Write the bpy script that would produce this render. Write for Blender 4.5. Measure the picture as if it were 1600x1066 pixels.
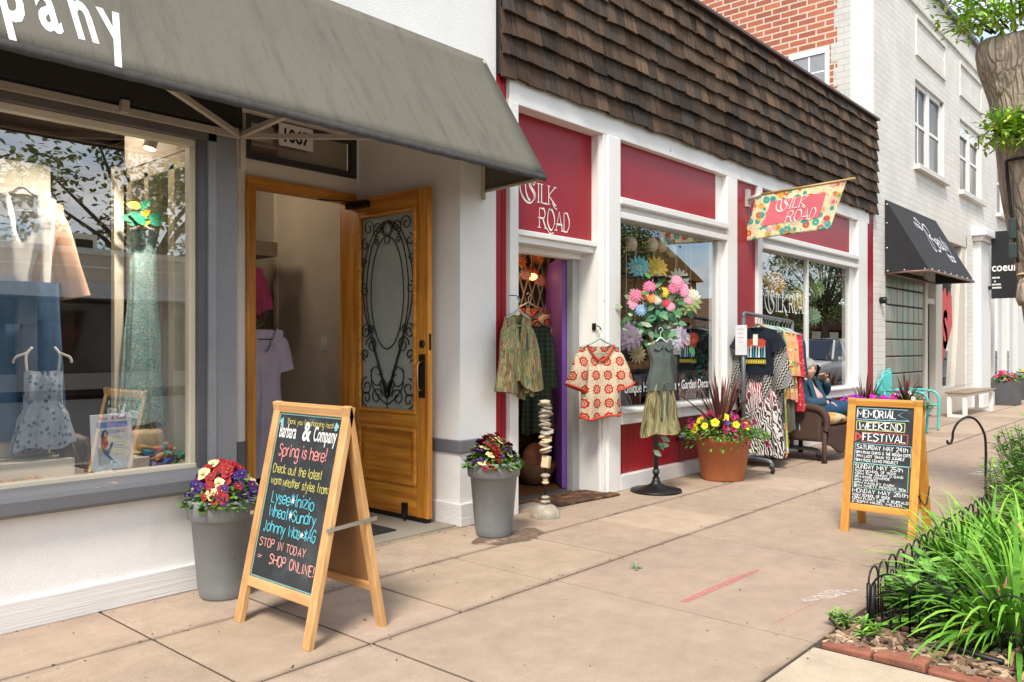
import bpy, bmesh, math, random
from math import sin, cos, pi, radians as R
from mathutils import Vector as V, Matrix, noise as mnoise
for o in list(bpy.data.objects): bpy.data.objects.remove(o)
rnd = random.Random(7)
SC = bpy.context.scene
COL = SC.collection

# ---------------------------------------------------------------- camera
cam_d = bpy.data.cameras.new("camera"); cam = bpy.data.objects.new("camera", cam_d); COL.objects.link(cam)
cam.location = (0, 0, 1.3)
cam.rotation_euler = (R(90), 0, R(41.4237 - 90))
cam_d.sensor_width = 36; cam_d.lens = 1275 / 1600 * 36
cam_d.shift_y = 10 / 1600
cam_d.clip_start = .05; cam_d.clip_end = 2000
SC.camera = cam

# ---------------------------------------------------------------- light
SUN_AZ, SUN_EL = R(244), R(52)      # compass-like: direction to the sun (sin az, cos az)
sd = V((sin(SUN_AZ) * cos(SUN_EL), cos(SUN_AZ) * cos(SUN_EL), sin(SUN_EL)))
sl = bpy.data.lights.new("sun", 'SUN'); sl.energy = 2.3; sl.angle = R(16); sl.color = (1, .93, .82)
so = bpy.data.objects.new("sun", sl); COL.objects.link(so)
so.rotation_euler = sd.to_track_quat('Z', 'Y').to_euler(); so.location = (0, -10, 20)
W = bpy.data.worlds.new("World"); SC.world = W; W.use_nodes = True
nt = W.node_tree; N = nt.nodes; N.clear()
out = N.new('ShaderNodeOutputWorld'); bg = N.new('ShaderNodeBackground'); sky = N.new('ShaderNodeTexSky')
sky.sky_type = 'NISHITA'; sky.sun_disc = False; sky.sun_elevation = SUN_EL; sky.sun_rotation = SUN_AZ
sky.air_density = 1.0; sky.dust_density = .6
tc = N.new('ShaderNodeTexCoord'); sep = N.new('ShaderNodeSeparateXYZ'); nt.links.new(tc.outputs['Generated'], sep.inputs[0])
mx = N.new('ShaderNodeMath'); mx.operation = 'MAXIMUM'; mx.inputs[1].default_value = 0; nt.links.new(sep.outputs[2], mx.inputs[0])
ad = N.new('ShaderNodeMath'); ad.operation = 'ADD'; ad.inputs[1].default_value = .18; nt.links.new(mx.outputs[0], ad.inputs[0])
dv = N.new('ShaderNodeVectorMath'); dv.operation = 'DIVIDE'; cmb = N.new('ShaderNodeCombineXYZ')
for i in range(3): nt.links.new(ad.outputs[0], cmb.inputs[i])
mpw = N.new('ShaderNodeMapping'); mpw.inputs['Rotation'].default_value = (0, 0, R(75)); nt.links.new(tc.outputs['Generated'], mpw.inputs[0]); nt.links.new(mpw.outputs[0], dv.inputs[0]); nt.links.new(cmb.outputs[0], dv.inputs[1])
cn = N.new('ShaderNodeTexNoise'); cn.inputs['Scale'].default_value = 1.15; cn.inputs['Detail'].default_value = 7; cn.inputs['Roughness'].default_value = .55
nt.links.new(dv.outputs[0], cn.inputs['Vector'])
cr = N.new('ShaderNodeValToRGB'); cr.color_ramp.elements[0].position = .42; cr.color_ramp.elements[1].position = .58
nt.links.new(cn.outputs['Fac'], cr.inputs[0])
cn2 = N.new('ShaderNodeTexNoise'); cn2.inputs['Scale'].default_value = 2.6; cn2.inputs['Detail'].default_value = 5; nt.links.new(dv.outputs[0], cn2.inputs['Vector'])
cc = N.new('ShaderNodeValToRGB'); cc.color_ramp.elements[0].position = .3; cc.color_ramp.elements[0].color = (4.0, 4.0, 4.1, 1); cc.color_ramp.elements[1].position = .7; cc.color_ramp.elements[1].color = (8.8, 8.5, 8.0, 1)
nt.links.new(cn2.outputs['Fac'], cc.inputs[0])
mixs = N.new('ShaderNodeMix'); mixs.data_type = 'RGBA'
nt.links.new(cr.outputs[0], mixs.inputs['Factor']); nt.links.new(sky.outputs[0], mixs.inputs['A']); nt.links.new(cc.outputs[0], mixs.inputs['B'])
nt.links.new(mixs.outputs['Result'], bg.inputs[0]); bg.inputs[1].default_value = .135
nt.links.new(bg.outputs[0], out.inputs[0])
SC.view_settings.view_transform = 'Standard'; SC.view_settings.look = 'None'; SC.view_settings.gamma = 1; SC.view_settings.exposure = 1.0
try:
    SC.cycles.max_bounces = 8; SC.cycles.transparent_max_bounces = 12; SC.cycles.use_denoising = True
    SC.cycles.caustics_reflective = False; SC.cycles.caustics_refractive = False
except Exception: pass

# ---------------------------------------------------------------- materials
MC = {}
def srgb(h):
    h = h.lstrip('#'); f = lambda c: c / 12.92 if c <= .04045 else ((c + .055) / 1.055) ** 2.4
    return tuple(f(int(h[i:i + 2], 16) / 255) for i in (0, 2, 4))
class NT:
    def __init__(s, name):
        s.m = bpy.data.materials.new(name); s.m.use_nodes = True; s.t = s.m.node_tree; s.n = s.t.nodes; s.n.clear()
        s.o = s.n.new('ShaderNodeOutputMaterial'); s.b = s.n.new('ShaderNodeBsdfPrincipled'); s.l(s.b.outputs[0], s.o.inputs[0])
        s.c = s.n.new('ShaderNodeTexCoord').outputs['Object']
    def l(s, a, b): s.t.links.new(a, b)
    def map(s, scale, rot=(0, 0, 0)):
        m = s.n.new('ShaderNodeMapping'); m.inputs['Scale'].default_value = scale; m.inputs['Rotation'].default_value = rot; s.l(s.c, m.inputs[0]); return m.outputs[0]
    def noise(s, sc, det=4, vec=None, rough=.55):
        n = s.n.new('ShaderNodeTexNoise'); n.inputs['Scale'].default_value = sc; n.inputs['Detail'].default_value = det; n.inputs['Roughness'].default_value = rough
        s.l(vec or s.c, n.inputs['Vector']); return n.outputs['Fac']
    def ramp(s, fac, stops, const=False):
        r = s.n.new('ShaderNodeValToRGB'); e = r.color_ramp.elements
        if const: r.color_ramp.interpolation = 'CONSTANT'
        while len(e) < len(stops): e.new(.5)
        for k, (p, c) in zip(e, stops):
            k.position = p; k.color = (c, c, c, 1) if isinstance(c, (int, float)) else tuple(c) + (1,)
        s.l(fac, r.inputs[0]); return r.outputs[0]
    def mix(s, fac, a, b, mode='MIX'):
        m = s.n.new('ShaderNodeMix'); m.data_type = 'RGBA'; m.blend_type = mode
        for v, k in ((fac, 'Factor'), (a, 'A'), (b, 'B')):
            i = m.inputs[k] if k != 'Factor' else m.inputs[0]
            if k != 'Factor': i = [q for q in m.inputs if q.name == k and q.type == 'RGBA'][0]
            if hasattr(v, 'links') or hasattr(v, 'is_linked'): s.l(v, i)
            elif k == 'Factor': i.default_value = v
            else: i.default_value = tuple(v) + (1,) if not isinstance(v, (int, float)) else (v, v, v, 1)
        return [q for q in m.outputs if q.type == 'RGBA'][0]
    def math(s, op, a, b=None):
        m = s.n.new('ShaderNodeMath'); m.operation = op
        for i, v in enumerate((a, b)):
            if v is None: continue
            if hasattr(v, 'links') or hasattr(v, 'is_linked'): s.l(v, m.inputs[i])
            else: m.inputs[i].default_value = v
        return m.outputs[0]
    def sepv(s, v=None):
        n = s.n.new('ShaderNodeSeparateXYZ'); s.l(v or s.c, n.inputs[0]); return n.outputs
    def attr(s):
        n = s.n.new('ShaderNodeAttribute'); n.attribute_name = 'Col'; return n.outputs['Color']
    def bump(s, h, strength, dist=.01, prev=None):
        b = s.n.new('ShaderNodeBump'); b.inputs['Strength'].default_value = strength; b.inputs['Distance'].default_value = dist
        s.l(h, b.inputs['Height']); s.l(b.outputs[0], s.b.inputs['Normal'])
    def base(s, c):
        if hasattr(c, 'is_linked'): s.l(c, s.b.inputs['Base Color'])
        else: s.b.inputs['Base Color'].default_value = tuple(c) + (1,)
def mat(name, col, rough=.6, metal=0, var=.12, vs=6, fine=.08, fs=90, bump=0, bs=60, stretch=(1, 1, 1), stain=None, attr=False, spec=.5, coat=0, emit=0, sub=0):
    """general painted / solid surface: base colour, broad + fine variation, stains with their own outline, bump"""
    if name in MC: return MC[name]
    if isinstance(col, str): col = srgb(col)
    t = NT(name); vec = t.map(stretch) if stretch != (1, 1, 1) else t.c
    c = t.attr() if attr else col
    if attr and col != (1, 1, 1): c = t.mix(1, c, col, 'MULTIPLY')
    if var: c = t.mix(1, c, t.ramp(t.noise(vs, 5, vec), [(.25, 1 - var), (.75, 1 + var)]), 'MULTIPLY')
    if fine: c = t.mix(1, c, t.ramp(t.noise(fs, 3, vec), [(.3, 1 - fine), (.7, 1 + fine)]), 'MULTIPLY')
    if stain:
        for (sc, lo, hi, scol, amt, *st) in stain:
            sv = t.map(st[0]) if st else t.c
            f = t.math('MULTIPLY', t.ramp(t.noise(sc, 6, sv, .65), [(lo, 0), (hi, 1)]), amt)
            c = t.mix(f, c, srgb(scol) if isinstance(scol, str) else scol)
    t.base(c); t.b.inputs['Roughness'].default_value = rough; t.b.inputs['Metallic'].default_value = metal
    t.b.inputs['Specular IOR Level'].default_value = spec
    if coat: t.b.inputs['Coat Weight'].default_value = coat; t.b.inputs['Coat Roughness'].default_value = .15
    if emit: t.b.inputs['Emission Color'].default_value = tuple(col) + (1,); t.b.inputs['Emission Strength'].default_value = emit
    if bump: t.bump(t.noise(bs, 4, vec), bump)
    MC[name] = t.m; return t.m
def wood(name, col, col2, axis=2, rough=.45, scale=9, bump=.15):
    if name in MC: return MC[name]
    t = NT(name); s = [scale * 2.2] * 3; s[axis] = scale * .12
    v = t.map(tuple(s)); n = t.noise(1.0, 6, v, .6)
    c = t.mix(t.ramp(n, [(.35, 0), (.68, 1)]), srgb(col), srgb(col2))
    s2 = [90] * 3; s2[axis] = 3
    c = t.mix(1, c, t.ramp(t.noise(1, 3, t.map(tuple(s2))), [(.3, .86), (.7, 1.1)]), 'MULTIPLY')
    c = t.mix(1, c, t.ramp(t.noise(2.2, 3), [(.3, .88), (.7, 1.1)]), 'MULTIPLY')
    t.base(c); t.b.inputs['Roughness'].default_value = rough; t.bump(n, bump); MC[name] = t.m; return t.m
def glass(name, fac=.2, tint=(.97, .98, .97), fr=1.0):
    if name in MC: return MC[name]
    t = NT(name); t.n.remove(t.b)
    tr = t.n.new('ShaderNodeBsdfTransparent'); tr.inputs[0].default_value = tint + (1,)
    gl = t.n.new('ShaderNodeBsdfGlossy'); gl.inputs['Roughness'].default_value = 0; gl.inputs[0].default_value = (.95, .97, 1, 1)
    fn = t.n.new('ShaderNodeLayerWeight'); fn.inputs[0].default_value = .5          # same from both sides of the sheet
    f5 = t.math('POWER', fn.outputs['Facing'], 4.0); f = t.math('ADD', t.math('MULTIPLY', f5, fr), fac); f = t.math('MINIMUM', f, .9)
    # faint waviness of old plate glass
    b = t.n.new('ShaderNodeBump'); b.inputs['Strength'].default_value = .012; b.inputs['Distance'].default_value = .02
    t.l(t.noise(1.6, 1), b.inputs['Height']); t.l(b.outputs[0], gl.inputs['Normal'])
    ms = t.n.new('ShaderNodeMixShader'); t.l(f, ms.inputs[0]); t.l(tr.outputs[0], ms.inputs[1]); t.l(gl.outputs[0], ms.inputs[2]); t.l(ms.outputs[0], t.o.inputs[0])
    MC[name] = t.m; return t.m
def pattern(name, kind, cols, scale=20, rough=.85, stretch=(1, 1, 1), rot=(0, 0, 0), sharp=True):
    """printed / woven cloth patterns"""
    if name in MC: return MC[name]
    t = NT(name); C = [srgb(c) if isinstance(c, str) else c for c in cols]; v = t.map(tuple(scale * q for q in stretch), rot)
    if kind == 'speck':      # scattered blotches of several colours
        w = t.n.new('ShaderNodeTexVoronoi'); w.inputs['Scale'].default_value = 1; t.l(v, w.inputs['Vector'])
        h = t.sepv(w.outputs['Color'])[0]
        n = len(C) - 1; c1 = t.ramp(h, [(i / n, C[i + 1]) for i in range(n)], True)
        d = t.math('ADD', w.outputs['Distance'], t.math('MULTIPLY', t.noise(4, 3, v), .35))
        c = t.mix(t.ramp(d, [(.5, 0), (.56, 1)]), c1, C[0])
    elif kind == 'zebra':
        w = t.n.new('ShaderNodeTexWave'); w.inputs['Scale'].default_value = 1; w.inputs['Distortion'].default_value = 9; w.inputs['Detail'].default_value = 2.5; w.inputs['Detail Scale'].default_value = 1.1
        t.l(v, w.inputs['Vector']); c = t.mix(t.ramp(w.outputs['Fac'], [(.46, 0), (.54, 1)]), C[0], C[1])
    elif kind == 'weave':    # zigzag bands
        o = t.sepv(v); zig = t.math('PINGPONG', o[0], .5)
        q = t.math('FRACT', t.math('ADD', o[2], zig)); q2 = t.math('FRACT', t.math('MULTIPLY', o[2], .23))
        f = t.math('GREATER_THAN', q, .5); f2 = t.math('GREATER_THAN', t.math('FRACT', t.math('MULTIPLY', t.math('ADD', o[0], o[2]), 2)), .5)
        g = t.math('GREATER_THAN', q2, .55)
        c = t.mix(t.math('ADD', t.math('MULTIPLY', f, t.math('SUBTRACT', 1, g)), t.math('MULTIPLY', f2, g)), C[0], C[1])
    elif kind == 'granny':   # crocheted squares
        o = t.sepv(v); a = t.math('SUBTRACT', t.math('FRACT', o[0]), .5); b = t.math('SUBTRACT', t.math('FRACT', o[2]), .5)
        r = t.math('SQRT', t.math('ADD', t.math('MULTIPLY', a, a), t.math('MULTIPLY', b, b)))
        at = t.math('ARCTAN2', a, b); pet = t.math('MULTIPLY', t.math('SINE', t.math('MULTIPLY', at, 8)), .03)
        sq = t.math('MAXIMUM', t.math('ABSOLUTE', a), t.math('ABSOLUTE', b))
        rr = t.math('ADD', r, pet)
        c = t.ramp(rr, [(0, C[1]), (.055, C[0]), (.145, C[1]), (.20, C[0]), (.345, C[1])], True)
        c = t.mix(t.ramp(sq, [(.46, 0), (.48, .4)]), c, C[2])
        k = t.n.new('ShaderNodeTexVoronoi'); k.inputs['Scale'].default_value = 14; t.l(v, k.inputs['Vector'])
        c = t.mix(1, c, t.ramp(k.outputs['Distance'], [(.2, 1.08), (.75, .62)]), 'MULTIPLY'); t.bump(k.outputs['Distance'], .6, .006)
    elif kind == 'bands':    # irregular vertical patchwork stripes of several colours
        o = t.sepv(v); n = t.noise(.5, 2, t.map((scale * stretch[0], 2, scale * stretch[2] * .06)))
        k = len(C); c = t.ramp(t.noise(.9, 3, v, .7), [(.25 + .5 * i / k, C[i]) for i in range(k)], sharp)
    elif kind == 'flower':   # large print: cells with rings
        w = t.n.new('ShaderNodeTexVoronoi'); w.inputs['Scale'].default_value = 1; t.l(v, w.inputs['Vector'])
        h = t.sepv(w.outputs['Color'])[1]; n = len(C) - 2
        pc = t.ramp(h, [(i / n, C[i + 2]) for i in range(n)], True)
        pc2 = t.ramp(t.sepv(w.outputs['Color'])[0], [(i / n, C[i + 2]) for i in range(n)], True)
        d = t.math('ADD', w.outputs['Distance'], t.math('MULTIPLY', t.noise(5, 2, v), .22))
        c = t.mix(t.ramp(d, [(.2, 0), (.22, 1)], True), C[1], pc); c = t.mix(t.ramp(d, [(.34, 0), (.36, 1)], True), c, pc2)
        c = t.mix(t.ramp(d, [(.62, 0), (.66, 1)]), c, C[0])
        n2 = t.ramp(t.noise(3.5, 4, v), [(.60, 0), (.63, 1)]); c = t.mix(n2, c, C[-1])
    elif kind == 'stripe':
        o = t.sepv(v); n = len(C); c = t.ramp(t.math('FRACT', o[0]), [(i / n, C[i]) for i in range(n)], True)
    elif kind == 'plaid':
        o = t.sepv(v); f = t.math('GREATER_THAN', t.math('FRACT', o[0]), .72); g = t.math('GREATER_THAN', t.math('FRACT', o[2]), .72)
        c = t.mix(t.math('MULTIPLY', t.math('ADD', f, g), .5), C[0], C[1])
    c = t.mix(1, c, t.ramp(t.noise(7, 4), [(.3, .86), (.7, 1.1)]), 'MULTIPLY')
    t.base(c); t.b.inputs['Roughness'].default_value = rough; t.b.inputs['Specular IOR Level'].default_value = .25
    if kind != 'granny': t.bump(t.noise(260, 2), .12, .003)
    MC[name] = t.m; return t.m
def brick(name, c1, c2, mortar, bw, bh, ms, bump=.5, plane='xz', rough=.8, fine=.1):
    if name in MC: return MC[name]
    t = NT(name); o = t.sepv(); cm = t.n.new('ShaderNodeCombineXYZ')
    t.l(o[0 if plane == 'xz' else 1], cm.inputs[0]); t.l(o[2], cm.inputs[1])
    b = t.n.new('ShaderNodeTexBrick'); b.inputs['Scale'].default_value = 1; b.inputs['Brick Width'].default_value = bw; b.inputs['Row Height'].default_value = bh; b.inputs['Mortar Size'].default_value = ms
    b.inputs['Mortar Smooth'].default_value = .15; b.inputs['Color1'].default_value = srgb(c1) + (1,); b.inputs['Color2'].default_value = srgb(c2) + (1,); b.inputs['Mortar'].default_value = srgb(mortar) + (1,)
    t.l(cm.outputs[0], b.inputs['Vector'])
    c = t.mix(1, b.outputs['Color'], t.ramp(t.noise(1.5, 5), [(.3, .9), (.7, 1.06)]), 'MULTIPLY')
    c = t.mix(1, c, t.ramp(t.noise(35, 3), [(.3, 1 - fine), (.7, 1 + fine)]), 'MULTIPLY')
    t.base(c); t.b.inputs['Roughness'].default_value = rough
    h = t.math('ADD', t.math('MULTIPLY', b.outputs['Fac'], -1.0), t.math('MULTIPLY', t.noise(60, 3), .35)); t.bump(h, bump, .008)
    MC[name] = t.m; return t.m

# ---------------------------------------------------------------- mesh building
ORG = {}
def org(p): return ORG.get(p.name, V((0, 0, 0))) if p else V((0, 0, 0))
class MB:
    def __init__(s): s.v = []; s.f = []; s.c = []; s.sm = []; s.col = (1, 1, 1); s.mi = []; s.m = 0; s.smooth = False
    def face(s, idx, sm=None):
        s.f.append(tuple(idx)); s.c.append(s.col); s.sm.append(s.smooth if sm is None else sm); s.mi.append(s.m)
    def poly(s, pts, sm=None):
        b = len(s.v); s.v += [tuple(p) for p in pts]; s.face(range(b, b + len(pts)), sm)
    def box(s, x0, x1, y0, y1, z0, z1, M=None):
        b = len(s.v); p = [(x, y, z) for x in (x0, x1) for y in (y0, y1) for z in (z0, z1)]
        if M is not None: p = [tuple(M @ V(q)) for q in p]
        s.v += p
        for q in ((0, 1, 3, 2), (4, 6, 7, 5), (0, 4, 5, 1), (2, 3, 7, 6), (0, 2, 6, 4), (1, 5, 7, 3)): s.face([b + i for i in q], False)
        return s
    def pane(s, x0, x1, y, z0, z1): s.poly([(x0, y, z0), (x1, y, z0), (x1, y, z1), (x0, y, z1)], False); return s
    def prism(s, pts, d):          # polygon (3-D points) extruded by vector d
        b = len(s.v); n = len(pts); d = V(d); s.v += [tuple(p) for p in pts] + [tuple(V(p) + d) for p in pts]
        s.face([b + i for i in range(n)][::-1], False); s.face([b + n + i for i in range(n)], False)
        for i in range(n): s.face((b + i, b + (i + 1) % n, b + n + (i + 1) % n, b + n + i), False)
        return s
    def bar(s, a, b, w, h, up=(0, 0, 1)):
        a, b = V(a), V(b); d = (b - a).normalized(); up = V(up)
        if abs(d.dot(up)) > .98: up = V((0, 1, 0))
        x = d.cross(up).normalized() * w / 2; y = x.cross(d).normalized() * h / 2
        s.prism([a - x - y, a + x - y, a + x + y, a - x + y], b - a); return s
    def tube(s, path, r, n=8, cap=True, closed=False):
        P = [V(p) for p in path]; b0 = len(s.v); L = len(P); up = None
        rr = r if isinstance(r, (list, tuple)) else [r] * L
        for i, p in enumerate(P):
            d = (P[(i + 1) % L] - P[i - 1]) if closed else (P[min(i + 1, L - 1)] - P[max(i - 1, 0)])
            if d.length < 1e-9: d = V((0, 0, 1))
            d.normalize()
            if up is None: up = V((0, 0, 1)) if abs(d.z) < .9 else V((1, 0, 0))
            x = d.cross(up); x = x.normalized() if x.length > 1e-6 else d.orthogonal().normalized(); y = x.cross(d).normalized(); up = y
            for k in range(n): s.v.append(tuple(p + (x * cos(2 * pi * k / n) + y * sin(2 * pi * k / n)) * rr[i]))
        for i in range(L if closed else L - 1):
            for k in range(n):
                a = b0 + i * n + k; b = b0 + i * n + (k + 1) % n; c = b0 + ((i + 1) % L) * n + (k + 1) % n; d = b0 + ((i + 1) % L) * n + k; s.face((a, b, c, d), True)
        if cap and not closed: s.face([b0 + k for k in range(n)][::-1], False); s.face([b0 + (L - 1) * n + k for k in range(n)], False)
        return s
    def lathe(s, prof, c=(0, 0, 0), n=40, cap=True, sx=1, sy=1, wob=None):
        b0 = len(s.v); L = len(prof)
        for (r, z) in prof:
            for k in range(n):
                a = 2 * pi * k / n; q = r * (1 + (wob(a, z) if wob else 0)); s.v.append((c[0] + q * cos(a) * sx, c[1] + q * sin(a) * sy, c[2] + z))
        for i in range(L - 1):
            for k in range(n): s.face((b0 + i * n + k, b0 + i * n + (k + 1) % n, b0 + (i + 1) * n + (k + 1) % n, b0 + (i + 1) * n + k), True)
        if cap: s.face([b0 + k for k in range(n)][::-1], False); s.face([b0 + (L - 1) * n + k for k in range(n)], False)
        return s
    def ball(s, c, r, n=12, m=8, M=None, wob=0):
        r = (r, r, r) if isinstance(r, (int, float)) else r; b0 = len(s.v); c = V(c)
        for i in range(m + 1):
            th = pi * i / m
            for k in range(n):
                a = 2 * pi * k / n; q = V((r[0] * sin(th) * cos(a), r[1] * sin(th) * sin(a), r[2] * cos(th)))
                if wob: q *= 1 + wob * mnoise.noise(q.normalized() * 1.6 + c * 3)
                if M is not None: q = M @ q
                s.v.append(tuple(c + q))
        for i in range(m):
            for k in range(n): s.face((b0 + i * n + k, b0 + (i + 1) * n + k, b0 + (i + 1) * n + (k + 1) % n, b0 + i * n + (k + 1) % n), True)
        return s
    def grid(s, fn, nu, nv, sm=True, closed_u=False):
        b0 = len(s.v); cu = nu if closed_u else nu + 1
        for j in range(nv + 1):
            for i in range(cu): s.v.append(tuple(fn(i / nu, j / nv)))
        for j in range(nv):
            for i in range(nu):
                i2 = (i + 1) % cu; s.face((b0 + j * cu + i, b0 + j * cu + i2, b0 + (j + 1) * cu + i2, b0 + (j + 1) * cu + i), sm)
        return s
    def blade(s, p, d, L, w, droop=.5, n=5, roll=None, fold=0):
        """a narrow arching leaf from p, heading d (unit), bending down by droop"""
        p = V(p); d = V(d).normalized(); side = d.cross(V((0, 0, 1)));
        if side.length < 1e-4: side = V((1, 0, 0))
        side.normalize()
        if roll: side = Matrix.Rotation(roll, 3, d) @ side
        b0 = len(s.v); q = p.copy(); dd = d.copy()
        for i in range(n + 1):
            t = i / n; ww = w * (min(1, .45 + 1.8 * t) if t < .35 else max(0, (1 - ((t - .35) / .65) ** 2.0))) / 2
            if i == n: ww = w * .03
            s.v.append(tuple(q - side * ww)); s.v.append(tuple(q + side * ww))
            q = q + dd * (L / n); dd = (dd + V((0, 0, -1)) * droop * 1.6 / n * (.3 + t)).normalized()
        for i in range(n): a = b0 + 2 * i; s.face((a, a + 1, a + 3, a + 2), True)
    def leaf(s, p, d, nrm, L, w, curl=.2):
        p = V(p); d = V(d).normalized(); x = d.cross(V(nrm)); x = x.normalized() if x.length > 1e-4 else d.orthogonal().normalized(); u = x.cross(d)
        b = len(s.v)
        for q in (p, p + d * L * .35 + x * w * .5 - u * curl * L * .05, p + d * L * .35 - x * w * .5 - u * curl * L * .05, p + d * L * .72 + x * w * .38 - u * curl * L * .2, p + d * L * .72 - x * w * .38 - u * curl * L * .2, p + d * L - u * curl * L * .5, p + d * L * .5 + u * .0 * L - u * curl * L * .02 - u * .04 * L): s.v.append(tuple(q))
        s.face((b, b + 1, b + 6), True); s.face((b, b + 6, b + 2), True); s.face((b + 1, b + 3, b + 6), True); s.face((b + 6, b + 4, b + 2), True); s.face((b + 3, b + 5, b + 6), True); s.face((b + 6, b + 5, b + 4), True)
    def build(s, name, mats, parent=None, bevel=0, label=None, seg=2, smooth_mod=0, solid=0):
        me = bpy.data.meshes.new(name); o0 = org(parent); mats = mats if isinstance(mats, (list, tuple)) else [mats]
        me.from_pydata([(x - o0.x, y - o0.y, z - o0.z) for x, y, z in s.v], [], s.f)
        for m in mats: me.materials.append(m)
        me.polygons.foreach_set('use_smooth', s.sm); me.polygons.foreach_set('material_index', s.mi)
        if any(c != (1, 1, 1) for c in s.c):
            a = me.color_attributes.new('Col', 'FLOAT_COLOR', 'CORNER'); d = []
            for p, c in zip(me.polygons, s.c): d += (list(c) + [1]) * len(p.vertices)
            a.data.foreach_set('color', d)
        me.update(); o = bpy.data.objects.new(name, me); COL.objects.link(o)
        if parent: o.parent = parent
        if bevel:
            b = o.modifiers.new('bevel', 'BEVEL'); b.width = bevel; b.segments = seg; b.limit_method = 'ANGLE'; b.angle_limit = R(40)
        if solid: q = o.modifiers.new('solid', 'SOLIDIFY'); q.thickness = solid; q.offset = 0
        if smooth_mod: q = o.modifiers.new('sub', 'SUBSURF'); q.levels = q.render_levels = smooth_mod
        if label: o['label'] = label
        ORG[o.name] = o0
        return o
def tag(o, label, cat, group=None, kind=None):
    o['label'] = label; o['category'] = cat
    if group: o['group'] = group
    if kind: o['kind'] = kind
    return o
def thing(name, loc, label, cat, group=None):
    o = bpy.data.objects.new(name, None); o.empty_display_size = .1; COL.objects.link(o); o.location = loc; ORG[o.name] = V(loc); return tag(o, label, cat, group)
def struct(name, mb, m, **k): o = mb.build(name, m, **k); o['kind'] = 'structure'; return o
def dup(root, loc, rz=0, label=None, group=None, scale=None):
    r = root.copy(); COL.objects.link(r); r.location = loc; r.rotation_euler = (0, 0, rz)
    if scale: r.scale = (scale,) * 3 if isinstance(scale, (int, float)) else scale
    if label: r['label'] = label
    if group: r['group'] = group
    for ch in list(root.children):
        c = ch.copy(); COL.objects.link(c); c.parent = r
        for g in list(ch.children): d = g.copy(); COL.objects.link(d); d.parent = c
    return r
def arc(c, r, a0, a1, n, ax=(1, 0, 0), ay=(0, 0, 1)):
    c, ax, ay = V(c), V(ax), V(ay); return [c + ax * r * cos(a0 + (a1 - a0) * i / n) + ay * r * sin(a0 + (a1 - a0) * i / n) for i in range(n + 1)]
def crom(P, k=6):
    P = [V(p) for p in P]; o = []
    for i in range(len(P) - 1):
        a, b, c, d = P[max(i - 1, 0)], P[i], P[i + 1], P[min(i + 2, len(P) - 1)]
        for j in range(k): t = j / k; o.append(.5 * ((2 * b) + (c - a) * t + (2 * a - 5 * b + 4 * c - d) * t * t + (3 * b - a - 3 * c + d) * t ** 3))
    return o + [P[-1]]

# ---------------------------------------------------------------- lettering
GL = dict(A="03 39 63|15 55", B="03 09 49 58 57 46 06|46 55 54 43 03", C="~68 49 29 07 05 23 43 64", D="03 09 39 57 55 33 03", E="69 09 03 63|06 46", F="69 09 03|06 46", G="~68 49 29 07 05 23 43 64|64 66 36",
 H="09 03|69 63|06 66", I="39 33", J="49 44 ~33 13 04", K="09 03|69 06 63", L="09 03 63", M="03 09 35 69 63", N="03 09 63 69", O="~39 19 07 05 23 43 65 67 49 29", P="03 09 49 58 57 46 06", R="03 09 49 58 57 46 06|36 63",
 S="~68 49 29 08 17 46 65 54 33 13 04", T="09 69|39 33", U="~09 07 04 23 43 64 67 69", V="09 33 69", W="09 13 37 53 69", X="09 63|69 03", Y="09 36 69|36 33", Z="09 69 03 63",
 a="~66 47 27 06 04 23 43 64|67 63", b="09 03|~06 27 47 66 64 43 23 04", c="~66 47 27 06 04 23 43 64", d="69 63|~66 47 27 06 04 23 43 64", e="~05 65 66 47 27 06 04 23 43 64", f="~69 49 38 33|17 57", g="~66 47 27 06 04 23 43 64|67 61 40 20 01",
 h="09 03|~06 27 47 66 63", i="37 33|39 38", j="47 41 30 10|49 48", k="09 03|57 05 63", l="39 33", m="03 07|~06 17 27 36 33|~36 47 57 66 63", n="07 03|~06 27 47 66 63", o="~47 27 06 04 23 43 64 66 47", p="07 00|~06 27 47 66 64 43 23 04",
 r="17 13|~16 37 57", s="~66 47 17 06 25 45 64 43 13 04", t="39 34 43 53|17 57", u="~07 04 23 43 64|67 63", v="07 33 67", w="07 13 36 53 67", x="07 63|67 03", y="07 34|67 10", z="07 67 03 63")
GL.update({'0': "~39 19 07 05 23 43 65 67 49 29", '1': "18 39 33", '2': "~08 29 49 68 67 35 03|03 63", '3': "~08 29 49 68 57 36|~36 55 64 43 23 04", '4': "49 05 65|49 43", '5': "69 09 06|~06 46 65 64 43 23 04", '6': "~58 39 07 04 23 43 64 65 46 06", '7': "09 69 23", '8': "~36 08 29 49 68 36 04 23 43 64 36", '9': "~66 46 07 08 29 49 67 64 43 13",
 '!': "39 35|34 33", ':': "37 36|34 33", "'": "39 37", '.': "34 33", '*': "39 33|08 64|68 04", '-': "16 56", '&': "~64 23 04 05 27 38 29 18 27 63", '+': "16 56|38 34"})
GW = dict(I=.22, i=.2, l=.2, j=.35, M=.8, W=.9, m=.75, w=.7, J=.5, E=.5, F=.5, L=.5, f=.42, t=.42, r=.4, s=.42); GW.update({'!': .2, ':': .2, "'": .15, '.': .2, '1': .4, ' ': .38, '-': .4})
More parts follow.
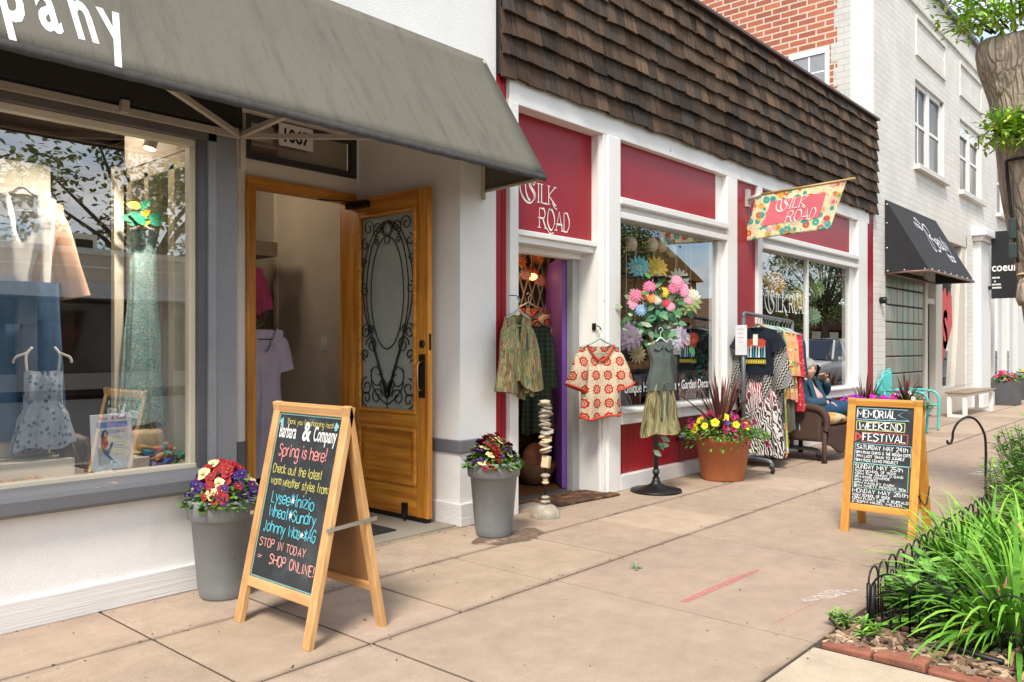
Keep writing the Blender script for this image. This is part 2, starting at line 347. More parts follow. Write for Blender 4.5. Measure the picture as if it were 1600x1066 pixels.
class Art:
    """flat lettering and marks on a plane: O lower-left, U reading direction, Vv up, thin offset along the normal"""
    def __init__(s, O, U, Vv, off=.002):
        s.O = V(O); s.U = V(U).normalized(); s.V = V(Vv).normalized(); s.N = s.U.cross(s.V).normalized(); s.off = off; s.mb = MB(); s.k = 0
    def P(s, x, y, e=0): return s.O + s.U * x + s.V * y + s.N * (s.off + e)
    def ribbon(s, pts, w, nib=None, col=None, closed=False):
        if col: s.mb.col = srgb(col) if isinstance(col, str) else col
        s.k += 1; e = (s.k % 9) * .00022; n = len(pts)
        if n < 2: return
        A, B = [], []
        for i, (x, y) in enumerate(pts):
            a = pts[max(i - 1, 0)]; b = pts[min(i + 1, n - 1)]; dx, dy = b[0] - a[0], b[1] - a[1]; l = math.hypot(dx, dy) or 1
            nx, ny = -dy / l, dx / l
            if 0 < i < n - 1:
                d1 = (x - a[0], y - a[1]); l1 = math.hypot(*d1) or 1; ca = abs((-d1[1] / l1) * nx + (d1[0] / l1) * ny); f = min(1.8, 1 / max(ca, .45))
            else: f = 1
            h = w / 2 * f
            if nib: q = abs(nx * nib[0] + ny * nib[1]); h = w / 2 * (.22 + .78 * q)
            A.append((x + nx * h, y + ny * h)); B.append((x - nx * h, y - ny * h))
        b0 = len(s.mb.v)
        for p, q in zip(A, B): s.mb.v += [tuple(s.P(*q, e)), tuple(s.P(*p, e))]
        for i in range(n - 1): j = b0 + 2 * i; s.mb.face((j, j + 2, j + 3, j + 1), False)
    def text(s, txt, x, y, h, w=None, pen=.09, nib=None, col=None, jit=0, slope=0, serif=False, gap=.16, wide=1.0, slant=0):
        """single-stroke hand lettering; w = total width to fit"""
        ws = [(GW.get(c, .6)) for c in txt]; tot = sum(ws) + gap * (len(txt) - 1)
        sx = (w / (tot * h)) if w else wide
        px = x; pen *= h
        for c, cw in zip(txt, ws):
            jy = jit * h * rnd.uniform(-1, 1); js = 1 + jit * rnd.uniform(-1, 1); cwid = cw * h * sx
            for st in GL.get(c, '').split('|'):
                if not st: continue
                sm = st.startswith('~'); pts = []
                for q in st.strip('~').split():
                    q = q.strip('~')
                    a, b = int(q[0]) / 6, (int(q[1]) - 3) / 6
                    X = px + a * cwid * js + slant * b * h; pts.append((X, y + jy + b * h * js + slope * (X - x)))
                if cw <= .25: pts = [(px + cwid / 2 + slant * (p[1] - y), p[1]) for p in pts]
                ends = (pts[0], pts[-1])
                if sm: pts = [(p.x, p.y) for p in crom([(p[0], p[1], 0) for p in pts], 5)]
                s.ribbon(pts, pen, nib, col)
                if serif and not sm:
                    for e in ends: s.ribbon([(e[0] - pen * 1.1, e[1]), (e[0] + pen * 1.1, e[1])], pen * .35, None, col)
            px += cwid + gap * h * sx
    def font(s, txt, x, y, size, xs=1.0, bold=0, shear=0, col=None, align='LEFT'):
        cu = bpy.data.curves.new('t', 'FONT'); cu.body = txt; cu.size = size; cu.offset = bold; cu.shear = shear; cu.align_x = align; cu.resolution_u = 3
        o = bpy.data.objects.new('t', cu); COL.objects.link(o); dg = bpy.context.evaluated_depsgraph_get(); me = bpy.data.meshes.new_from_object(o.evaluated_get(dg))
        if col: s.mb.col = srgb(col) if isinstance(col, str) else col
        b = len(s.mb.v); s.mb.v += [tuple(s.P(x + v.co.x * xs, y + v.co.y)) for v in me.vertices]
        for p in me.polygons: s.mb.face([b + i for i in p.vertices], False)
        bpy.data.objects.remove(o); bpy.data.curves.remove(cu); bpy.data.meshes.remove(me)
    def rect(s, x0, x1, y0, y1, col=None, e=0):
        if col: s.mb.col = srgb(col) if isinstance(col, str) else col
        s.mb.poly([s.P(x0, y0, e), s.P(x1, y0, e), s.P(x1, y1, e), s.P(x0, y1, e)])
    def shape(s, pts, col=None, e=0):
        if col: s.mb.col = srgb(col) if isinstance(col, str) else col
        s.mb.poly([s.P(x, y, e) for x, y in pts])
    def frame(s, x0, x1, y0, y1, w, col): s.ribbon([(x0, y0), (x1, y0)], w, None, col); s.ribbon([(x1, y0), (x1, y1)], w); s.ribbon([(x1, y1), (x0, y1)], w); s.ribbon([(x0, y1), (x0, y0)], w)
    def build(s, name, m, parent, **k): return s.mb.build(name, m, parent, **k)


# ================================================================= SETTING
GREY = lambda v: (v, v, v)
ATTR = mat('tinted', (1, 1, 1), .75, attr=True, var=.1, fine=.06)
CHALK = mat('chalk_marks', (1, 1, 1), .95, attr=True, var=.12, vs=60, fine=.15, fs=300)
PAINTED = mat('painted_marks', (1, 1, 1), .6, attr=True, var=.04)
STUCCO = mat('white_stucco', (.80, .80, .79), .8, var=.06, vs=2.5, fine=.05, fs=120, bump=.28, bs=85, stain=[(3.5, .60, .75, (.55, .54, .52), .25, (1, 1, .25))])
STUCCO_IN = mat('warm_stucco', (.83, .76, .69), .8, var=.05, vs=2.5, fine=.05, fs=120, bump=.45, bs=80)
GREYTRIM = mat('grey_trim_paint', (.145, .15, .165), .55, var=.1, vs=3, fine=.06, bump=.12, bs=70, stain=[(7, .62, .70, (.27, .28, .30), .55, (.35, 1, 1)), (2.3, .70, .715, (.42, .33, .25), .9, (1, 1, 6))])
GREYSTUC = mat('grey_stucco', (.20, .20, .215), .8, var=.07, fine=.08, fs=140, bump=.6, bs=120)
CREAM = mat('cream_paint', (.62, .56, .44), .5, var=.05, fine=.03)
WHITE = mat('white_paint', (.80, .79, .77), .45, var=.04, vs=3, fine=.03, bump=.05, stain=[(9, .66, .7, (.5, .47, .42), .5, (1, 1, .3))])
BOARD = mat('white_board_paint', (.72, .72, .71), .6, var=.05, fine=.07, fs=30, stretch=(.12, 1, 6), bump=.35, bs=16, stain=[(14, .70, .72, (.10, .09, .08), .8)])
DARK = mat('dark_brown', (.018, .014, .011), .7, var=.2)
BLACK = mat('black_iron', (.012, .012, .013), .42, metal=.3, var=.25, vs=30, bump=.1)
TAN = mat('awning_bar_paint', (.40, .35, .29), .5, var=.08)
CONC = mat('entry_concrete', (.30, .27, .22), .85, var=.14, vs=3, fine=.12, fs=160, bump=.2, bs=120)
GLASS_A = glass('shop_glass', .27, fr=1.0)
GLASS_B = glass('gift_glass', .22, fr=1.0)

def ground_mats():
    def slab(name, col, k=1):
        t = NT(name); c = t.mix(1, t.attr(), col, 'MULTIPLY')
        c = t.mix(1, c, t.ramp(t.noise(.9, 6, None, .6), [(.3, .91), (.7, 1.06)]), 'MULTIPLY')
        c = t.mix(1, c, t.ramp(t.noise(6, 7, None, .7), [(.3, .84), (.7, 1.10)]), 'MULTIPLY')
        c = t.mix(1, c, t.ramp(t.noise(230, 3, None, .7), [(.3, .66), (.7, 1.24)]), 'MULTIPLY')
        w = t.n.new('ShaderNodeTexVoronoi'); w.inputs['Scale'].default_value = 5.5; t.l(t.c, w.inputs['Vector'])       # gum spots, grit
        f = t.math('LESS_THAN', t.math('ADD', w.outputs['Distance'], t.math('MULTIPLY', t.noise(60, 3), .06)), .075)
        pick = t.math('GREATER_THAN', t.sepv(w.outputs['Color'])[0], .72); c = t.mix(t.math('MULTIPLY', t.math('MULTIPLY', f, pick), .45), c, (.10, .085, .07))
        st = t.ramp(t.noise(1.7, 7, None, .7), [(.58, 0), (.70, .35)]); c = t.mix(st, c, (.21, .155, .115))
        if k:                                                # dirt washed into the long joints and along the wall foot
            yy = t.sepv()[1]; dm = None
            for y_ in (4.19, 3.61, 2.838, 1.37):
                d_ = t.math('ABSOLUTE', t.math('SUBTRACT', yy, y_)); dm = d_ if dm is None else t.math('MINIMUM', dm, d_)
            dm = t.math('ADD', dm, t.math('MULTIPLY', t.noise(4, 6, None, .7), .09))
            c = t.mix(t.ramp(dm, [(.035, .62), (.085, 0)]), c, (.13, .09, .065))
        t.base(c); t.b.inputs['Roughness'].default_value = .82; t.b.inputs['Specular IOR Level'].default_value = .3
        t.bump(t.math('ADD', t.noise(300, 2), t.math('MULTIPLY', t.noise(40, 3), .5)), .22, .003); return t.m
    return slab('sidewalk_concrete', (.44, .337, .255)), slab('pale_concrete', (.56, .46, .35), 0)
SLAB, PALE = ground_mats()
JOINT = mat('joint_dirt', (.05, .036, .026), .95, var=.3, vs=20)
ASPH = mat('asphalt', (.055, .055, .058), .9, var=.15, fine=.25, fs=200, bump=.3, bs=200)
struct('ground', MB().box(-300, 400, -300, 300, -.6, -.16), ASPH)
struct('road', MB().box(-60, 150, -15.2, -1.25, -.3, -.135), mat('road_asphalt', (.07, .07, .072), .9, var=.12, fine=.2, fs=180))
def slabs(name, rects, m, base):
    mb = MB()
    for (x0, x1, y0, y1) in rects:
        q = rnd.uniform(.88, 1.08); mb.col = (q, q * rnd.uniform(.98, 1.01), q * rnd.uniform(.96, 1.01)); g = .0075
        dz = rnd.uniform(-.0015, .0015)
        mb.box(x0 + g, x1 - g, y0 + g, y1 - g, -.1, dz)
    mb.m = 1; mb.col = (.9, .9, .9); mb.box(*base, -.15, -.007)
    return struct(name, mb, [m, JOINT], bevel=.004)
R_ = []
ax = [-2.2, -1.5, -.85, -.2, .42, 1.04, 1.668, 2.277, 2.845, 3.543, 4.28, 5.04, 5.8, 6.5, 7.25, 7.95, 8.6, 9.3, 10, 10.75, 11.5, 12.25, 13, 13.75, 14.5, 15.25, 16, 16.75, 17.5, 18.25, 19, 19.75, 20.5, 21.25, 22, 22.75, 23.5, 24.25, 25, 26, 27, 28]
for i in range(len(ax) - 1):
    R_.append((ax[i], ax[i + 1], 3.61, 4.3)); R_.append((ax[i], ax[i + 1], 2.838, 3.61))
bx = [-2.2, -.6, .88, 2.285, 3.58, 5.06, 6.53, 8.0, 9.45, 10.9, 12.4, 13.9, 15.4, 16.9, 18.4, 19.9, 21.4, 22.9, 24.4, 26, 27.5]
for i in range(len(bx) - 1): R_.append((bx[i], bx[i + 1], 1.37, 2.838))
R2 = [(bx[i], bx[i + 1], a, b) for i in range(11, len(bx) - 1) for a, b in ((-.1, 1.37),)]
slabs('sidewalk', R_ + R2, SLAB, (-2.2, 28, -.1, 4.3))
slabs('pale_pavement', [(bx[i], bx[i + 1], a, b) for i in range(3) for a, b in ((-.1, 1.37), (-1.1, -.1))] + [(2.285, 3.53, -.1, 1.37), (2.285, 3.53, -1.1, -.1)], PALE, (-2.2, 3.55, -1.1, 1.37))
struct('kerb', MB().box(-60, 150, -1.25, -1.1, -.2, .0), CONC, bevel=.02)
struct('verge', MB().box(13.9, 150, -1.1, -.1, -.2, -.012).box(28, 150, -.1, 6, -.2, -.012), PALE)
struct('far_sidewalk', MB().box(-60, 150, -18, -15.2, -.2, .0), SLAB)
struct('entry_floor', MB().box(2.42, 4.19, 4.22, 5.42, -.05, .012), CONC)
rnd.seed(17); k = MB()
for i in range(420):
    if i % 4: x, y = rnd.uniform(1, 9), rnd.choice((3.61, 2.838, 1.37, 4.16)) + rnd.gauss(0, .03)
    else: x, y = rnd.uniform(1, 9), rnd.uniform(1.4, 4.1)
    q = rnd.uniform(.002, .007) * (1.8 if rnd.random() < .06 else 1); k.col = rnd.choice(((.10, .07, .05), (.05, .04, .03), (.30, .22, .14), (.45, .40, .33), (.16, .12, .05)))
    M = Matrix.Translation((x, y, .002)) @ Matrix.Rotation(rnd.uniform(0, pi), 4, 'Z'); k.box(-q, q, -q * .45, q * .45, -.001, .002, M)
tag(k.build('grit', mat('grit', (1, 1, 1), .9, attr=True)), 'grit, seeds and leaf crumbs scattered over the sidewalk', 'grit', kind='stuff')
# ground marks
def smear(name, pts, w, col, label, alpha=.5, sc=40):
    t = NT(name); t.base(col); t.b.inputs['Roughness'].default_value = .9
    n = t.noise(sc, 5, None, .7); t.l(t.ramp(n, [(.62 - alpha * .28, 0), (.80 - alpha * .22, min(1, alpha + .1))]), t.b.inputs['Alpha'])
    mb = MB(); P = [V((*p, 0)) for p in pts]; b = None
    for i, p in enumerate(P):
        d = (P[min(i + 1, len(P) - 1)] - P[max(i - 1, 0)]).normalized(); s = V((-d.y, d.x, 0)) * w[i] / 2
        mb.v += [tuple(p - s + V((0, 0, .0035))), tuple(p + s + V((0, 0, .0035)))]
        if i: k = 2 * i; mb.face((k - 2, k, k + 1, k - 1))
    return tag(mb.build(name, t.m), label, 'paint mark')
smear('paint_mark', [(3.70, 2.10), (3.95, 2.095), (4.25, 2.085), (4.52, 2.075)], [.035, .05, .045, .03], (.60, .20, .20), 'faded pink sprayed line on the sidewalk, the longest of the paint marks', .85)
smear('paint_mark', [(3.66, 1.62), (4.0, 1.60), (4.25, 1.58)], [.012, .02, .01], (.66, .25, .22), 'thin broken pink paint line on the sidewalk near the garden corner', .6)
smear('paint_splash', [(4.08, 1.66), (4.22, 1.60), (4.36, 1.57), (4.5, 1.50)], [.02, .09, .11, .02], (.7, .66, .6), 'white splash of spilt paint on the sidewalk near the garden corner', .66, 48)
smear('paint_mark', [(9.3, 1.92), (10.4, 1.86)], [.22, .2], (.78, .74, .68), 'white painted patch on the far sidewalk behind the curved iron hook', .8, 12)
smear('paint_mark', [(8.7, 1.75), (10.1, 1.72)], [.22, .2], (.66, .35, .30), 'faint pink painted patch on the far sidewalk behind the curved iron hook', .45, 12)
smear('brown_patch', [(3.87, 3.76), (4.0, 3.74), (4.2, 3.70), (4.42, 3.72), (4.5, 3.78)], [.05, .26, .34, .22, .04], (.16, .105, .07), 'brown patch on the sidewalk under the right grey pot', .95, 9)  # broken brown patch spread around the foot of the pot
mb = MB()
for i in range(5): mb.leaf((4.07 + rnd.uniform(-.01, .01), 2.62 + rnd.uniform(-.01, .01), .006), (rnd.uniform(-1, 1), rnd.uniform(-1, 1), .35), (0, 0, 1), .04, .025)
tag(mb.build('litter_scrap', mat('green_scrap', (.0, .30, .10), .5)), 'crumpled bright green scrap lying on the sidewalk', 'litter')

# ================================================================= LEFT SHOP (white stucco, grey trim)
SH = thing('clothing_shop_building', (1.5, 4.2, 0), 'white stucco clothing shop with grey window trim and recessed wooden door', 'building')
B = lambda: MB()
w = B(); w.box(-3, 2.40, 4.2, 4.42, .135, .53)                       # under the window
w.box(-3, 4.19, 4.2, 4.42, 3.42, 7.2); w.box(4.19, 4.576, 4.2, 5.5, .165, 7.2)
w.box(-3, -2.2, 4.2, 4.42, .53, 3.42)
w.build('stucco_wall', STUCCO, SH)
B().box(-3, 2.405, 4.172, 4.3, 0, .138).build('base_board', BOARD, SH, bevel=.004)
B().box(4.17, 4.574, 4.172, 5.38, 0, .165).build('base_board', BOARD, SH, bevel=.006)
B().box(4.17, 4.575, 4.178, 5.38, .53, .625).build('trim_band', GREYTRIM, SH, bevel=.01)
p = B(); prof = [(4.3, .525), (4.135, .525), (4.118, .545), (4.116, .60), (4.13, .622), (4.165, .640), (4.26, .655), (4.3, .655)]
p.prism([(-3, y, z) for y, z in prof], (5.2, 0, 0)); p.build('window_sill', GREYTRIM, SH, bevel=.004)
B().box(2.195, 2.245, 4.205, 4.32, .53, 2.50).build('window_trim', mat('dark_grey_paint', (.085, .085, .095), .5), SH)
B().box(2.245, 2.292, 4.19, 4.32, .53, 2.50).build('window_trim', mat('light_grey_paint', (.22, .225, .245), .5), SH)
B().box(2.292, 2.418, 4.196, 4.36, .138, 2.60).build('corner_post', GREYSTUC, SH, bevel=.004)
B().box(2.30, 2.435, 4.188, 4.40, .535, .625).build('trim_band', GREYTRIM, SH, bevel=.006)
B().box(-3, 2.42, 4.21, 4.40, 2.60, 3.42).build('shade_band_board', DARK, SH)  # made-up board, coloured dark for the shaded inside of the awning
B().box(2.42, 4.19, 4.24, 4.40, 3.10, 3.42).build('header_wall', STUCCO_IN, SH)
B().box(-3, 2.292, 4.19, 4.36, 2.43, 2.60).build('head_trim', mat('brown_grey_trim', (.11, .10, .10), .5), SH)
f = B(); f.box(-3, 2.195, 4.235, 4.285, 2.392, 2.43); f.box(2.158, 2.195, 4.235, 4.285, .66, 2.392); f.box(-3, 2.195, 4.225, 4.285, .645, .672)
wf = f.build('window_frame', CREAM, SH, bevel=.004)
B().pane(-3, 2.16, 4.26, .668, 2.396).build('window_pane', GLASS_A, wf)
# display stage and the shop's room behind the glass
B().box(-3, 2.30, 4.29, 5.45, .45, .640).build('display_stage', mat('cream_stage', (.55, .50, .42), .6, var=.05), SH)
ROOM = mat('shop_wall', (.52, .44, .35), .85, var=.05)
r = B(); r.box(-3, -2.9, 4.42, 9, 0, 2.78); r.box(-3, 6, 9, 9.1, 0, 3.3); r.box(6, 6.1, 9.0, 9.1, 0, 3.3); r.box(4.57, 4.66, 6.96, 9.0, 0, 3.3)
r.box(4.45, 4.57, 5.46, 6.96, 0, 3.15); r.box(2.35, 2.42, 5.46, 9, 2.7, 3.19)                                          # side wall seen through the open door
r.build('room_wall', ROOM, SH); r = B(); r.box(-2.9, 4.4, 8.9, 8.98, 0, 3.1); r.box(-2.9, 2.30, 6.2, 6.26, .0, 2.69); r.build('room_gloom_sheet', mat('room_gloom_brown', (.055, .038, .028), .9, var=.2), SH)  # sheets coloured dark to paint in the gloom of the deep room
B().box(4.44, 4.60, 6.96, 7.02, 0, 3.15).build('room_trim', CREAM, SH)
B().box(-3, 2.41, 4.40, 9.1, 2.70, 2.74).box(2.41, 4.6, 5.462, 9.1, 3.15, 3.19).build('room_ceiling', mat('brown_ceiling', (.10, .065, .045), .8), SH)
B().box(-3, 6, 5.45, 9.1, -.05, .02).build('room_floor', wood('shop_floor', '#6b5138', '#4f3a28', 0), SH)
ls = B().box(4.442, 4.449, 6.165, 6.255, 1.27, 1.395).build('light_switch', mat('ivory_plastic', (.6, .57, .5), .4), SH, bevel=.003)
B().box(4.434, 4.443, 6.198, 6.222, 1.31, 1.35).build('rocker', mat('ivory_plastic', (.6, .57, .5), .4), ls)
B().bar((4.43, 5.6, .0), (4.43, 6.95, .0), .02, .16).build('skirting', CREAM, SH)
# side display window towards the recess
s = B(); s.box(2.30, 2.418, 4.36, 5.37, .0, .56); s.build('side_wall', STUCCO_IN, SH)
s = B(); s.box(2.30, 2.416, 4.36, 5.37, 2.45, 3.1); s.build('side_header', STUCCO_IN, SH)
s = B()
for y0, y1 in ((4.40, 4.44), (4.72, 4.80), (5.06, 5.12), (5.30, 5.37)): s.box(2.31, 2.405, y0, y1, .62, 2.40)
s.box(2.31, 2.405, 4.36, 5.37, .56, .63); s.box(2.31, 2.405, 4.36, 5.37, 2.36, 2.45)
s.build('side_window_frame', CREAM, SH, bevel=.005)
B().box(2.355, 2.36, 4.40, 5.34, .62, 2.38).build('side_window_pane', GLASS_A, SH)
# recess: back wall with transom, ceiling
k = B(); k.box(2.42, 3.10, 5.37, 5.46, 0, 3.1); k.box(3.10, 4.19, 5.372, 5.46, 2.545, 2.675); k.box(3.10, 4.19, 5.372, 5.46, 3.0, 3.1)
k.build('recess_wall', STUCCO_IN, SH)
k = B(); k.box(3.10, 3.154, 5.36, 5.46, .62, 3.0); k.box(4.155, 4.19, 5.36, 5.46, 0, 3.0); k.build('recess_trim', WHITE, SH)
B().box(3.09, 3.156, 5.352, 5.46, 0.1, .62).build('trim_band', GREYTRIM, SH)
B().box(2.42, 4.19, 4.30, 5.46, 3.1, 3.14).build('recess_ceiling', STUCCO_IN, SH)
k = B(); dk = mat('transom_paint', (.035, .035, .038), .5)
k.box(3.156, 4.153, 5.352, 5.40, 2.677, 2.725); k.box(3.156, 4.153, 5.352, 5.40, 2.955, 2.998); k.box(3.156, 3.20, 5.352, 5.40, 2.725, 2.955); k.box(4.10, 4.153, 5.352, 5.40, 2.725, 2.955)
tw = k.build('transom_window', dk, SH, bevel=.003)
B().box(3.20, 4.10, 5.378, 5.384, 2.725, 2.955).build('pane', glass('transom_glass', .12), tw)
B().box(3.18, 4.12, 5.44, 5.455, 2.70, 2.98).build('transom_blind', mat('transom_cream', (.40, .30, .20), .8), tw)
# oak door case and the open door
OAK = wood('oak', '#df9a3c', '#a96822', 2, .38, 10); OAKX = wood('oak_rail', '#df9a3c', '#b06d24', 1, .38, 10); OAKH = wood('oak_head', '#df9a3c', '#b06d24', 0, .38, 10)
k = B(); k.box(3.156, 3.225, 5.33, 5.46, 0, 2.47).box(4.065, 4.135, 5.33, 5.46, 0, 2.47)
dc = k.build('door_frame', OAK, SH, bevel=.006)
B().box(3.156, 4.135, 5.328, 5.46, 2.47, 2.543).build('door_head', OAKH, dc, bevel=.006)
B().box(3.156, 4.135, 5.30, 5.46, .0, .03).build('door_sill', mat('aluminium_sill', (.3, .29, .28), .4, metal=.8), dc)
x0, x1, y0, y1, z0, z1 = 4.055, 4.10, 4.395, 5.325, .045, 2.475
k = B(); k.box(x0, x1, y0, y0 + .125, z0, z1); k.box(x0, x1, y1 - .125, y1, z0, z1)
door = k.build('door', OAK, SH, bevel=.004, label='oak door standing open with iron scrollwork over glass')
ya, yb = y0 + .125, y1 - .125
for a, b in ((z1 - .13, z1), (.70, .80), (z0, .27)): B().box(x0, x1, ya, yb, a, b).build('door_rail', OAKX, door, bevel=.006)
k = B()
k.box(x0 + .012, x1 - .012, ya, yb, .27, .70); k.prism([(x0 + .012, ya + .05, .32), (x0 - .004, ya + .085, .355), (x0 - .004, yb - .085, .355), (x0 + .012, yb - .05, .32)], (0, 0, .002))
k.box(x0 - .002, x0 + .02, ya + .07, yb - .07, .35, .63)
k.build('door_panel', OAKX, door, bevel=.006)
k = B()
for (a, b, c, d) in ((ya, ya + .03, .80, z1 - .13), (yb - .03, yb, .80, z1 - .13), (ya + .03, yb - .03, .80, .83), (ya + .03, yb - .03, z1 - .16, z1 - .13), (ya, ya + .03, .27, .70), (yb - .03, yb, .27, .70), (ya + .03, yb - .03, .27, .30), (ya + .03, yb - .03, .67, .70)): k.box(x0 - .014, x0 + .01, a, b, c, d)
k.build('door_moulding', OAKX, door, bevel=.008)
gz0, gz1, gy0, gy1 = .83, z1 - .16, ya + .03, yb - .03
FROST = mat('rain_glass', (.36, .40, .38), .22, var=.12, vs=3, fine=.1, fs=60, bump=.5, bs=28, coat=.4)
B().box(x0 + .018, x0 + .024, gy0, gy1, gz0, gz1).build('door_glass', FROST, door)
# wrought iron: oval, heart lines and scrolls (right half mirrored)
k = B(); cy = (gy0 + gy1) / 2; hw = (gy1 - gy0) / 2; H_ = gz1 - gz0; X = x0 + .004
def iron(pts, r=.0045):
    for sg in (1, -1): k.tube([(X, cy + sg * u * hw, gz0 + v * H_) for u, v in pts], r, 6)
def scroll(u, v, ru, a0, turns, dirn=1, shrink=.25, n=26):
    o = []
    for i in range(n + 1):
        t = i / n; rr = ru * (1 - (1 - shrink) * t); a = a0 + dirn * turns * 2 * pi * t; o.append((u + rr * cos(a), v + rr * sin(a) * hw / H_ * 1.0))
    return o
iron([(.62 * sin(a), .60 + .29 * cos(a)) for a in [pi * i / 40 for i in range(41)]])
iron([(.80 * sin(a), .60 + .36 * cos(a)) for a in [.08 + 1.75 * i / 24 for i in range(25)]]); iron([(.97 * sin(a), .60 + .37 * cos(a)) for a in [.15 + 1.3 * i / 20 for i in range(21)]])
iron([(.80 * sin(1.75), .60 + .36 * cos(1.75)), (.7, .45), (.45, .30), (.2, .18), (.02, .08)]); iron([(.97, .62), (.86, .5), (.62, .36), (.3, .2), (.05, .06)])
for u, v, r_, a0, tr, dn in ((.35, .935, .2, -pi / 2, 1.3, 1), (.72, .945, .2, pi, 1.3, -1), (.84, .86, .16, pi / 2, 1.1, -1), (.88, .77, .12, -pi / 2, 1.2, 1), (.42, .865, .1, 0, 1.2, 1), (.86, .62, .16, pi / 2, 1.2, -1), (.60, .33, .22, 0, 1.4, 1), (.82, .40, .18, pi / 2, 1.3, -1), (.85, .28, .16, -pi / 2, 1.3, 1), (.80, .11, .24, pi / 2, 1.35, -1), (.80, .05, .2, -pi / 2, 1.3, 1), (.40, .06, .22, pi, 1.3, -1), (.36, .16, .3, 1.0, .9, -1), (.62, .42, .12, pi, 1.2, 1)): iron(scroll(u, v, r_, a0, tr, dn))
iron([(0, .02), (.35, .06), (.6, .12), (.62, .2), (.4, .22), (.22, .18), (.0, .05)]); iron([(.0, .05), (.2, .09), (.28, .13), (.18, .16), (.05, .13), (.0, .09)])
k.tube(arc((X, cy, gz0 + .93 * H_), hw * .2, 0, 2 * pi, 24, (0, 1, 0)), .005, 6); k.tube(arc((X, cy, gz0 + .93 * H_), hw * .15, 0, 2 * pi, 24, (0, 1, 0)), .004, 6); k.tube(arc((X, cy, gz0 + .875 * H_), hw * .11, 0, 2 * pi, 18, (0, 1, 0)), .004, 6)
k.tube([(X, cy, gz0), (X, cy, gz0 + .1)], .004, 6)
k.build('iron_scrollwork', BLACK, door)
k = B(); k.box(x0 - .005, x0 + .002, y0 + .028, y0 + .098, .93, 1.25); k.build('handle_plate', mat('bronze', (.035, .025, .018), .35, metal=.6), door, bevel=.002)
k = B(); k.tube([(x0, y0 + .055, .985), (x0 - .045, y0 + .055, .99), (x0 - .055, y0 + .055, 1.02), (x0 - .055, y0 + .055, 1.16), (x0 - .045, y0 + .055, 1.19), (x0, y0 + .055, 1.195)], .008, 8)
k.build('handle', mat('brass', (.55, .32, .10), .3, metal=.9), door)
Mx = Matrix.Rotation(R(-90), 4, 'Y'); k = B(); k.lathe([(.03, 0), (.03, .008), (.022, .014), (.018, .016)], n=20); k.v = [tuple(Mx @ V(q) + V((x0, y0 + .06, 1.325))) for q in k.v]; k.build('lock', mat('bronze', (.035, .025, .018), .35, metal=.6), door)
k = B(); k.box(x0 + .01, x0 + .03, y0 - .003, y0 + .002, 1.28, 1.40); k.build('latch_plate', mat('bronze', (.035, .025, .018), .35, metal=.6), door)
k = B(); k.box(x0 - .06, x0, y1 - .27, y1 - .02, 2.40, 2.45); k.build('door_closer', BLACK, door, bevel=.008)
k = B(); k.bar((x0 - .02, y1 - .1, 2.455), (x0 - .28, y1 + .02, 2.455), .018, .01); k.build('closer_arm', BLACK, door)
k = B(); k.box(x0 - .03, x0, y0 + .22, y0 + .26, .05, .14); k.tube([(x0 - .02, y0 + .24, .1), (x0 - .05, y0 + .2, .015)], .008, 6); k.build('door_stop', BLACK, door)
k = B(); k.box(x0 - .002, x1, y0 + .02, y1, .012, .045); k.build('door_sweep', BLACK, door)
k = B(); k.box(x0 + .035, x0 + .06, y0 + .24, y0 + .42, 1.17, 1.25); k.build('notice_slot', BLACK, door)
# lamps inside the window, plus two unseen lights without fixtures deeper in the room
for i, (x, y) in enumerate(((1.93, 5.2), (1.52, 5.0))):
    t_ = thing('ceiling_light', (x, y, 2.70), ['recessed round ceiling lamp glowing above the middle of the clothes window', 'recessed round ceiling lamp glowing at the left of the clothes window'][i], 'ceiling lamp', 'recessed lamps in the clothes window')
    B().lathe([(.055, -.006), (.062, -.012), (.068, -.004), (.068, 0)], (x, y, 2.70), 24).build('rim', mat('lamp_rim', (.6, .55, .48), .4), t_)
    B().lathe([(.045, -.013), (.044, -.012)], (x, y, 2.70), 20).build('bulb', mat('warm_bulb', (1, .75, .42), .5, var=0, fine=0, emit=9), t_)
t_ = thing('track_spotlight', (2.16, 4.7, 2.70), 'white track spotlight lit at the top right of the clothes window', 'spotlight')
B().tube([(2.16, 4.7, 2.70), (2.16, 4.7, 2.56)], .012, 8).build('stem', mat('ivory_plastic', (.6, .57, .5), .4), t_)
k = B(); k.lathe([(.035, .0), (.04, .10), (.03, .13)], n=18); Mx = Matrix.Translation((2.15, 4.69, 2.45)) @ Matrix.Rotation(R(12), 4, 'Y'); k.v = [tuple(Mx @ V(q)) for q in k.v]; k.build('lamp_shade', mat('ivory_plastic', (.6, .57, .5), .4), t_)
k = B(); k.lathe([(.032, -.003), (.031, -.002)], n=18); k.v = [tuple(Mx @ V(q)) for q in k.v]; k.build('bulb', mat('warm_bulb', (1, .75, .42), .5), t_)
B().bar((1.4, 4.7, 2.695), (2.28, 4.7, 2.695), .03, .02).build('track', mat('ivory_plastic', (.6, .57, .5), .4), t_)
for (x, y) in ((1.93, 5.2), (1.52, 5.0), (.4, 6.4), (3.3, 6.6)):
    l = bpy.data.lights.new('point_light', 'POINT'); l.energy = 3.5 if y < 6 else 11; l.color = (1, .84, .64); l.shadow_soft_size = .015; o = bpy.data.objects.new('point_light', l); COL.objects.link(o); o.location = (x, y, 2.66 if y < 6 else 2.95); l.shadow_soft_size = .015 if y < 6 else .15

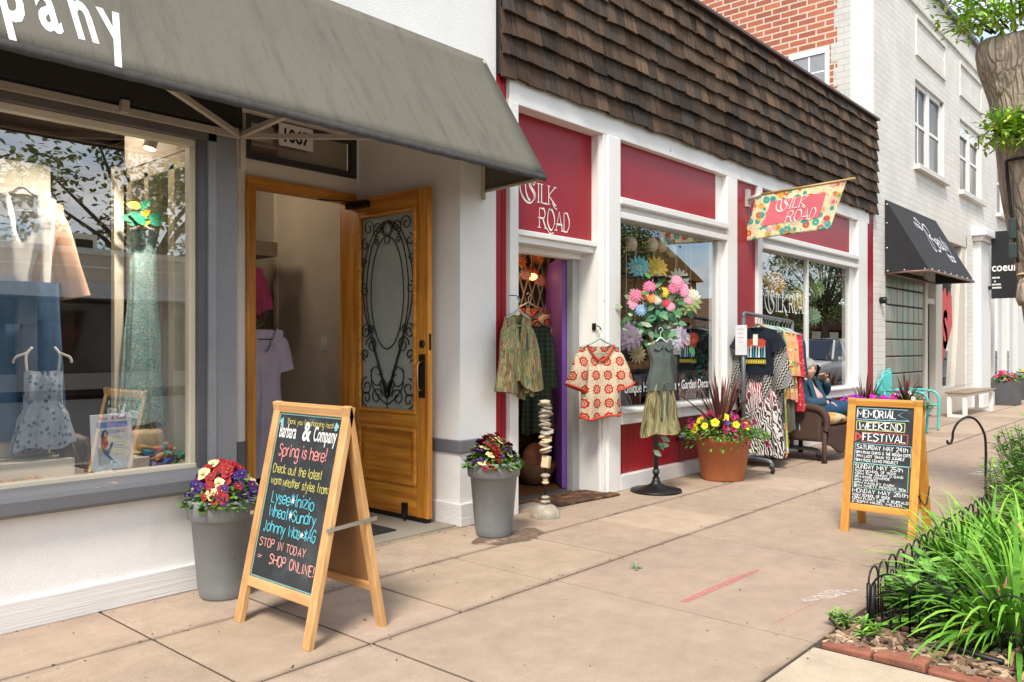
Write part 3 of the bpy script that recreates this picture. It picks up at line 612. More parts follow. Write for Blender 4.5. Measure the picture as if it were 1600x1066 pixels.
l = bpy.data.lights.new('track_light', 'SPOT'); l.energy = 70; l.color = (1, .86, .70); l.spot_size = R(95); l.spot_blend = .6; l.shadow_soft_size = .03; o = bpy.data.objects.new('track_light', l); COL.objects.link(o); o.location = (2.10, 4.50, 2.50); o.rotation_euler = (V((1.35, 4.85, 1.35)) - V((2.10, 4.50, 2.50))).to_track_quat('-Z', 'Y').to_euler()
# ---- number plate
n_ = thing('number_plate', (3.6, 5.335, 2.89), 'white house number plate reading 1067 above the wooden door', 'number plate')
B().box(3.42, 3.72, 5.338, 5.344, 2.815, 2.985).build('plate', WHITE, n_)
a = Art((3.42, 5.338, 2.815), (1, 0, 0), (0, 0, 1)); a.font('1067', .022, .035, .14, .86, .004, col=(.01, .01, .01)); a.build('lettering', PAINTED, n_)

# ---- grey canvas awning
AW = thing('awning', (1.5, 4.2, 2.49), 'weathered olive grey canvas awning with white lettering over the clothes shop', 'awning')
t = NT('awning_canvas'); c = t.mix(t.noise(1.2, 4), (.108, .100, .078), (.155, .144, .114))
c = t.mix(t.ramp(t.noise(1, 6, t.map((9, 1.6, 1.0)), .7), [(.50, 0), (.74, .6)]), c, (.055, .052, .045))          # dirt runs down the cloth
c = t.mix(t.ramp(t.noise(1, 6, t.map((55, 7, 4.5)), .75), [(.58, 0), (.68, .6)]), c, (.045, .042, .038))
c = t.mix(1, c, t.ramp(t.noise(150, 2), [(.3, .88), (.7, 1.1)]), 'MULTIPLY'); t.base(c); t.b.inputs['Roughness'].default_value = .85; t.bump(t.noise(1, 4, t.map((3, 3, 3))), .25, .02); CANVAS = t.m
k = B(); k.grid(lambda u, v: (-3 + 7.44 * u, 3.60 + .6 * v, 2.50 + .955 * v - .006 * sin(pi * v) - .003 * sin(pi * v) * sin(u * 30)), 60, 12)
k.build('canopy', CANVAS, AW, solid=.006)
k = B(); k.poly([(4.44, 3.60, 2.50), (4.44, 4.195, 2.47), (4.44, 4.195, 3.455)], False); 
k.build('end_panel', CANVAS, AW, solid=.004)
for xs_ in (-1.4, -.1, 1.95, 3.2): k = B(); k.tube([(xs_, 3.60 + .6 * v, 2.504 + .955 * v - .006 * sin(pi * v)) for v in [i / 8 for i in range(9)]], .0025, 5); k.build('seam', CANVAS, AW)
HEM = mat('awning_hem', (.05, .048, .046), .9, var=.3, vs=20)
k = B(); k.grid(lambda u, v: (-3 + 7.44 * u, 3.596 - .0 * v, 2.506 - .045 * v - .0012 * sin(u * 260) * v), 300, 1); k.build('hem', HEM, AW, solid=.004)
k = B(); k.tube([(-3, 3.615, 2.485), (4.43, 3.615, 2.485)], .014, 8); k.tube([(4.43, 3.615, 2.485), (4.43, 4.19, 2.465)], .014, 8); k.tube([(4.425, 4.185, 2.40), (4.425, 4.185, 3.44)], .014, 8)
k.bar((-3, 4.165, 2.485), (2.42, 4.165, 2.485), .03, .034)
for xf in (-.5, 1.74, 2.36, 2.94): k.bar((2.42 if xf > 1 else .2, 4.165, 2.485), (xf, 3.62, 2.485), .026, .026)
k.bar((2.44, 4.18, 2.3), (2.44, 4.18, 2.62), .03, .03)
k.build('awning_frame', TAN, AW)
B().box(1.75, 1.79, 4.12, 4.15, 2.47, 2.53).build('bracket', TAN, AW)
k = B(); k.poly([(-3, 4.14, 2.52), (2.42, 4.14, 2.52), (2.42, 4.185, 3.40), (-3, 4.185, 3.40)]); k.build('under_awning_shade', mat('under_awning_dark', (.03, .026, .022), .9), AW, solid=.003)  # dark sheet puts the shade under the awning into its colour
sv = V((0, .6, .955)).normalized(); a = Art((0, 3.60, 2.50), (1, 0, 0), sv, .004)
W_ = mat('awning_letter_white', (.84, .84, .88), .6, var=.03)
for ch, x in (('m', .90), ('p', 1.09), ('a', 1.235), ('n', 1.37), ('y', 1.505)):
    a.font(ch, x, .138, .50, .40, .012)
a.font('Barbara & Co', -.62, .098, .50, .36, .012)
a.build('lettering', W_, AW)
# ================================================================= RED GIFT SHOP
GS = thing('gift_shop_building', (9, 4.2, 0), 'red painted gift shop with white window frames and brown wood shingle upper wall', 'building')
RED = mat('red_gloss_paint', (.30, .010, .020), .38, var=.1, vs=1.5, fine=.05, fs=60, bump=.07, bs=35, spec=.4)
def boards(name, x0, x1, z0, z1, y=4.2, wd=.066):
    k = B(); k.box(x0, x1, y + .008, y + .03, z0, z1); x = x0
    while x < x1 - .005: k.box(x + .003, min(x + wd, x1) - .003, y, y + .009, z0, z1); x += wd
    return k.build(name, RED, GS, bevel=.002)
boards('red_boards', 4.58, 4.70, .0, 3.38, 4.205); boards('red_boards', 8.55, 9.08, 0, 3.38); boards('red_boards', 12.915, 13.29, 0, 3.38)
boards('red_panel', 6.19, 8.56, .137, .60, 4.21, .105); boards('red_panel', 9.08, 12.92, .137, .60, 4.21, .105)
w = B(); w.box(4.6, 13.29, 4.30, 4.34, 3.2, 4.78); w.box(6.0, 13.29, 4.31, 4.36, 0, .74); w.box(4.58, 4.80, 4.24, 4.5, 0, 3.3); w.box(8.25, 9.2, 4.31, 4.36, .6, 3.3); w.box(12.36, 13.29, 4.24, 4.36, 0, 3.3)
w.build('wall', DARK, GS)
# white woodwork
k = B(); k.box(4.70, 4.80, 4.165, 4.30, 0, 3.20); k.box(4.70, 13.0, 4.168, 4.36, 3.19, 3.385)
k.box(5.95, 6.06, 4.17, 4.56, 0, 3.19); k.box(6.0, 6.192, 4.15, 4.34, 0, 3.19); k.box(5.935, 5.95, 4.20, 4.235, 0, 3.19)
k.box(8.155, 8.30, 4.235, 4.34, 2.66, 3.19); k.box(8.30, 8.55, 4.165, 4.34, .60, 3.19); k.box(8.205, 8.30, 4.225, 4.34, .72, 2.47)
k.box(9.08, 9.205, 4.165, 4.34, .6, 3.19); k.box(12.31, 12.5, 4.225, 4.34, .72, 3.19); k.box(12.5, 12.915, 4.165, 4.34, .6, 3.19)
k.build('white_frame', mat('white_frame_paint', (.80, .79, .765), .42, var=.04, vs=2, fine=.03, bump=.06, bs=40, stain=[(16, .70, .715, (.16, .14, .12), .85, (1, 1, .4)), (3, .6, .8, (.62, .58, .52), .35, (1, 1, .3))]), GS, bevel=.006)
k = B()
for x0, x1 in ((6.192, 8.30), (9.205, 12.5)):
    k.box(x0, x1, 4.16, 4.34, 2.475, 2.535); k.box(x0, x1, 4.205, 4.34, 2.535, 2.60); k.box(x0, x1, 4.14, 4.34, 2.60, 2.665)
k.build('window_head', WHITE, GS, bevel=.008)
k = B()
for x0, x1 in ((6.192, 8.30), (9.205, 12.5)):
    k.box(x0, x1, 4.10, 4.34, .70, .735); k.box(x0, x1, 4.13, 4.34, .60, .70)
k.build('window_sill', WHITE, GS, bevel=.008)
k = B(); k.box(6.192, 8.56, 4.15, 4.32, 0, .137); k.box(9.08, 12.915, 4.15, 4.32, 0, .137); k.build('base_board', WHITE, GS, bevel=.005)
for x0, x1, z0, z1, nm in ((4.80, 5.95, 2.235, 3.19, 's'), (6.192, 8.155, 2.665, 3.19, 'a'), (9.205, 12.31, 2.665, 3.19, 'b')):
    yy = 4.30 if nm == 's' else 4.232; k = B(); k.box(x0, x1, yy, yy + .03, z0, z1); k.build('red_sign_panel' if nm == 's' else 'red_transom_panel', RED, GS)
k = B(); k.box(4.80, 5.95, 4.24, 4.46, 2.195, 2.24); k.box(4.80, 5.95, 4.27, 4.46, 2.14, 2.195); k.box(4.80, 5.95, 4.40, 4.5, 2.09, 2.14); k.build('door_head', WHITE, GS, bevel=.006)
# lettering on the sign panel
def silk(a, x, y, h, col, two=True, sp=1.0):
    nib = (sin(.5), cos(.5)); S = h * 1.45
    # swash S with its long loop to the left
    sw = [(.60, 1.02), (.50, 1.16), (.30, 1.18), (.12, 1.02), (.16, .78), (.36, .58), (.52, .36), (.46, .08), (.22, -.10), (-.10, -.08), (-.42, .14), (-.62, .52), (-.62, .90), (-.46, 1.12), (-.28, 1.06), (-.20, .78), (-.14, .42), (.04, .10), (.2, .04)]
    a.ribbon([(x + p.x * h, y - .02 * h + p.y * h) for p in crom([(u, v, 0) for u, v in sw], 6)], h * .13, nib, col)
    sw = [(.60, .98), (.50, .86), (.40, .94)]; a.ribbon([(x + u * h, y + v * h) for u, v in sw], h * .07, nib, col)
    sw = [(.28, 1.0), (.26, .84), (.44, .62), (.62, .42), (.62, .18), (.44, .02)]; a.ribbon([(x + p.x * h, y + p.y * h) for p in crom([(u, v, 0) for u, v in sw], 5)], h * .06, nib, col)
    a.text('ILK', x + .78 * h * sp, y, h, h * 1.55 * sp, .12, nib, col, serif=True)
    a.ribbon([(x + q[0] * h, y + q[1] * h) for q in ((2.05, .12), (2.25, -.12), (2.5, -.2))], h * .06, nib, col)
    if two: a.text('ROAD', x + .95 * h, y - 1.35 * h, h * 1.05, h * 2.75, .12, nib, col, serif=True); a.ribbon([(x + 1.6 * h, y - 1.35 * h), (x + 1.85 * h, y - 1.6 * h), (x + 2.2 * h, y - 1.52 * h)], h * .06, nib, col)
    else: a.text('ROAD', x + 2.75 * h * sp, y, h, h * 2.7 * sp, .12, nib, col, serif=True)
CRM = (.80, .76, .70)
a = Art((4.94, 4.30, 2.295), (1, 0, 0), (0, 0, 1), .003); silk(a, .125, .205, .153, CRM); a.build('lettering', PAINTED, GS)
# glazing
k = B(); k.pane(6.192, 8.21, 4.258, .735, 2.475); k.build('window_pane', GLASS_B, GS)
k = B(); k.pane(9.205, 12.31, 4.258, .735, 2.475); k.build('window_pane', GLASS_B, GS)
k = B(); k.box(10.722, 10.772, 4.23, 4.275, .735, 2.475); k.build('mullion', WHITE, GS)
a = Art((6.40, 4.255, .872), (1, 0, 0), (0, 0, 1), .002); a.font('Unique Home Accents • Garden Decor', 0, 0, .135, .77, .001, col=(.85, .85, .83)); a.build('window_lettering', PAINTED, GS)
a = Art((9.40, 4.255, 1.69), (1, 0, 0), (0, 0, 1), .002); silk(a, .2, .06, .215, (.85, .83, .78), False, 1.0); a.build('window_lettering', PAINTED, GS)
# doorway, purple door folded back, interior
k = B(); k.box(5.845, 5.935, 4.43, 4.50, 0, 2.10); k.build('door_jamb', mat('grey_jamb', (.33, .33, .33), .45, var=.08), GS, bevel=.004)
k = B(); k.box(4.72, 5.95, 4.28, 4.445, -.06, .004); k.build('door_step', CONC, GS)
M = Matrix.Translation((5.86, 4.51, 0)) @ Matrix.Rotation(R(48), 4, 'Z'); k = B(); k.box(0, .92, 0, .045, .03, 2.13, M)
pd = k.build('door', mat('purple_paint', (.17, .055, .35), .5, var=.08), GS, bevel=.003)
k = B(); k.box(.05, .87, -.012, 0, .06, .26, M); k.build('kick_plate', mat('purple_paint', (.17, .055, .35), .5), pd)
k = B(); k.tube([tuple(M @ V(q)) for q in ((.86, -.0, 1.0), (.86, -.06, 1.0), (.78, -.06, 1.0))], .01, 6); k.build('handle', BLACK, pd)
k = B(); k.box(4.80, 5.935, 4.445, 4.56, -.02, .022); k.build('threshold', mat('steel_sill', (.25, .24, .23), .4, metal=.7), GS)
FL = wood('dark_floor', '#7a5230', '#50331d', 0, .45)
k = B(); k.box(4.6, 13.3, 4.40, 10, -.05, .012); k.build('room_floor', FL, GS)
GW_ = mat('gift_room_wall', (.13, .085, .05), .85, var=.2, vs=2)
k = B(); k.box(4.58, 4.66, 4.5, 5.44, 0, 2.9); k.box(4.58, 13.3, 9.2, 9.3, 0, 2.9); k.box(13.2, 13.3, 4.4, 9.2, 0, 2.9); k.box(4.6, 13.3, 4.4, 9.2, 2.72, 2.76); k.build('room_wall', GW_, GS)
k = B(); k.box(6.05, 8.35, 5.30, 5.34, .0, 1.1); k.box(6.05, 8.35, 4.36, 5.30, .52, .60); k.box(9.1, 12.6, 4.36, 5.3, .52, .60); k.box(9.1, 12.6, 5.30, 5.34, 0, 1.0); k.build('display_stage', wood('display_wood', '#8a5a2c', '#5e3a1b', 0), GS)
# shingle facade, every course stepped
k = B(); z = 3.37; ci = 0
SH_M = NT('shingle_wood'); t = SH_M
g = t.noise(1, 5, t.map((34, 8, 1.6)), .65); c = t.mix(1, t.attr(), t.ramp(g, [(.28, .55), (.72, 1.4)]), 'MULTIPLY')
c = t.mix(t.ramp(t.noise(1, 4, t.map((60, 8, 3)), .6), [(.5, 0), (.75, .5)]), c, (.02, .016, .014))
c = t.mix(t.ramp(t.noise(1, 6, t.map((1.6, 3, .22)), .6), [(.665, 0), (.72, .75)]), c, (.30, .28, .26))          # pale run-off streaks
t.base(c); t.b.inputs['Roughness'].default_value = .9; t.b.inputs['Specular IOR Level'].default_value = .2; t.bump(g, .7, .01)
while z < 4.80:
    x = 4.583 + rnd.uniform(-.1, 0)
    while x < 13.30:
        wd = rnd.uniform(.10, .25); xa, xb = max(x, 4.582) + .002, min(x + wd, 13.305) - .003
        if xb - xa > .03:
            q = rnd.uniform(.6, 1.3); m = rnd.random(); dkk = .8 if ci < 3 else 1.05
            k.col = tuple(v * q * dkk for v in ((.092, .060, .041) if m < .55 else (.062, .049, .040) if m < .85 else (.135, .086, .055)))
            zb = z - rnd.uniform(0, .014) - (.012 if rnd.random() < .08 else 0); zt = min(z + .19, 4.825); th = rnd.uniform(.018, .034); dd = rnd.uniform(-.014, .010)
            yb, yt = 4.118 + dd, 4.168; e = rnd.uniform(-.008, .008)
            k.prism([(xa, yb, zb + e), (xb, yb, zb - e), (xb, yb + th, zb - e), (xa, yb + th, zb + e)], (0, 0, 0))
            b = len(k.v) - 8
            for i, (yy, zz) in enumerate(((yt - .012, zt), (yt - .012, zt), (yt, zt), (yt, zt))): k.v[b + 4 + i] = ((xa, xb, xb, xa)[i], yy, zz)
        x += wd
    z += .166; ci += 1
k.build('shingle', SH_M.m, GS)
B().box(4.578, 13.31, 4.10, 4.34, 4.825, 4.862).build('coping', mat('coping_metal', (.075, .038, .03), .5, var=.15), GS, bevel=.005)
k = B(); k.box(4.60, 13.28, 4.17, 4.30, 3.385, 4.83); k.build('shingle_backing', DARK, GS)
B().box(4.6, 13.29, 4.34, 16, 4.5, 4.6).build('roof', mat('flat_roof', (.12, .11, .1), .9), GS)

# ================================================================= WHITE BRICK BUILDING (far right)
WBR = thing('brick_building', (20, 4.2, 0), 'two storey brick building with white painted front and bare red brick side wall', 'building')
WB = brick('white_brick', '#e3e0d9', '#dcd9d2', '#d6d3cc', .30, .102, .010, .7, fine=.04)
RB = brick('red_brick', '#b4684a', '#96553f', '#cbb8a6', .30, .105, .014, .5, 'yz')
X0 = 13.30
holes = [(15.53, 17.47, 4.53, 6.06), (18.68, 20.62, 4.53, 6.02), (22.2, 24.0, 4.5, 6.0)]
def facade(mb, x0, x1, z0, z1, y0, y1, hs):
    xs = sorted({x0, x1, *[h[0] for h in hs], *[h[1] for h in hs]}); zs = sorted({z0, z1, *[h[2] for h in hs], *[h[3] for h in hs]})
    for i in range(len(xs) - 1):
        run = None
        for j in range(len(zs) - 1):
            cx, cz = (xs[i] + xs[i + 1]) / 2, (zs[j] + zs[j + 1]) / 2
            if any(h[0] < cx < h[1] and h[2] < cz < h[3] for h in hs):
                if run is not None: mb.box(xs[i], xs[i + 1], y0, y1, run, zs[j]); run = None
            elif run is None: run = zs[j]
        if run is not None: mb.box(xs[i], xs[i + 1], y0, y1, run, zs[-1])
k = B(); facade(k, X0, 30, .0, 7.85, 4.2, 4.55, holes + [(13.88, 19.25, 0, 3.65), (20.85, 27, .35, 3.6)]); k.build('front_wall', WB, WBR)
k = B(); k.box(X0, X0 + .3, 4.76, 14, 0, 7.85)
side = k.build('side_wall', RB, WBR)
k = B(); k.box(X0 - .002, X0 + .3, 4.55, 4.76, 0, 7.85)
z = 4.6; i = 0
for z, dlt in ((4.0, 0), (5.05, -.1), (5.5, -.1), (5.9, .0), (6.45, -.12), (6.9, 0), (7.3, -.1)):
    k.box(X0 - .004, X0 + .2, 4.72, 4.86 + dlt * .4, z, z + .3)
k.build('quoin', brick('white_brick_side', '#c6c3bc', '#bebbb4', '#b6b3ac', .30, .102, .010, .6, 'yz', fine=.04), WBR)
# side window
k = B(); k.box(X0 - .03, X0 + .05, 4.88, 5.55, 6.08, 6.17); k.box(X0 - .03, X0 + .05, 4.88, 4.95, 4.5, 6.08); k.box(X0 - .03, X0 + .05, 5.48, 5.55, 4.5, 6.08); k.box(X0 - .015, X0 + .05, 5.20, 5.225, 4.5, 6.08)
for z in (5.05, 5.42, 5.78): k.box(X0 - .012, X0 + .05, 4.95, 5.48, z, z + .025)
sw_ = k.build('side_window', WHITE, WBR, bevel=.004); B().box(X0 - .008, X0 - .004, 4.95, 5.48, 4.5, 6.08).build('pane', mat('dusty_pane', (.25, .26, .28), .15, spec=.8), sw_)
# panels and stringcourses
k = B(); SHD = mat('ledge_paint', (.55, .52, .46), .6)
for x0, x1 in ((15.55, 17.5), (18.65, 20.6)):
    for z in (6.48, 7.12): k.box(x0, x1, 4.165, 4.22, z, z + .07)
    k.box(x0, x0 + .05, 4.18, 4.22, 6.55, 7.12); k.box(x1 - .05, x1, 4.18, 4.22, 6.55, 7.12)
k.box(X0, 30, 4.16, 4.22, 7.32, 7.40); k.build('panel_moulding', WB, WBR)
B().box(X0 - .05, 30, 4.12, 4.6, 7.85, 7.95).build('coping', mat('grey_coping', (.10, .095, .10), .5), WBR)
k = B(); k.box(16.9, 18.6, 4.6, 9, 7.9, 8.6); k.prism([(16.9, 4.6, 8.6), (18.6, 4.6, 8.6), (17.75, 4.6, 9.1)], (0, 4, 0)); k.build('roof_dormer', mat('slate_dark', (.05, .05, .06), .7), WBR)
PN = mat('dark_pane', (.025, .028, .032), .12, spec=.25, var=0, fine=0)
for j, (x0, x1, z0, z1) in enumerate(holes):
    k = B(); k.box(x0, x0 + .07, 4.25, 4.5, z0, z1); k.box(x1 - .10, x1, 4.25, 4.5, z0, z1); k.box(x0, x1, 4.25, 4.5, z1 - .08 - (.22 if j else 0), z1); k.box(x0, x1, 4.25, 4.5, z0, z0 + .06)
    xm = (x0 + x1) / 2; k.box(xm - .09, xm + .09, 4.24, 4.5, z0, z1); k.box(x0 + .07, xm, 4.27, 4.48, (z0 + z1) / 2, (z0 + z1) / 2 + .06); k.box(xm, x1 - .1, 4.27, 4.48, (z0 + z1) / 2, (z0 + z1) / 2 + .06)
    if j == 0:
        k.box(x0 + .44, x0 + .47, 4.275, 4.48, z0, z1)
    wn = k.build('upper_window', WHITE, WBR, bevel=.006)
    B().box(x0 + .05, x1 - .05, 4.29, 4.30, z0 + .05, z1 - .05).build('pane', PN, wn)
    B().box(x0 - .08, x1 + .08, 4.10, 4.30, z0 - .09, z0).build('sill', WB, wn, bevel=.006)
    B().box(x0, x1, 4.8, 4.85, z0 - .3, z1 + .3).build('dark_room', mat('dim_room', (.05, .045, .04), .9), wn)
# ground floor, beauty shop: glass blocks, door, window
CR2 = mat('cream_white_paint', (.66, .62, .54), .5, var=.04)
gb = B(); t = NT('glass_block'); b_ = t.noise(3, 4, t.map((1, 1, .6))); c = t.mix(t.ramp(b_, [(.35, 0), (.7, 1)]), (.22, .17, .13), (.26, .30, .27)); c = t.mix(t.ramp(t.noise(1.1, 3), [(.45, 0), (.6, .7)]), c, (.17, .29, .23)); t.base(c); t.b.inputs['Roughness'].default_value = .3; t.bump(t.noise(9, 2, t.map((1, 1, .15))), .4, .02)
for i in range(7):
    for j in range(9):
        if i < 3 or True: gb.box(13.92 + i * .317, 13.92 + i * .317 + .295, 4.215, 4.30, .02 + j * .285, .02 + j * .285 + .262)
wb_ = B().box(13.88, 16.16, 4.24, 4.32, 0, 2.62).build('glass_block_window', mat('block_mortar', (.07, .055, .04), .8), WBR)
gb.build('glass_block', t.m, wb_, bevel=.012)
k = B(); k.box(16.16, 16.30, 4.19, 4.5, 0, 3.65); k.box(16.30, 16.52, 4.25, 4.5, 0, 3.65); k.box(16.98, 17.42, 4.22, 4.5, 0, 3.65); k.box(16.52, 16.98, 4.25, 4.5, 2.12, 2.22); k.box(17.42, 19.25, 4.22, 4.5, 0, .52); k.box(13.88, 19.3, 4.20, 4.5, 3.40, 3.65); k.box(13.9, 16.2, 4.22, 4.5, 2.6, 3.4)
k.prism([(19.25, 4.22, .5), (18.35, 4.22, .5), (18.95, 4.22, 3.4), (19.25, 4.22, 3.4)], (0, .2, 0)); k.build('shopfront_frame', CR2, WBR, bevel=.006)
dr = B().box(16.52, 16.98, 4.34, 4.40, .02, 2.12).build('door', mat('black_door_paint', (.012, .012, .014), .4), WBR, bevel=.005)
B().box(16.56, 16.60, 4.30, 4.34, .9, 1.2).build('handle', BLACK, dr)
sp = B().box(17.42, 19.0, 4.30, 4.31, .52, 3.4).build('shop_window_pane', glass('far_glass', .25, (.75, .78, .76)), WBR)
a = Art((17.50, 4.30, 1.0), (1, 0, 0), (0, 0, 1), .004)
a.shape([(.05, -.3), (.35, .1), (1.0, .75), (.95, 1.35), (.72, 1.45), (.6, 1.3), (.45, 1.5), (.15, 1.35), (.08, .7)], (.55, .08, .08))
a.font('S', .28, .30, 1.05, .75, .03, col=(.8, .78, .74)); a.build('window_decal', PAINTED, sp)
B().box(13.9, 20.2, 5.6, 5.7, 0, 3.6).build('shop_interior', mat('grey_room', (.16, .16, .155), .9), WBR)
# pilaster and the next shopfront
k = B(); k.box(19.9, 20.85, 4.06, 4.3, 0, 3.60); k.box(19.8, 20.95, 4.0, 4.3, 3.60, 3.70); k.box(19.7, 21.05, 3.92, 4.3, 3.70, 3.85); k.box(19.8, 20.95, 4.0, 4.3, .0, .3); k.build('pilaster', mat('white_pilaster', (.78, .78, .77), .5, var=.03), WBR, bevel=.015)
k = B(); k.box(20.85, 27, 4.16, 4.4, 3.1, 3.6); k.box(20.85, 27, 4.12, 4.4, .35, .46); k.box(20.85, 27, 4.2, 4.4, .0, .35)
for x in (20.85, 21.9, 23.3, 24.7): k.box(x, x + (.14 if x < 24 else 1.2), 4.2, 4.36, .46, 3.1)
k.build('shopfront_frame', mat('white_pilaster', (.78, .78, .77), .5), WBR, bevel=.006)
sp = B().box(20.9, 24.8, 4.30, 4.31, .46, 3.1).build('shop_window_pane', glass('far_glass', .25, (.75, .78, .76)), WBR)
B().box(20.9, 27, 5.2, 5.3, 0, 3.6).build('shop_interior', mat('pale_room', (.40, .40, .36), .9), WBR)
k = B(); k.lathe([(.055, 0), (.055, .09), (.04, .10)], (0, 0, 0), 14); k.v = [tuple(Matrix.Rotation(R(90), 4, 'X') @ V(q) + V((13.62, 4.2, 2.05))) for q in k.v]; k.build('wall_cap', BLACK, WBR)

BA = thing('awning', (15.3, 4.2, 2.5), 'black fabric awning with silver script lettering over the glass block window', 'awning')
BF = mat('black_canvas', (.016, .016, .018), .8, var=.15, fine=.1)
y0, xl, xr, zt, zb = 3.54, 13.84, 16.80, 3.68, 2.50
k = B(); k.poly([(xl, y0, zb), (xr, y0, zb), (xr, 4.19, zt), (xl, 4.19, zt)]); k.poly([(xl, y0, zb), (xl, 4.19, zt), (xl, 4.19, zb)]); k.poly([(xr, y0, zb), (xr, 4.19, zb), (xr, 4.19, zt)])
k.build('canopy', BF, BA, solid=.012)
k = B(); k.tube([(xl, y0, zb), (xr, y0, zb), (xr, 4.18, zb), (xl, 4.18, zb), (xl, y0, zb)], .02, 6); k.build('awning_frame', mat('copper_bar', (.20, .12, .09), .5), BA)
k = B()
for i in range(8): k.ball((xl + .15 + i * .38, y0 - .005, zb + .03), .016, 8, 5)
for y in (3.6, 3.9, 4.15): k.ball((xl - .005, y, zb + .03), .016, 8, 5)
for z in (2.9, 3.3, 3.6): k.ball((xl - .008, 4.16, z), .016, 8, 5)
k.build('snap', mat('steel', (.6, .6, .6), .3, metal=.9), BA)
sv = V((0, .65, 1.18)); a = Art((xl, y0, zb), (1, 0, 0), sv, .012); SIL = mat('silver_letter', (.62, .63, .66), .35, metal=.3)
nib = (sin(.6), cos(.6))
a.text('the', .95, .93, .13, .30, .14, None); sw = [(1.38, 1.05), (1.22, 1.16), (1.12, 1.02), (1.28, .92), (1.42, 1.0), (1.45, .72), (1.36, .5), (1.26, .56), (1.34, .8), (1.5, 1.05), (1.68, 1.04), (1.66, .88), (1.5, .80), (1.72, .72), (1.70, .54), (1.52, .52)]
a.ribbon([(p.x, p.y) for p in crom([(u, v, 0) for u, v in sw], 6)], .05, nib); a.text('eauty', 1.75, .60, .30, .72, .16, nib, slant=.1); a.text('bar', 2.05, .36, .17, .42, .2); a.build('lettering', SIL, BA)

BS = thing('blade_sign', (20.6, 3.8, 2.4), 'black hanging sign reading coeur on two arms from the white pilaster', 'sign')
B().box(20.57, 20.63, 3.44, 4.0, 2.38, 3.86).build('panel', mat('sign_black', (.014, .014, .016), .35), BS, bevel=.006)
k = B()
for z in (3.62, 2.58): k.box(20.58, 20.62, 4.0, 4.2, z, z + .08); k.box(20.55, 20.65, 4.19, 4.21, z - .05, z + .13)
k.build('arm', BLACK, BS)
a = Art((20.57, 4.0, 2.38), (0, -1, 0), (0, 0, 1), .004); a.font('coeur', .012, .60, .255, .82, .004, col=(.8, .79, .75)); [a.rect(x0_, x1_, z_, z_ + .035, (.6, .6, .57)) for x0_, x1_, z_ in ((.02, .10, .44), (.11, .17, .44), (.02, .09, .29), (.10, .19, .29), (.02, .20, .22), (.06, .09, .36))]; a.build('lettering', PAINTED, BS)

# ================================================================= ACROSS THE STREET (seen mirrored in the shop windows)
def shop(name, x0, x1, y, h, depth, wallm, label, fascia, awn=None, gable=False):
    b = thing(name, ((x0 + x1) / 2, y, 0), label, 'building')
    k = B(); k.box(x0, x1, y - depth, y, 2.9, h); k.box(x0, x0 + .5, y - depth, y, 0, 2.9); k.box(x1 - .5, x1, y - depth, y, 0, 2.9); k.box(x0, x1, y - depth, y - depth + .3, 0, 2.9)
    n = max(2, int((x1 - x0) / 4)); 
    for i in range(1, n): xx = x0 + (x1 - x0) * i / n; k.box(xx - .25, xx + .25, y - 1, y, 0, 2.9)
    k.box(x0, x1, y - .4, y - .05, 0, .5)
    if gable: k.prism([(x0 - .4, y - depth, h), (x1 + .4, y - depth, h), ((x0 + x1) / 2, y - depth, h + 2.4)], (0, depth + .4, 0))
    k.build('wall', wallm, b)
    k = B()
    for i in range(n): k.box(x0 + (x1 - x0) * i / n + .25, x0 + (x1 - x0) * (i + 1) / n - .25, y - .3, y - .25, .5, 2.9)
    k.build('shop_window', mat('far_dark_glass', (.02, .022, .025), .05, spec=1), b)
    if not gable: B().box(x0 - .1, x1 + .1, y - .3, y + .12, h - .02, h + .16).build('coping', fascia, b)
    for z in ((h - .45,) if not gable else ()): B().box(x0, x1, y, y + .06, z, z + .07).build('string_course', fascia, b)
    k = B()
    if awn: k.box(x0, x1, y, y + 1.5, 2.75, 3.2)
    k.v and k.build('canopy', awn, b)
    return b
BEI = mat('beige_block', (.58, .52, .42), .85, var=.06, bump=.2, bs=8, stretch=(1, 1, 9))
CRF = mat('cream_fascia', (.74, .70, .60), .7)
shop('far_shop', -8, 21, -18, 4.2, 12, BEI, 'low beige shop across the street with pale canopy, mirrored in the clothes window', CRF, mat('pale_canopy', (.80, .77, .70), .7))
TMB = wood('timber_wall', '#d29445', '#a5692c', 2, .6, 2)
shop('far_shop', 23, 36, -18.5, 5.2, 12, brick('tan_brick', '#a4764f', '#8d6543', '#b9a48a', .25, .09, .012), 'tan brick shop across the street beside the timber clad house', CRF, mat('green_canopy', (.08, .12, .10), .7))
shop('far_shop', 37.5, 48.4, -18, 5.6, 12, TMB, 'golden timber clad shop with gable roof across the street, mirrored in the gift shop window', CRF, None, True)
shop('far_shop', 56, 92, -18, 5.0, 12, brick('brown_brick', '#9c6a4e', '#80533d', '#a8937e', .25, .09, .012), 'long brown brick shop row at the far end of the street', CRF, mat('rust_canopy', (.25, .06, .04), .7))
rb = thing('roof_vent', (10.9, -22, 4.2), 'white roof vent box on the beige shop across the street', 'vent')
B().box(10.2, 11.7, -23.2, -21, 4.2, 5.2).build('housing', CRF, rb); B().box(10.35, 10.9, -21.0, -20.97, 4.4, 5.0).box(11.0, 11.55, -21.0, -20.97, 4.4, 5.0).build('louvre', DARK, rb)
up = thing('utility_pole', (10.0, -26, 0), 'wooden utility pole with crossarm behind the beige shop', 'pole')
B().tube([(10, -26, 0), (10, -26, 8.2)], .13, 8).build('pole', mat('pole_wood', (.10, .075, .055), .9), up); B().box(8.9, 11.1, -26.06, -25.94, 7.3, 7.45).build('crossarm', mat('pole_wood', (.10, .075, .055), .9), up)
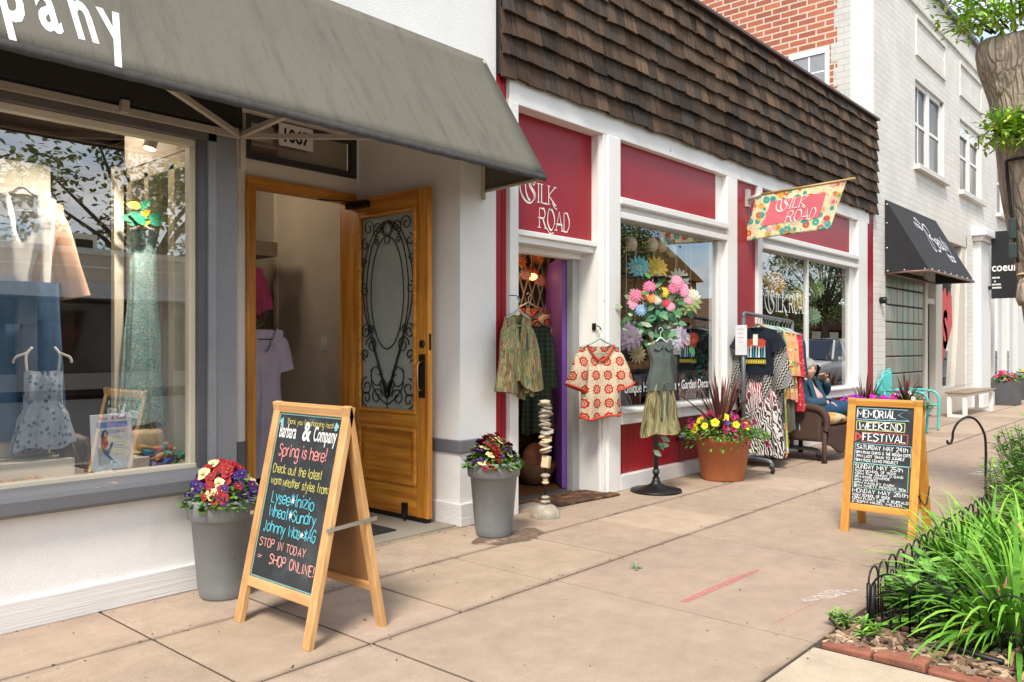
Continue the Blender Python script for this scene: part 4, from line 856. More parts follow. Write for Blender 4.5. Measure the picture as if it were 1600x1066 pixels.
# trees
BARK_F = mat('far_bark', (.09, .07, .055), .95)
LEAFM = mat('tree_leaf', (.15, .22, .05), .6, attr=True, var=.0, fine=0)
def far_tree(seed, h=9, rx=3.6, n=7500):
    r = random.Random(seed); tr = B(); tr.tube([(0, 0, 0), (.1, 0, h * .2), (0, .1, h * .42)], [.32, .24, .17], 8)
    cl = []
    for i in range(24):
        a = r.uniform(0, 2 * pi); q = math.sqrt(r.uniform(.02, 1)); z = r.uniform(.38, 1); rr = rx * q * (1.05 - abs(z - .6) * 1.1)
        c = V((rr * cos(a), rr * sin(a), h * z)); cl.append((c, r.uniform(.6, 1.25))); m = V((c.x * .35, c.y * .35, h * .4 + (c.z - h * .4) * .4))
        tr.tube([(0, 0, h * .36), m, c], [.12, .07, .02], 5)
    lf = B()
    for i in range(n):
        c, q = cl[r.randrange(len(cl))]; d = V((r.gauss(0, 1), r.gauss(0, 1), r.gauss(0, .8))); d *= q * .55
        s_ = r.uniform(.7, 1.25); lf.col = (s_ * r.uniform(.85, 1.2), s_, s_ * r.uniform(.7, 1.1)); lf.leaf(c + d, (r.uniform(-1, 1), r.uniform(-1, 1), r.uniform(-.8, .4)), (r.uniform(-.6, .6), r.uniform(-.6, .6), 1), r.uniform(.14, .28), r.uniform(.09, .16))
    return tr, lf
trees = []
for i, (sd_, h, rx) in enumerate(((3, 9.5, 3.6), (11, 8, 4.0))):
    tr, lf = far_tree(sd_, h, rx); root = thing('street_tree', (0, 0, 0), '', 'tree'); tr.build('trunk', BARK_F, root); lf.build('crown', LEAFM, root); trees.append(root)
spots = [(14.5, -14, 0, 1.0, 'leafy tree at the kerb before the beige shop across the street'), (16.0, -27, 1, 1.45, 'broad tree rising behind the right end of the beige shop'), (32.2, -14.5, 0, .85, 'tree between the tan brick shop and the timber shop'), (56.5, -16.3, 1, .75, 'tree at the kerb right of the golden timber shop'), (61, -14.2, 0, 1.05, 'first kerb tree before the brown brick row'), (68, -14.4, 1, 1.0, 'second kerb tree before the brown brick row'), (76, -14.2, 0, 1.1, 'third kerb tree before the brown brick row'), (52, -36, 0, 1.3, 'tall tree far behind the golden timber shop')]
for i, (x, y, q, s_, lab) in enumerate(spots):
    if i == 0: trees[0].location = (x, y, 0); trees[0]['label'] = lab; trees[0]['group'] = 'trees across the street'
    elif i == 1: trees[1].location = (x, y, 0); trees[1].scale = (s_,) * 3; trees[1]['label'] = lab; trees[1]['group'] = 'trees across the street'
    else: dup(trees[q], (x, y, 0), i * 1.3, lab, 'trees across the street', s_)
# parked cars at the near kerb
def car(loc, paint, label, rz=0):
    r = thing('parked_car', (0, 0, 0), label, 'car', 'cars parked at the near kerb')
    st = [(-2.3, .42, .80, .80, .76), (-2.2, .36, .98, 1.0, .86), (-1.9, .30, 1.02, 1.58, .90), (-1.1, .28, 1.02, 1.72, .92), (0, .28, 1.0, 1.74, .93), (.55, .28, .99, 1.68, .93), (1.25, .28, 1.0, 1.06, .92), (1.9, .32, .94, .95, .88), (2.25, .38, .80, .80, .80), (2.34, .42, .62, .62, .70)]
    def body(u, v):
        j = u * (len(st) - 1); i = min(int(j), len(st) - 2); f = j - i; x, zb, zm, zr, hw = [a + (b - a) * f for a, b in zip(st[i], st[i + 1])]
        a = 2 * pi * v; prof = [(-.92, zb), (-1, zb + .18), (-1, zm - .12), (-.95, zm), (-.0, zm + .03), (.95, zm), (1, zm - .12), (1, zb + .18), (.92, zb), (0, zb - .03)]
        kk = v * len(prof); m = int(kk) % len(prof); g_ = kk - int(kk); p = prof[m]; q = prof[(m + 1) % len(prof)]
        return (x, hw * (p[0] + (q[0] - p[0]) * g_), p[1] + (q[1] - p[1]) * g_)
    k = B(); k.grid(lambda v, u: body(u, v), 20, 18, True, True)
    cs = [(-2.12, 1.0, 1.02), (-1.85, 1.0, 1.60), (-1.1, 1.0, 1.72), (0, 1.0, 1.74), (.5, 1.0, 1.68), (1.3, 1.0, 1.04)]
    k.build('body', paint, r, smooth_mod=1)
    k = B(); k.grid(lambda u, v: (lambda j: (lambda i, f: (lambda a, b: (a[0] + (b[0] - a[0]) * f, (-.88 + .24 * min(v * 4, 1) if v < .5 else .88 - .24 * min((1 - v) * 4, 1)) if True else 0, .98 + (a[2] + (b[2] - a[2]) * f - .98) * min(1, 4 * min(v, 1 - v))))(cs[i], cs[i + 1]))(min(int(j), 4), j - min(int(j), 4)))(u * 5), 20, 8)
    k.build('cabin_glass', mat('car_glass', (.012, .014, .016), .06, spec=.9, var=0, fine=0), r)
    k = B(); k.grid(lambda u, v: (-1.88 + 2.4 * u, (v - .5) * 1.26, 1.60 + .155 * sin(pi * min(1, .15 + u * .8)) - .03 * abs(v - .5) * 2), 12, 6); k.build('roof', paint, r, solid=.03)
    k = B()
    for sg in (-1, 1):
        for xa, za, xb, zb in ((.5, 1.68, 1.3, 1.04), (-.05, 1.72, -.05, 1.0), (-1.1, 1.7, -1.15, 1.0), (-1.86, 1.58, -2.1, 1.02)): k.bar((xa, sg * .66, za), (xb, sg * .89, zb), .06, .05)
    k.build('pillar', paint, r)
    for sx in (-1.42, 1.42):
        for sg in (-1, 1):
            mm = Matrix.Translation((sx, sg * .80, .34)) @ Matrix.Rotation(R(90), 4, 'X'); wv = B(); wv.lathe([(.21, -.1), (.32, -.1), (.345, -.05), (.345, .05), (.32, .1), (.21, .1)], n=28); wv.v = [tuple(mm @ V(q)) for q in wv.v]
            wo = wv.build('wheel', mat('tyre', (.02, .02, .02), .9), r); rv = B(); rv.lathe([(.0, -.104), (.21, -.104), (.22, -.09), (.22, .09), (.21, .104), (0, .104)], n=20, cap=False); rv.v = [tuple(mm @ V(q)) for q in rv.v]; rv.build('rim', mat('alloy', (.45, .45, .47), .3, metal=.9), wo)
    for sg in (-1, 1):
        B().ball((2.2, sg * .62, .72), (.1, .17, .07), 12, 8).build('headlight', mat('lamp_glass', (.6, .6, .62), .1, spec=.9), r); B().ball((-2.22, sg * .68, .9), (.06, .12, .12), 10, 8).build('tail_light', mat('tail_red', (.3, .01, .01), .2), r)
        B().box(.75, .95, sg * .92 - .03, sg * 1.05, .98, 1.12).build('mirror', paint, r, bevel=.02)
    k = B(); k.box(2.28, 2.345, -.45, .45, .5, .66); k.build('grille', BLACK, r, bevel=.02)
    r.location = loc; r.rotation_euler = (0, 0, rz); return r
PW = mat('white_car_paint', (.75, .75, .74), .3, var=0, fine=0, coat=.8); PS = mat('dark_car_paint', (.03, .035, .045), .3, var=0, fine=0, coat=.8)
car((28.6, -2.3, -.135), PW, 'white hatchback parked at the near kerb, mirrored in the right gift shop window', pi)
car((-1.2, -3.0, -.135), PS, 'dark hatchback parked at the near kerb behind the photographer', pi)
car((36, -2.3, -.135), mat('red_car_paint', (.2, .02, .02), .3, var=0, fine=0, coat=.8), 'dark red hatchback parked behind the white one at the near kerb', pi)
# ================================================================= SIDEWALK OBJECTS
PINE = wood('pine_frame', '#d9ad78', '#b98a55', 2, .55, 8); PINEB = wood('pine_rail', '#d9ad78', '#b98a55', 1, .55, 8); HARDB = mat('hardboard', (.30, .15, .055), .6, var=.12, vs=4, fine=.1)
PINE2 = wood('honey_frame', '#e0a34a', '#bf7d33', 2, .5, 8); PINE2B = wood('honey_rail', '#e0a34a', '#bf7d33', 1, .5, 8)
SLATE = mat('chalkboard', (.022, .026, .030), .75, var=.25, vs=4, fine=.15, stain=[(2.5, .5, .75, (.075, .088, .095), .8), (5, .60, .72, (.10, .16, .17), .3)])
def easel(loc, wid, h, fx, bx, label, frm, rail, fw, side=.03):
    """A-board: the written face leans back towards +X; loc is the ground point below the front-left leg"""
    r = thing('chalkboard_sign', loc, label, 'sandwich board'); x, y, _ = loc
    top = V((x + fx, y, h)); F0 = V((x, y, 0)); up = (top - F0).normalized(); Yd = V((0, -1, 0)); nrm = V((-up.z, 0, up.x)); L = (top - F0).length
    def pt(u, v, d=0): return F0 + Yd * u + up * v + nrm * d
    def plank(mb, u0, u1, v0, v1, d0, d1): mb.prism([pt(u0, v0, d0), pt(u1, v0, d0), pt(u1, v1, d0), pt(u0, v1, d0)], -nrm * (d0 - d1))
    for u0 in (0, wid - fw): k = B(); plank(k, u0, u0 + fw, 0, L, 0, -side); k.build('frame_post', frm, r, bevel=.004)
    lo = L * .165
    for v0, v1 in ((L - fw, L), (lo, lo + fw * .9)): k = B(); plank(k, fw, wid - fw, v0, v1, -.001, -side + .001); k.build('frame_rail', rail, r, bevel=.004)
    k = B(); plank(k, fw - .004, wid - fw + .004, lo + fw * .88, L - fw + .004, -.012, -.018); bd = k.build('board', SLATE, r)
    # rear leaf
    Bk = V((x + bx, y, 0)); up2 = (top + V((.012, 0, 0)) - Bk).normalized(); n2 = V((up2.z, 0, -up2.x)); L2 = (top - Bk).length
    def pl2(mb, u0, u1, v0, v1, d0, d1): q = lambda u, v, d: Bk + Yd * u + up2 * v + n2 * d; mb.prism([q(u0, v0, d0), q(u1, v0, d0), q(u1, v1, d0), q(u0, v1, d0)], n2 * (d1 - d0))
    for u0 in (0, wid - fw): k = B(); pl2(k, u0, u0 + fw, 0, L2, -side, 0); k.build('rear_post', frm, r, bevel=.004)
    for v0, v1 in ((L2 - fw, L2 - .01), (lo, lo + fw * .8)): k = B(); pl2(k, fw, wid - fw, v0, v1, -side + .001, -.001); k.build('rear_rail', rail, r, bevel=.004)
    k = B(); pl2(k, fw - .01, wid - fw + .01, lo + .01, L2 - .02, -.018, -.012); k.build('rear_board', HARDB, r)
    bw, bh = wid - 2 * fw, L - fw - (lo + fw * .9)
    a = Art(pt(fw, lo + fw * .9, -.012), Yd, up, .0015)
    return r, bd, a, bw, bh, pt
s1, bd, a, bw, bh, pt = easel((2.034, 3.561, 0), .606, 1.035, .225, .437, 'wooden sandwich board with shop greeting chalked in pink, yellow and blue beside a grey pot', PINE, PINEB, .052)
Yl = lambda f: bh * (1 - f)
YEL, PNK, BLU, WHT = (.62, .58, .16), (.72, .27, .27), (.10, .50, .62), (.80, .80, .80)
def line(txt, x0, x1, f0, f1, col, pen=.10, sl=0, jit=.05, slant=0, hgt=None):
    a.text(txt, bw * x0, Yl(f1), hgt or bh * (f1 - f0), bw * (x1 - x0), pen, None, col, jit, sl, slant=slant)
line('Thank you for shopping local', .14, .88, .035, .066, YEL, .09)
a.font('Barbara', bw * .04, Yl(.152), .098, .46, .0012, col=WHT); a.font('&', bw * .425, Yl(.155), .125, .80, .003, col=WHT); a.font('Company', bw * .60, Yl(.152), .098, .46, .0012, col=WHT)
line('Spring is here!', .10, .86, .19, .262, PNK, .10)
line('Check out the latest', .05, .84, .315, .368, YEL, .085); line('warm weather styles from:', .06, .97, .39, .440, YEL, .085)
line('Lysee*Inizio', .12, .80, .475, .545, BLU, .10); line('Wheat*Sundry', .12, .86, .565, .63, BLU, .10); line('Johnny Was *AG', .08, .90, .655, .72, BLU, .10)
for u, f in ((.475, .515), (.475, .60), (.70, .695)):
    cx, cy_ = bw * u, Yl(f)
    a.shape([(cx + (.017 if i % 2 == 0 else .007) * sin(i * pi / 5), cy_ + (.017 if i % 2 == 0 else .007) * cos(i * pi / 5)) for i in range(10)], WHT, .0025)
line('STOP IN TODAY', .06, .80, .765, .812, (.70, .33, .28), .12); line('or', .07, .14, .86, .88, (.75, .5, .45), .14); line('SHOP ONLINE!', .27, .97, .845, .90, (.70, .33, .28), .12)
for sx, u in ((1, .06), (-1, .93)):
    for q in ((0, 0), (.3, .5), (-.5, .6), (.1, 1)):
        a.shape([(bw * u + sx * .02 * (q[0] + p[0]), Yl(.055) + .02 * (q[1] - .6 + p[1])) for p in ((-.5, -.3), (.5, -.4), (.35, .35), (-.1, .6))], (.22, .5, .55), .0025 + q[1] * .0003)
a.frame(.006, bw - .006, .006, bh - .006, .007, (.16, .34, .34))
a.build('chalk_writing', CHALK, bd)
k = B(); k.bar((2.125, 2.952, .50), (2.405, 2.952, .515), .004, .018); k.build('spreader_arm', mat('steel', (.6, .6, .6), .3, metal=.9), s1)
k = B(); k.bar((2.125, 3.564, .50), (2.405, 3.564, .515), .004, .018); k.build('spreader_arm', mat('steel', (.6, .6, .6), .3, metal=.9), s1)

s2, bd, a, bw, bh, pt = easel((5.875, 2.085, 0), .50, .935, .17, .40, 'orange wood sandwich board listing a festival programme in white chalk beside the garden bed', PINE2, PINE2B, .055)
WC = (.80, .82, .82)
a.frame(bw * .03, bw * .60, Yl(.135), Yl(.02), .005, (.25, .50, .66)); a.ribbon([(bw * .60, Yl(.02)), (bw * .90, Yl(.02)), (bw * .74, Yl(.075)), (bw * .93, Yl(.13)), (bw * .60, Yl(.135))], .004, None, (.25, .50, .66))
line('MEMORIAL', .04, .70, .04, .115, WC, .13)
a.frame(bw * .03, bw * .86, Yl(.245), Yl(.155), .005, (.55, .58, .22)); line('WEEKEND', .08, .82, .165, .235, WC, .13)
a.ribbon([(bw * .03, Yl(.27)), (bw * .12, Yl(.315)), (bw * .03, Yl(.36)), (bw * .03, Yl(.27))], .010, None, (.62, .10, .08)); a.frame(bw * .14, bw * .92, Yl(.365), Yl(.27), .005, (.55, .12, .10)); line('FESTIVAL', .16, .88, .28, .352, WC, .13)
a.frame(bw * .03, bw * .985, Yl(.585), Yl(.385), .004, (.22, .50, .60))
line('SATURDAY MAY 24th', .06, .93, .40, .445, WC, .13)
for i, q in enumerate(('5PM RYAN CHRYS & THE ROUGH CUTS', '7PM LAST TRAIN TO JUAREZ', '9PM RICK LEWIS PROJECT')): line(q, .05, (.98, .88, .78)[i], .462 + i * .04, .489 + i * .04, WC, .17)
a.frame(bw * .02, bw * .96, Yl(.835), Yl(.59), .004, (.25, .50, .33))
line('SUNDAY MAY 25th', .05, .86, .60, .643, WC, .13)
for i, (q, e) in enumerate((('10AM SCHOOL OF ROCK', .76), ('12PM The JOHNNY O BAND', .88), ('2PM KINGS CONVERSE', .66), ('4PM JAKARTA', .46), ('6PM PAISLEY PARK', .74), ('8PM NINETY PERCENT 90s', .93))): line(q, .05, e, .655 + i * .03, .677 + i * .03, WC, .18)
line('MONDAY MAY 26th', .03, .97, .848, .888, WC, .13)
for i, (q, e) in enumerate((('10AM SCHOOL OF ROCK', .68), ('12PM FLOAT LIKE A BUFFALO', .98), ('2:30PM HAZEL MILLER', .88))): line(q, .03, e, .90 + i * .032, .924 + i * .032, WC, .18)
a.build('chalk_writing', CHALK, bd)
k = B(); k.tube(crom([(5.93, 1.583, .30), (6.05, 1.57, .22), (6.2, 1.583, .33)], 6), .004, 5); k.build('chain', BLACK, s2)

# ---- pots
def blossom_mb(kind, col, eye, s=.03):
    mb = B()
    if kind == 'pansy':
        for i, (ang, q, dy) in enumerate(((60, 1.05, .0), (120, 1.05, .001), (5, .9, .003), (175, .9, .003), (270, 1.15, .005))):
            mb.col = tuple(v * (1.0 if i < 2 else .82) for v in col); c = V((cos(R(ang)) * s * .5, sin(R(ang)) * s * .5, dy)); n = 9
            b = len(mb.v); mb.v.append(tuple(c * .6))
            for j in range(n): t_ = 2 * pi * j / n; rr = s * .55 * q * (1 + .1 * sin(3 * t_)); mb.v.append((c.x + rr * cos(t_), c.y + rr * sin(t_), dy + .004 * sin(2 * t_ + i)))
            for j in range(n): mb.face((b, b + 1 + j, b + 1 + (j + 1) % n), True)
        mb.col = eye; mb.ball((0, -.001, .006), (s * .13, s * .13, s * .1), 6, 4); mb.col = tuple(v * .15 for v in col); mb.lathe([(s * .13, .0055), (s * .3, .0052)], (0, -s * .1, 0), 9, False)
    elif kind == 'petunia':
        n = 20; mb.col = col; b = len(mb.v); mb.v.append((0, 0, -s * .5))
        for rr, zz in ((.2, -.2), (.6, .05), (1, .12)):
            for j in range(n): t_ = 2 * pi * j / n; q = 1 + .09 * cos(5 * t_) * (rr > .5); mb.v.append((s * rr * q * cos(t_), s * rr * q * sin(t_), s * (zz + .06 * sin(5 * t_ + 1) * rr)))
        for j in range(n): mb.face((b, b + 1 + j, b + 1 + (j + 1) % n), True)
        for i in range(2):
            for j in range(n): mb.face((b + 1 + i * n + j, b + 1 + (i + 1) * n + j, b + 1 + (i + 1) * n + (j + 1) % n, b + 1 + i * n + (j + 1) % n), True)
        mb.col = eye; mb.ball((0, 0, -s * .1), s * .16, 6, 4)
    else:                                   # many-rayed daisy / dahlia in rings
        for ring, (m, rr, up_) in enumerate(((14, 1, .05), (11, .78, .22), (8, .5, .4))):
            for j in range(m):
                t_ = 2 * pi * (j + ring * .4) / m; q = rnd.uniform(.85, 1.1); mb.col = tuple(min(1, v * (q if ring < 2 else q * .9) + (ring * .0)) for v in col); mb.leaf((cos(t_) * s * .1, sin(t_) * s * .1, s * up_ * .3), (cos(t_), sin(t_), up_), (0, 0, 1), s * rr, s * .34, .3)
        mb.col = eye; mb.ball((0, 0, s * .12), (s * .18, s * .18, s * .1), 8, 5)
    return mb
PETAL = mat('petal', (1, 1, 1), .6, attr=True, var=.08, vs=40, fine=0, spec=.3)
LEAF = mat('foliage_leaf', (1, 1, 1), .62, attr=True, var=.22, vs=9, fine=.1, fs=60, spec=.25)
def place(o, parent, loc, nrm, roll=None, sc=1):
    o.parent = parent; o.location = V(loc) - org(parent); q = V(nrm).to_track_quat('Z', 'Y'); o.rotation_euler = (q.to_matrix().to_4x4() @ Matrix.Rotation(rnd.uniform(-.5, .5) if roll is None else roll, 4, 'Z')).to_euler(); o.scale = (sc,) * 3
def flowers(root, kinds, spots, name='blossom'):
    """kinds: list of (kind, colour, eye, size); spots: (pos, normal, kind index) - one mesh per kind, an object per blossom"""
    proto = {}
    for p, n, i in spots:
        if i not in proto:
            o = blossom_mb(*kinds[i]).build(name, PETAL); proto[i] = o
        else: o = proto[i].copy(); COL.objects.link(o)
        place(o, root, p, n, None, rnd.uniform(.85, 1.15))
def leafdome(mb, c, rx, h, n, L, w, cols, up=.4, ry=None):
    for i in range(n):
        a_ = rnd.uniform(0, 2 * pi); q = math.sqrt(rnd.random()); z = h * (1 - q * q * .8) * rnd.uniform(.35, 1); p = V(c) + V((rx * q * cos(a_), (ry or rx) * q * sin(a_), z))
        d = V((cos(a_) * (q + .2), sin(a_) * (q + .2), rnd.uniform(-.5, .7))); s_ = rnd.uniform(.75, 1.25); cc = rnd.choice(cols); mb.col = tuple(v * s_ for v in cc); mb.leaf(p, d, (rnd.uniform(-.4, .4), rnd.uniform(-.4, .4), 1), L * rnd.uniform(.7, 1.2), w * rnd.uniform(.7, 1.2))
GREENS = [(.07, .17, .025), (.11, .25, .035), (.14, .29, .05)]
GPOT = mat('grey_pot', (.20, .215, .22), .55, var=.1, vs=5, fine=.05, bump=.08, bs=40, stain=[(5, .56, .70, (.27, .285, .29), .6, (1, 1, .5)), (9, .62, .72, (.11, .115, .11), .6), (2.2, .52, .66, (.27, .28, .28), .5)])
SOIL = mat('potting_soil', (.03, .02, .014), .95, var=.4, vs=40, bump=.8, bs=80)
def grey_pot(loc, label, rz, seed):
    rnd.seed(seed); r = thing('flower_pot', (0, 0, 0), label, 'flower pot', 'tall grey flower pots with pansies')
    B().lathe([(.0, .0), (.116, .0), (.122, .012), (.130, .05), (.162, .405), (.172, .41), (.180, .415), (.186, .50), (.184, .515), (.172, .515), (.165, .49), (.16, .43), (.0, .43)], n=56, cap=False).build('pot', GPOT, r)
    B().lathe([(.165, .46), (.1, .475), (0, .48)], n=24, cap=False).build('soil', SOIL, r)
    f = B(); leafdome(f, (0, 0, .465), .185, .17, 520, .05, .026, GREENS); f.build('foliage', LEAF, r)
    kinds = [('pansy', (.30, .008, .012), (.7, .5, .05), .027), ('pansy', (.045, .012, .16), (.7, .5, .08), .026), ('pansy', (.75, .68, .35), (.8, .5, .05), .032), ('pansy', (.36, .012, .03), (.7, .45, .05), .031), ('pansy', (.075, .012, .12), (.8, .6, .1), .030)]
    sp = []
    for i in range(110):
        a_ = rnd.uniform(0, 2 * pi); q = math.sqrt(rnd.random()); p = (.185 * q * cos(a_), .185 * q * sin(a_), .475 + .215 * (1 - q ** 2.2 * .85) + rnd.uniform(-.03, .012)); side = cos(a_ + rz + .848) * q
        kd = 2 if (rnd.random() < .13 or (q > .75 and rnd.random() < .3 and side < 0)) else (rnd.choice((0, 0, 3)) if abs(side) + rnd.uniform(-.25, .25) < .45 else rnd.choice((1, 1, 4)))
        sp.append((p, V((cos(a_) * q * .8 - .35, sin(a_) * q * .8 - .45, .65)), kd))
    flowers(r, kinds, sp); r.location = loc; r.rotation_euler = (0, 0, rz); return r
grey_pot((2.215, 3.975, 0), 'tall grey pot of red and purple pansies behind the nearest sandwich board', 0, 5)
grey_pot((4.16, 3.84, 0), 'tall grey pot of red, purple and white pansies beside the stone totem', 2.0, 9)

# ---- door mats
t = NT('door_mat'); n = t.noise(9, 5, None, .6); c = t.mix(t.ramp(n, [(.42, 0), (.5, 1)]), (.15, .065, .028), (.06, .028, .018)); c = t.mix(t.ramp(t.noise(14, 3), [(.56, 0), (.6, 1)]), c, (.24, .12, .04)); t.base(c); t.b.inputs['Roughness'].default_value = 1; t.bump(t.noise(400, 2), .8, .006)
k = B(); k.prism([(5.22, 4.09, .004), (5.99, 4.02, .004), (5.995, 4.135, .004), (5.94, 4.15, .004), (5.94, 4.37, .004), (5.25, 4.41, .004)], (0, 0, .018)); tag(k.build('door_mat', t.m, bevel=.006), 'worn rust brown patterned doormat before the purple door', 'doormat')
k = B(); k.box(3.05, 3.76, 4.40, 4.86, .012, .024); tag(k.build('door_mat', mat('black_rubber', (.02, .02, .02), .9, bump=.6, bs=90), bevel=.004), 'black rubber doormat in the recessed entry of the clothing shop', 'doormat')
k = B(); k.box(4.95, 5.45, 4.75, 5.2, .012, .024); tag(k.build('door_mat', mat('black_rubber', (.02, .02, .02), .9), bevel=.004), 'small black mat on the wood floor just inside the gift shop door', 'doormat')

# ---- stone totem
st_ = thing('stone_totem', (4.859, 3.947, 0), 'stack of grey and cream stones on a thin iron rod before the purple door', 'garden ornament')
ST = mat('grey_stone', (.33, .29, .23), .8, var=.25, vs=14, fine=.15, bump=.4, bs=40, stain=[(25, .55, .65, (.5, .47, .42), .6)]); STC = mat('cream_stone', (.58, .44, .27), .7, var=.2, vs=12, bump=.3)
B().lathe([(.115, 0), (.116, .012), (.105, .05), (.075, .085), (.035, .10), (0, .102)], (4.859, 3.947, 0), 28, False, wob=lambda a_, z: .03 * sin(3 * a_ + z * 30)).build('base_stone', ST, st_)
B().tube([(4.859, 3.947, .09), (4.862, 3.947, .88)], .006, 8).build('rod', BLACK, st_)
B().ball((4.859, 3.947, .118), (.042, .04, .018), wob=.15).build('stone', ST, st_); B().ball((4.861, 3.947, .150), (.034, .034, .016), wob=.15).build('stone', ST, st_)
z = .30; i = 0
B().ball((4.861, 3.947, .285), (.022, .022, .022), wob=.2).build('stone', STC, st_); B().ball((4.861, 3.947, .318), (.04, .038, .017), wob=.15).build('stone', ST, st_); B().ball((4.861, 3.947, .264), (.03, .03, .014), wob=.15).build('stone', STC, st_)
k = B(); M = Matrix.Translation((4.865, 3.945, .425)) @ Matrix.Rotation(R(12), 4, 'Y') @ Matrix.Rotation(R(20), 4, 'Z'); k.box(-.03, .035, -.03, .03, -.05, .045, M); k.build('stone', STC, st_, bevel=.008)
z = .49
rnd.seed(4)
while z < .885:
    hh = rnd.uniform(.011, .018); rr = rnd.uniform(.045, .062) * (1 - .15 * abs(z - .7)); ox, oy = rnd.uniform(-.016, .016), rnd.uniform(-.016, .016)
    M = Matrix.Rotation(rnd.uniform(-.35, .35), 3, 'X') @ Matrix.Rotation(rnd.uniform(-.35, .35), 3, 'Y')
    k = B(); k.ball((4.862 + ox, 3.947 + oy, z + hh), (rr, rr * rnd.uniform(.7, 1), hh), 14, 8, M, .3); k.build('stone', rnd.choice((ST, ST, STC, ST)), st_); z += hh * 1.75

# ---- terracotta planter with spiky cordyline
def cordyline(mb, c, n, L, col=((.10, .022, .022), (.16, .05, .04), (.07, .018, .02), (.14, .08, .05)), spread=1.0, w=.028):
    for i in range(n):
        a_ = rnd.uniform(0, 2 * pi); e = rnd.uniform(.25, 1.45) if i % 3 else rnd.uniform(1.1, 1.5); s_ = rnd.uniform(.8, 1.25); mb.col = tuple(v * s_ for v in rnd.choice(col))
        mb.blade(V(c) + V((cos(a_), sin(a_), 0)) * .02, (cos(a_) * cos(e) * spread, sin(a_) * cos(e) * spread, sin(e)), L * rnd.uniform(.7, 1.1), w, rnd.uniform(.1, .55), 6, rnd.uniform(-.3, .3))
TERRA = mat('terracotta', (.45, .15, .055), .6, var=.07, vs=4, fine=.05, bump=.05, stain=[(7, .60, .72, (.50, .22, .11), .5)])
def petal_spots(c, rx, h, n, ch, low=.0, ry=None):
    o = []
    for i in range(n):
        a_ = rnd.uniform(0, 2 * pi); q = math.sqrt(rnd.random()); p = V(c) + V((rx * q * cos(a_), (ry or rx) * q * sin(a_), h * (1 - q ** 2 * .8) + rnd.uniform(-.05, .02) - (low * q if q > .8 else 0))); o.append((p, V((cos(a_) * q - .4, sin(a_) * q - .5, .5)), rnd.choice(ch)))
    return o
rnd.seed(21)
tp = thing('flower_pot', (7.42, 3.77, 0), 'large round terracotta pot with spiky red plant and yellow and magenta flowers', 'flower pot')
c0 = V((7.42, 3.77, 0))
B().lathe([(0, 0), (.195, 0), (.205, .015), (.258, .36), (.272, .365), (.280, .43), (.276, .442), (.256, .442), (.25, .40), (0, .40)], c0, 60, False).build('pot', TERRA, tp)
B().lathe([(.252, .41), (0, .43)], c0, 24, False).build('soil', SOIL, tp)
k = B(); leafdome(k, c0 + V((0, 0, .40)), .43, .22, 1250, .055, .026, GREENS + [(.14, .25, .05)])
for i in range(160):
    a_ = rnd.uniform(0, 2 * pi); q = rnd.uniform(.85, 1.15); k.col = rnd.choice(GREENS); k.leaf(c0 + V((.36 * q * cos(a_), .36 * q * sin(a_), .40 + rnd.uniform(-.06, .1))), (cos(a_), sin(a_), rnd.uniform(-.8, .1)), (0, 0, 1), .055, .022)
k.build('foliage', LEAF, tp)
k = B(); cordyline(k, c0 + V((0, .02, .48)), 54, .62, ((.15, .035, .03), (.22, .08, .06), (.10, .028, .028), (.2, .12, .08))); k.build('spiky_plant', LEAF, tp)
kinds = [('petunia', (.80, .62, .03), (.5, .3, .02), .038), ('petunia', (.34, .012, .09), (.1, .0, .03), .03), ('petunia', (.12, .03, .30), (.5, .4, .1), .03), ('petunia', (.22, .012, .06), (.1, .0, .03), .028)]
flowers(tp, kinds, petal_spots(c0 + V((0, 0, .43)), .45, .22, 60, (1, 1, 3, 2, 1), .08) + petal_spots(c0 + V((-.05, -.05, .45)), .34, .2, 14, (0,)))
# petunia planters behind the far sandwich board
def far_planter(loc, label, cols, n, rx):
    r = thing('flower_pot', loc, label, 'flower pot', 'low planters with red spiky plants'); c = V(loc)
    B().lathe([(0, 0), (.2, 0), (.27, .40), (.28, .42), (.25, .42), (.24, .38), (0, .38)], c, 32, False).build('pot', TERRA, r)
    k = B(); leafdome(k, c + V((0, 0, .38)), rx, .22, 600, .06, .03, GREENS); k.build('foliage', LEAF, r)
    k = B(); cordyline(k, c + V((0, 0, .44)), 34, .50, w=.03); k.build('spiky_plant', LEAF, r)
    flowers(r, cols, petal_spots(c + V((0, 0, .40)), rx * 1.02, .24, n, range(len(cols)), .1)); return r
MAG = [('petunia', (.42, .012, .30), (.2, .0, .1), .045), ('petunia', (.22, .015, .42), (.1, .0, .1), .043), ('petunia', (.55, .02, .36), (.2, .0, .1), .045)]
rnd.seed(31); far_planter((11.45, 3.72, 0), 'planter overflowing with magenta and purple petunias behind the festival sandwich board', MAG, 90, .62)
rnd.seed(32); far_planter((13.15, 3.68, 0), 'planter with a red spiky plant and few flowers beside the turquoise chair', [('petunia', (.45, .03, .2), (.2, 0, .1), .035), ('petunia', (.6, .5, .55), (.4, .3, .1), .035)], 14, .34)
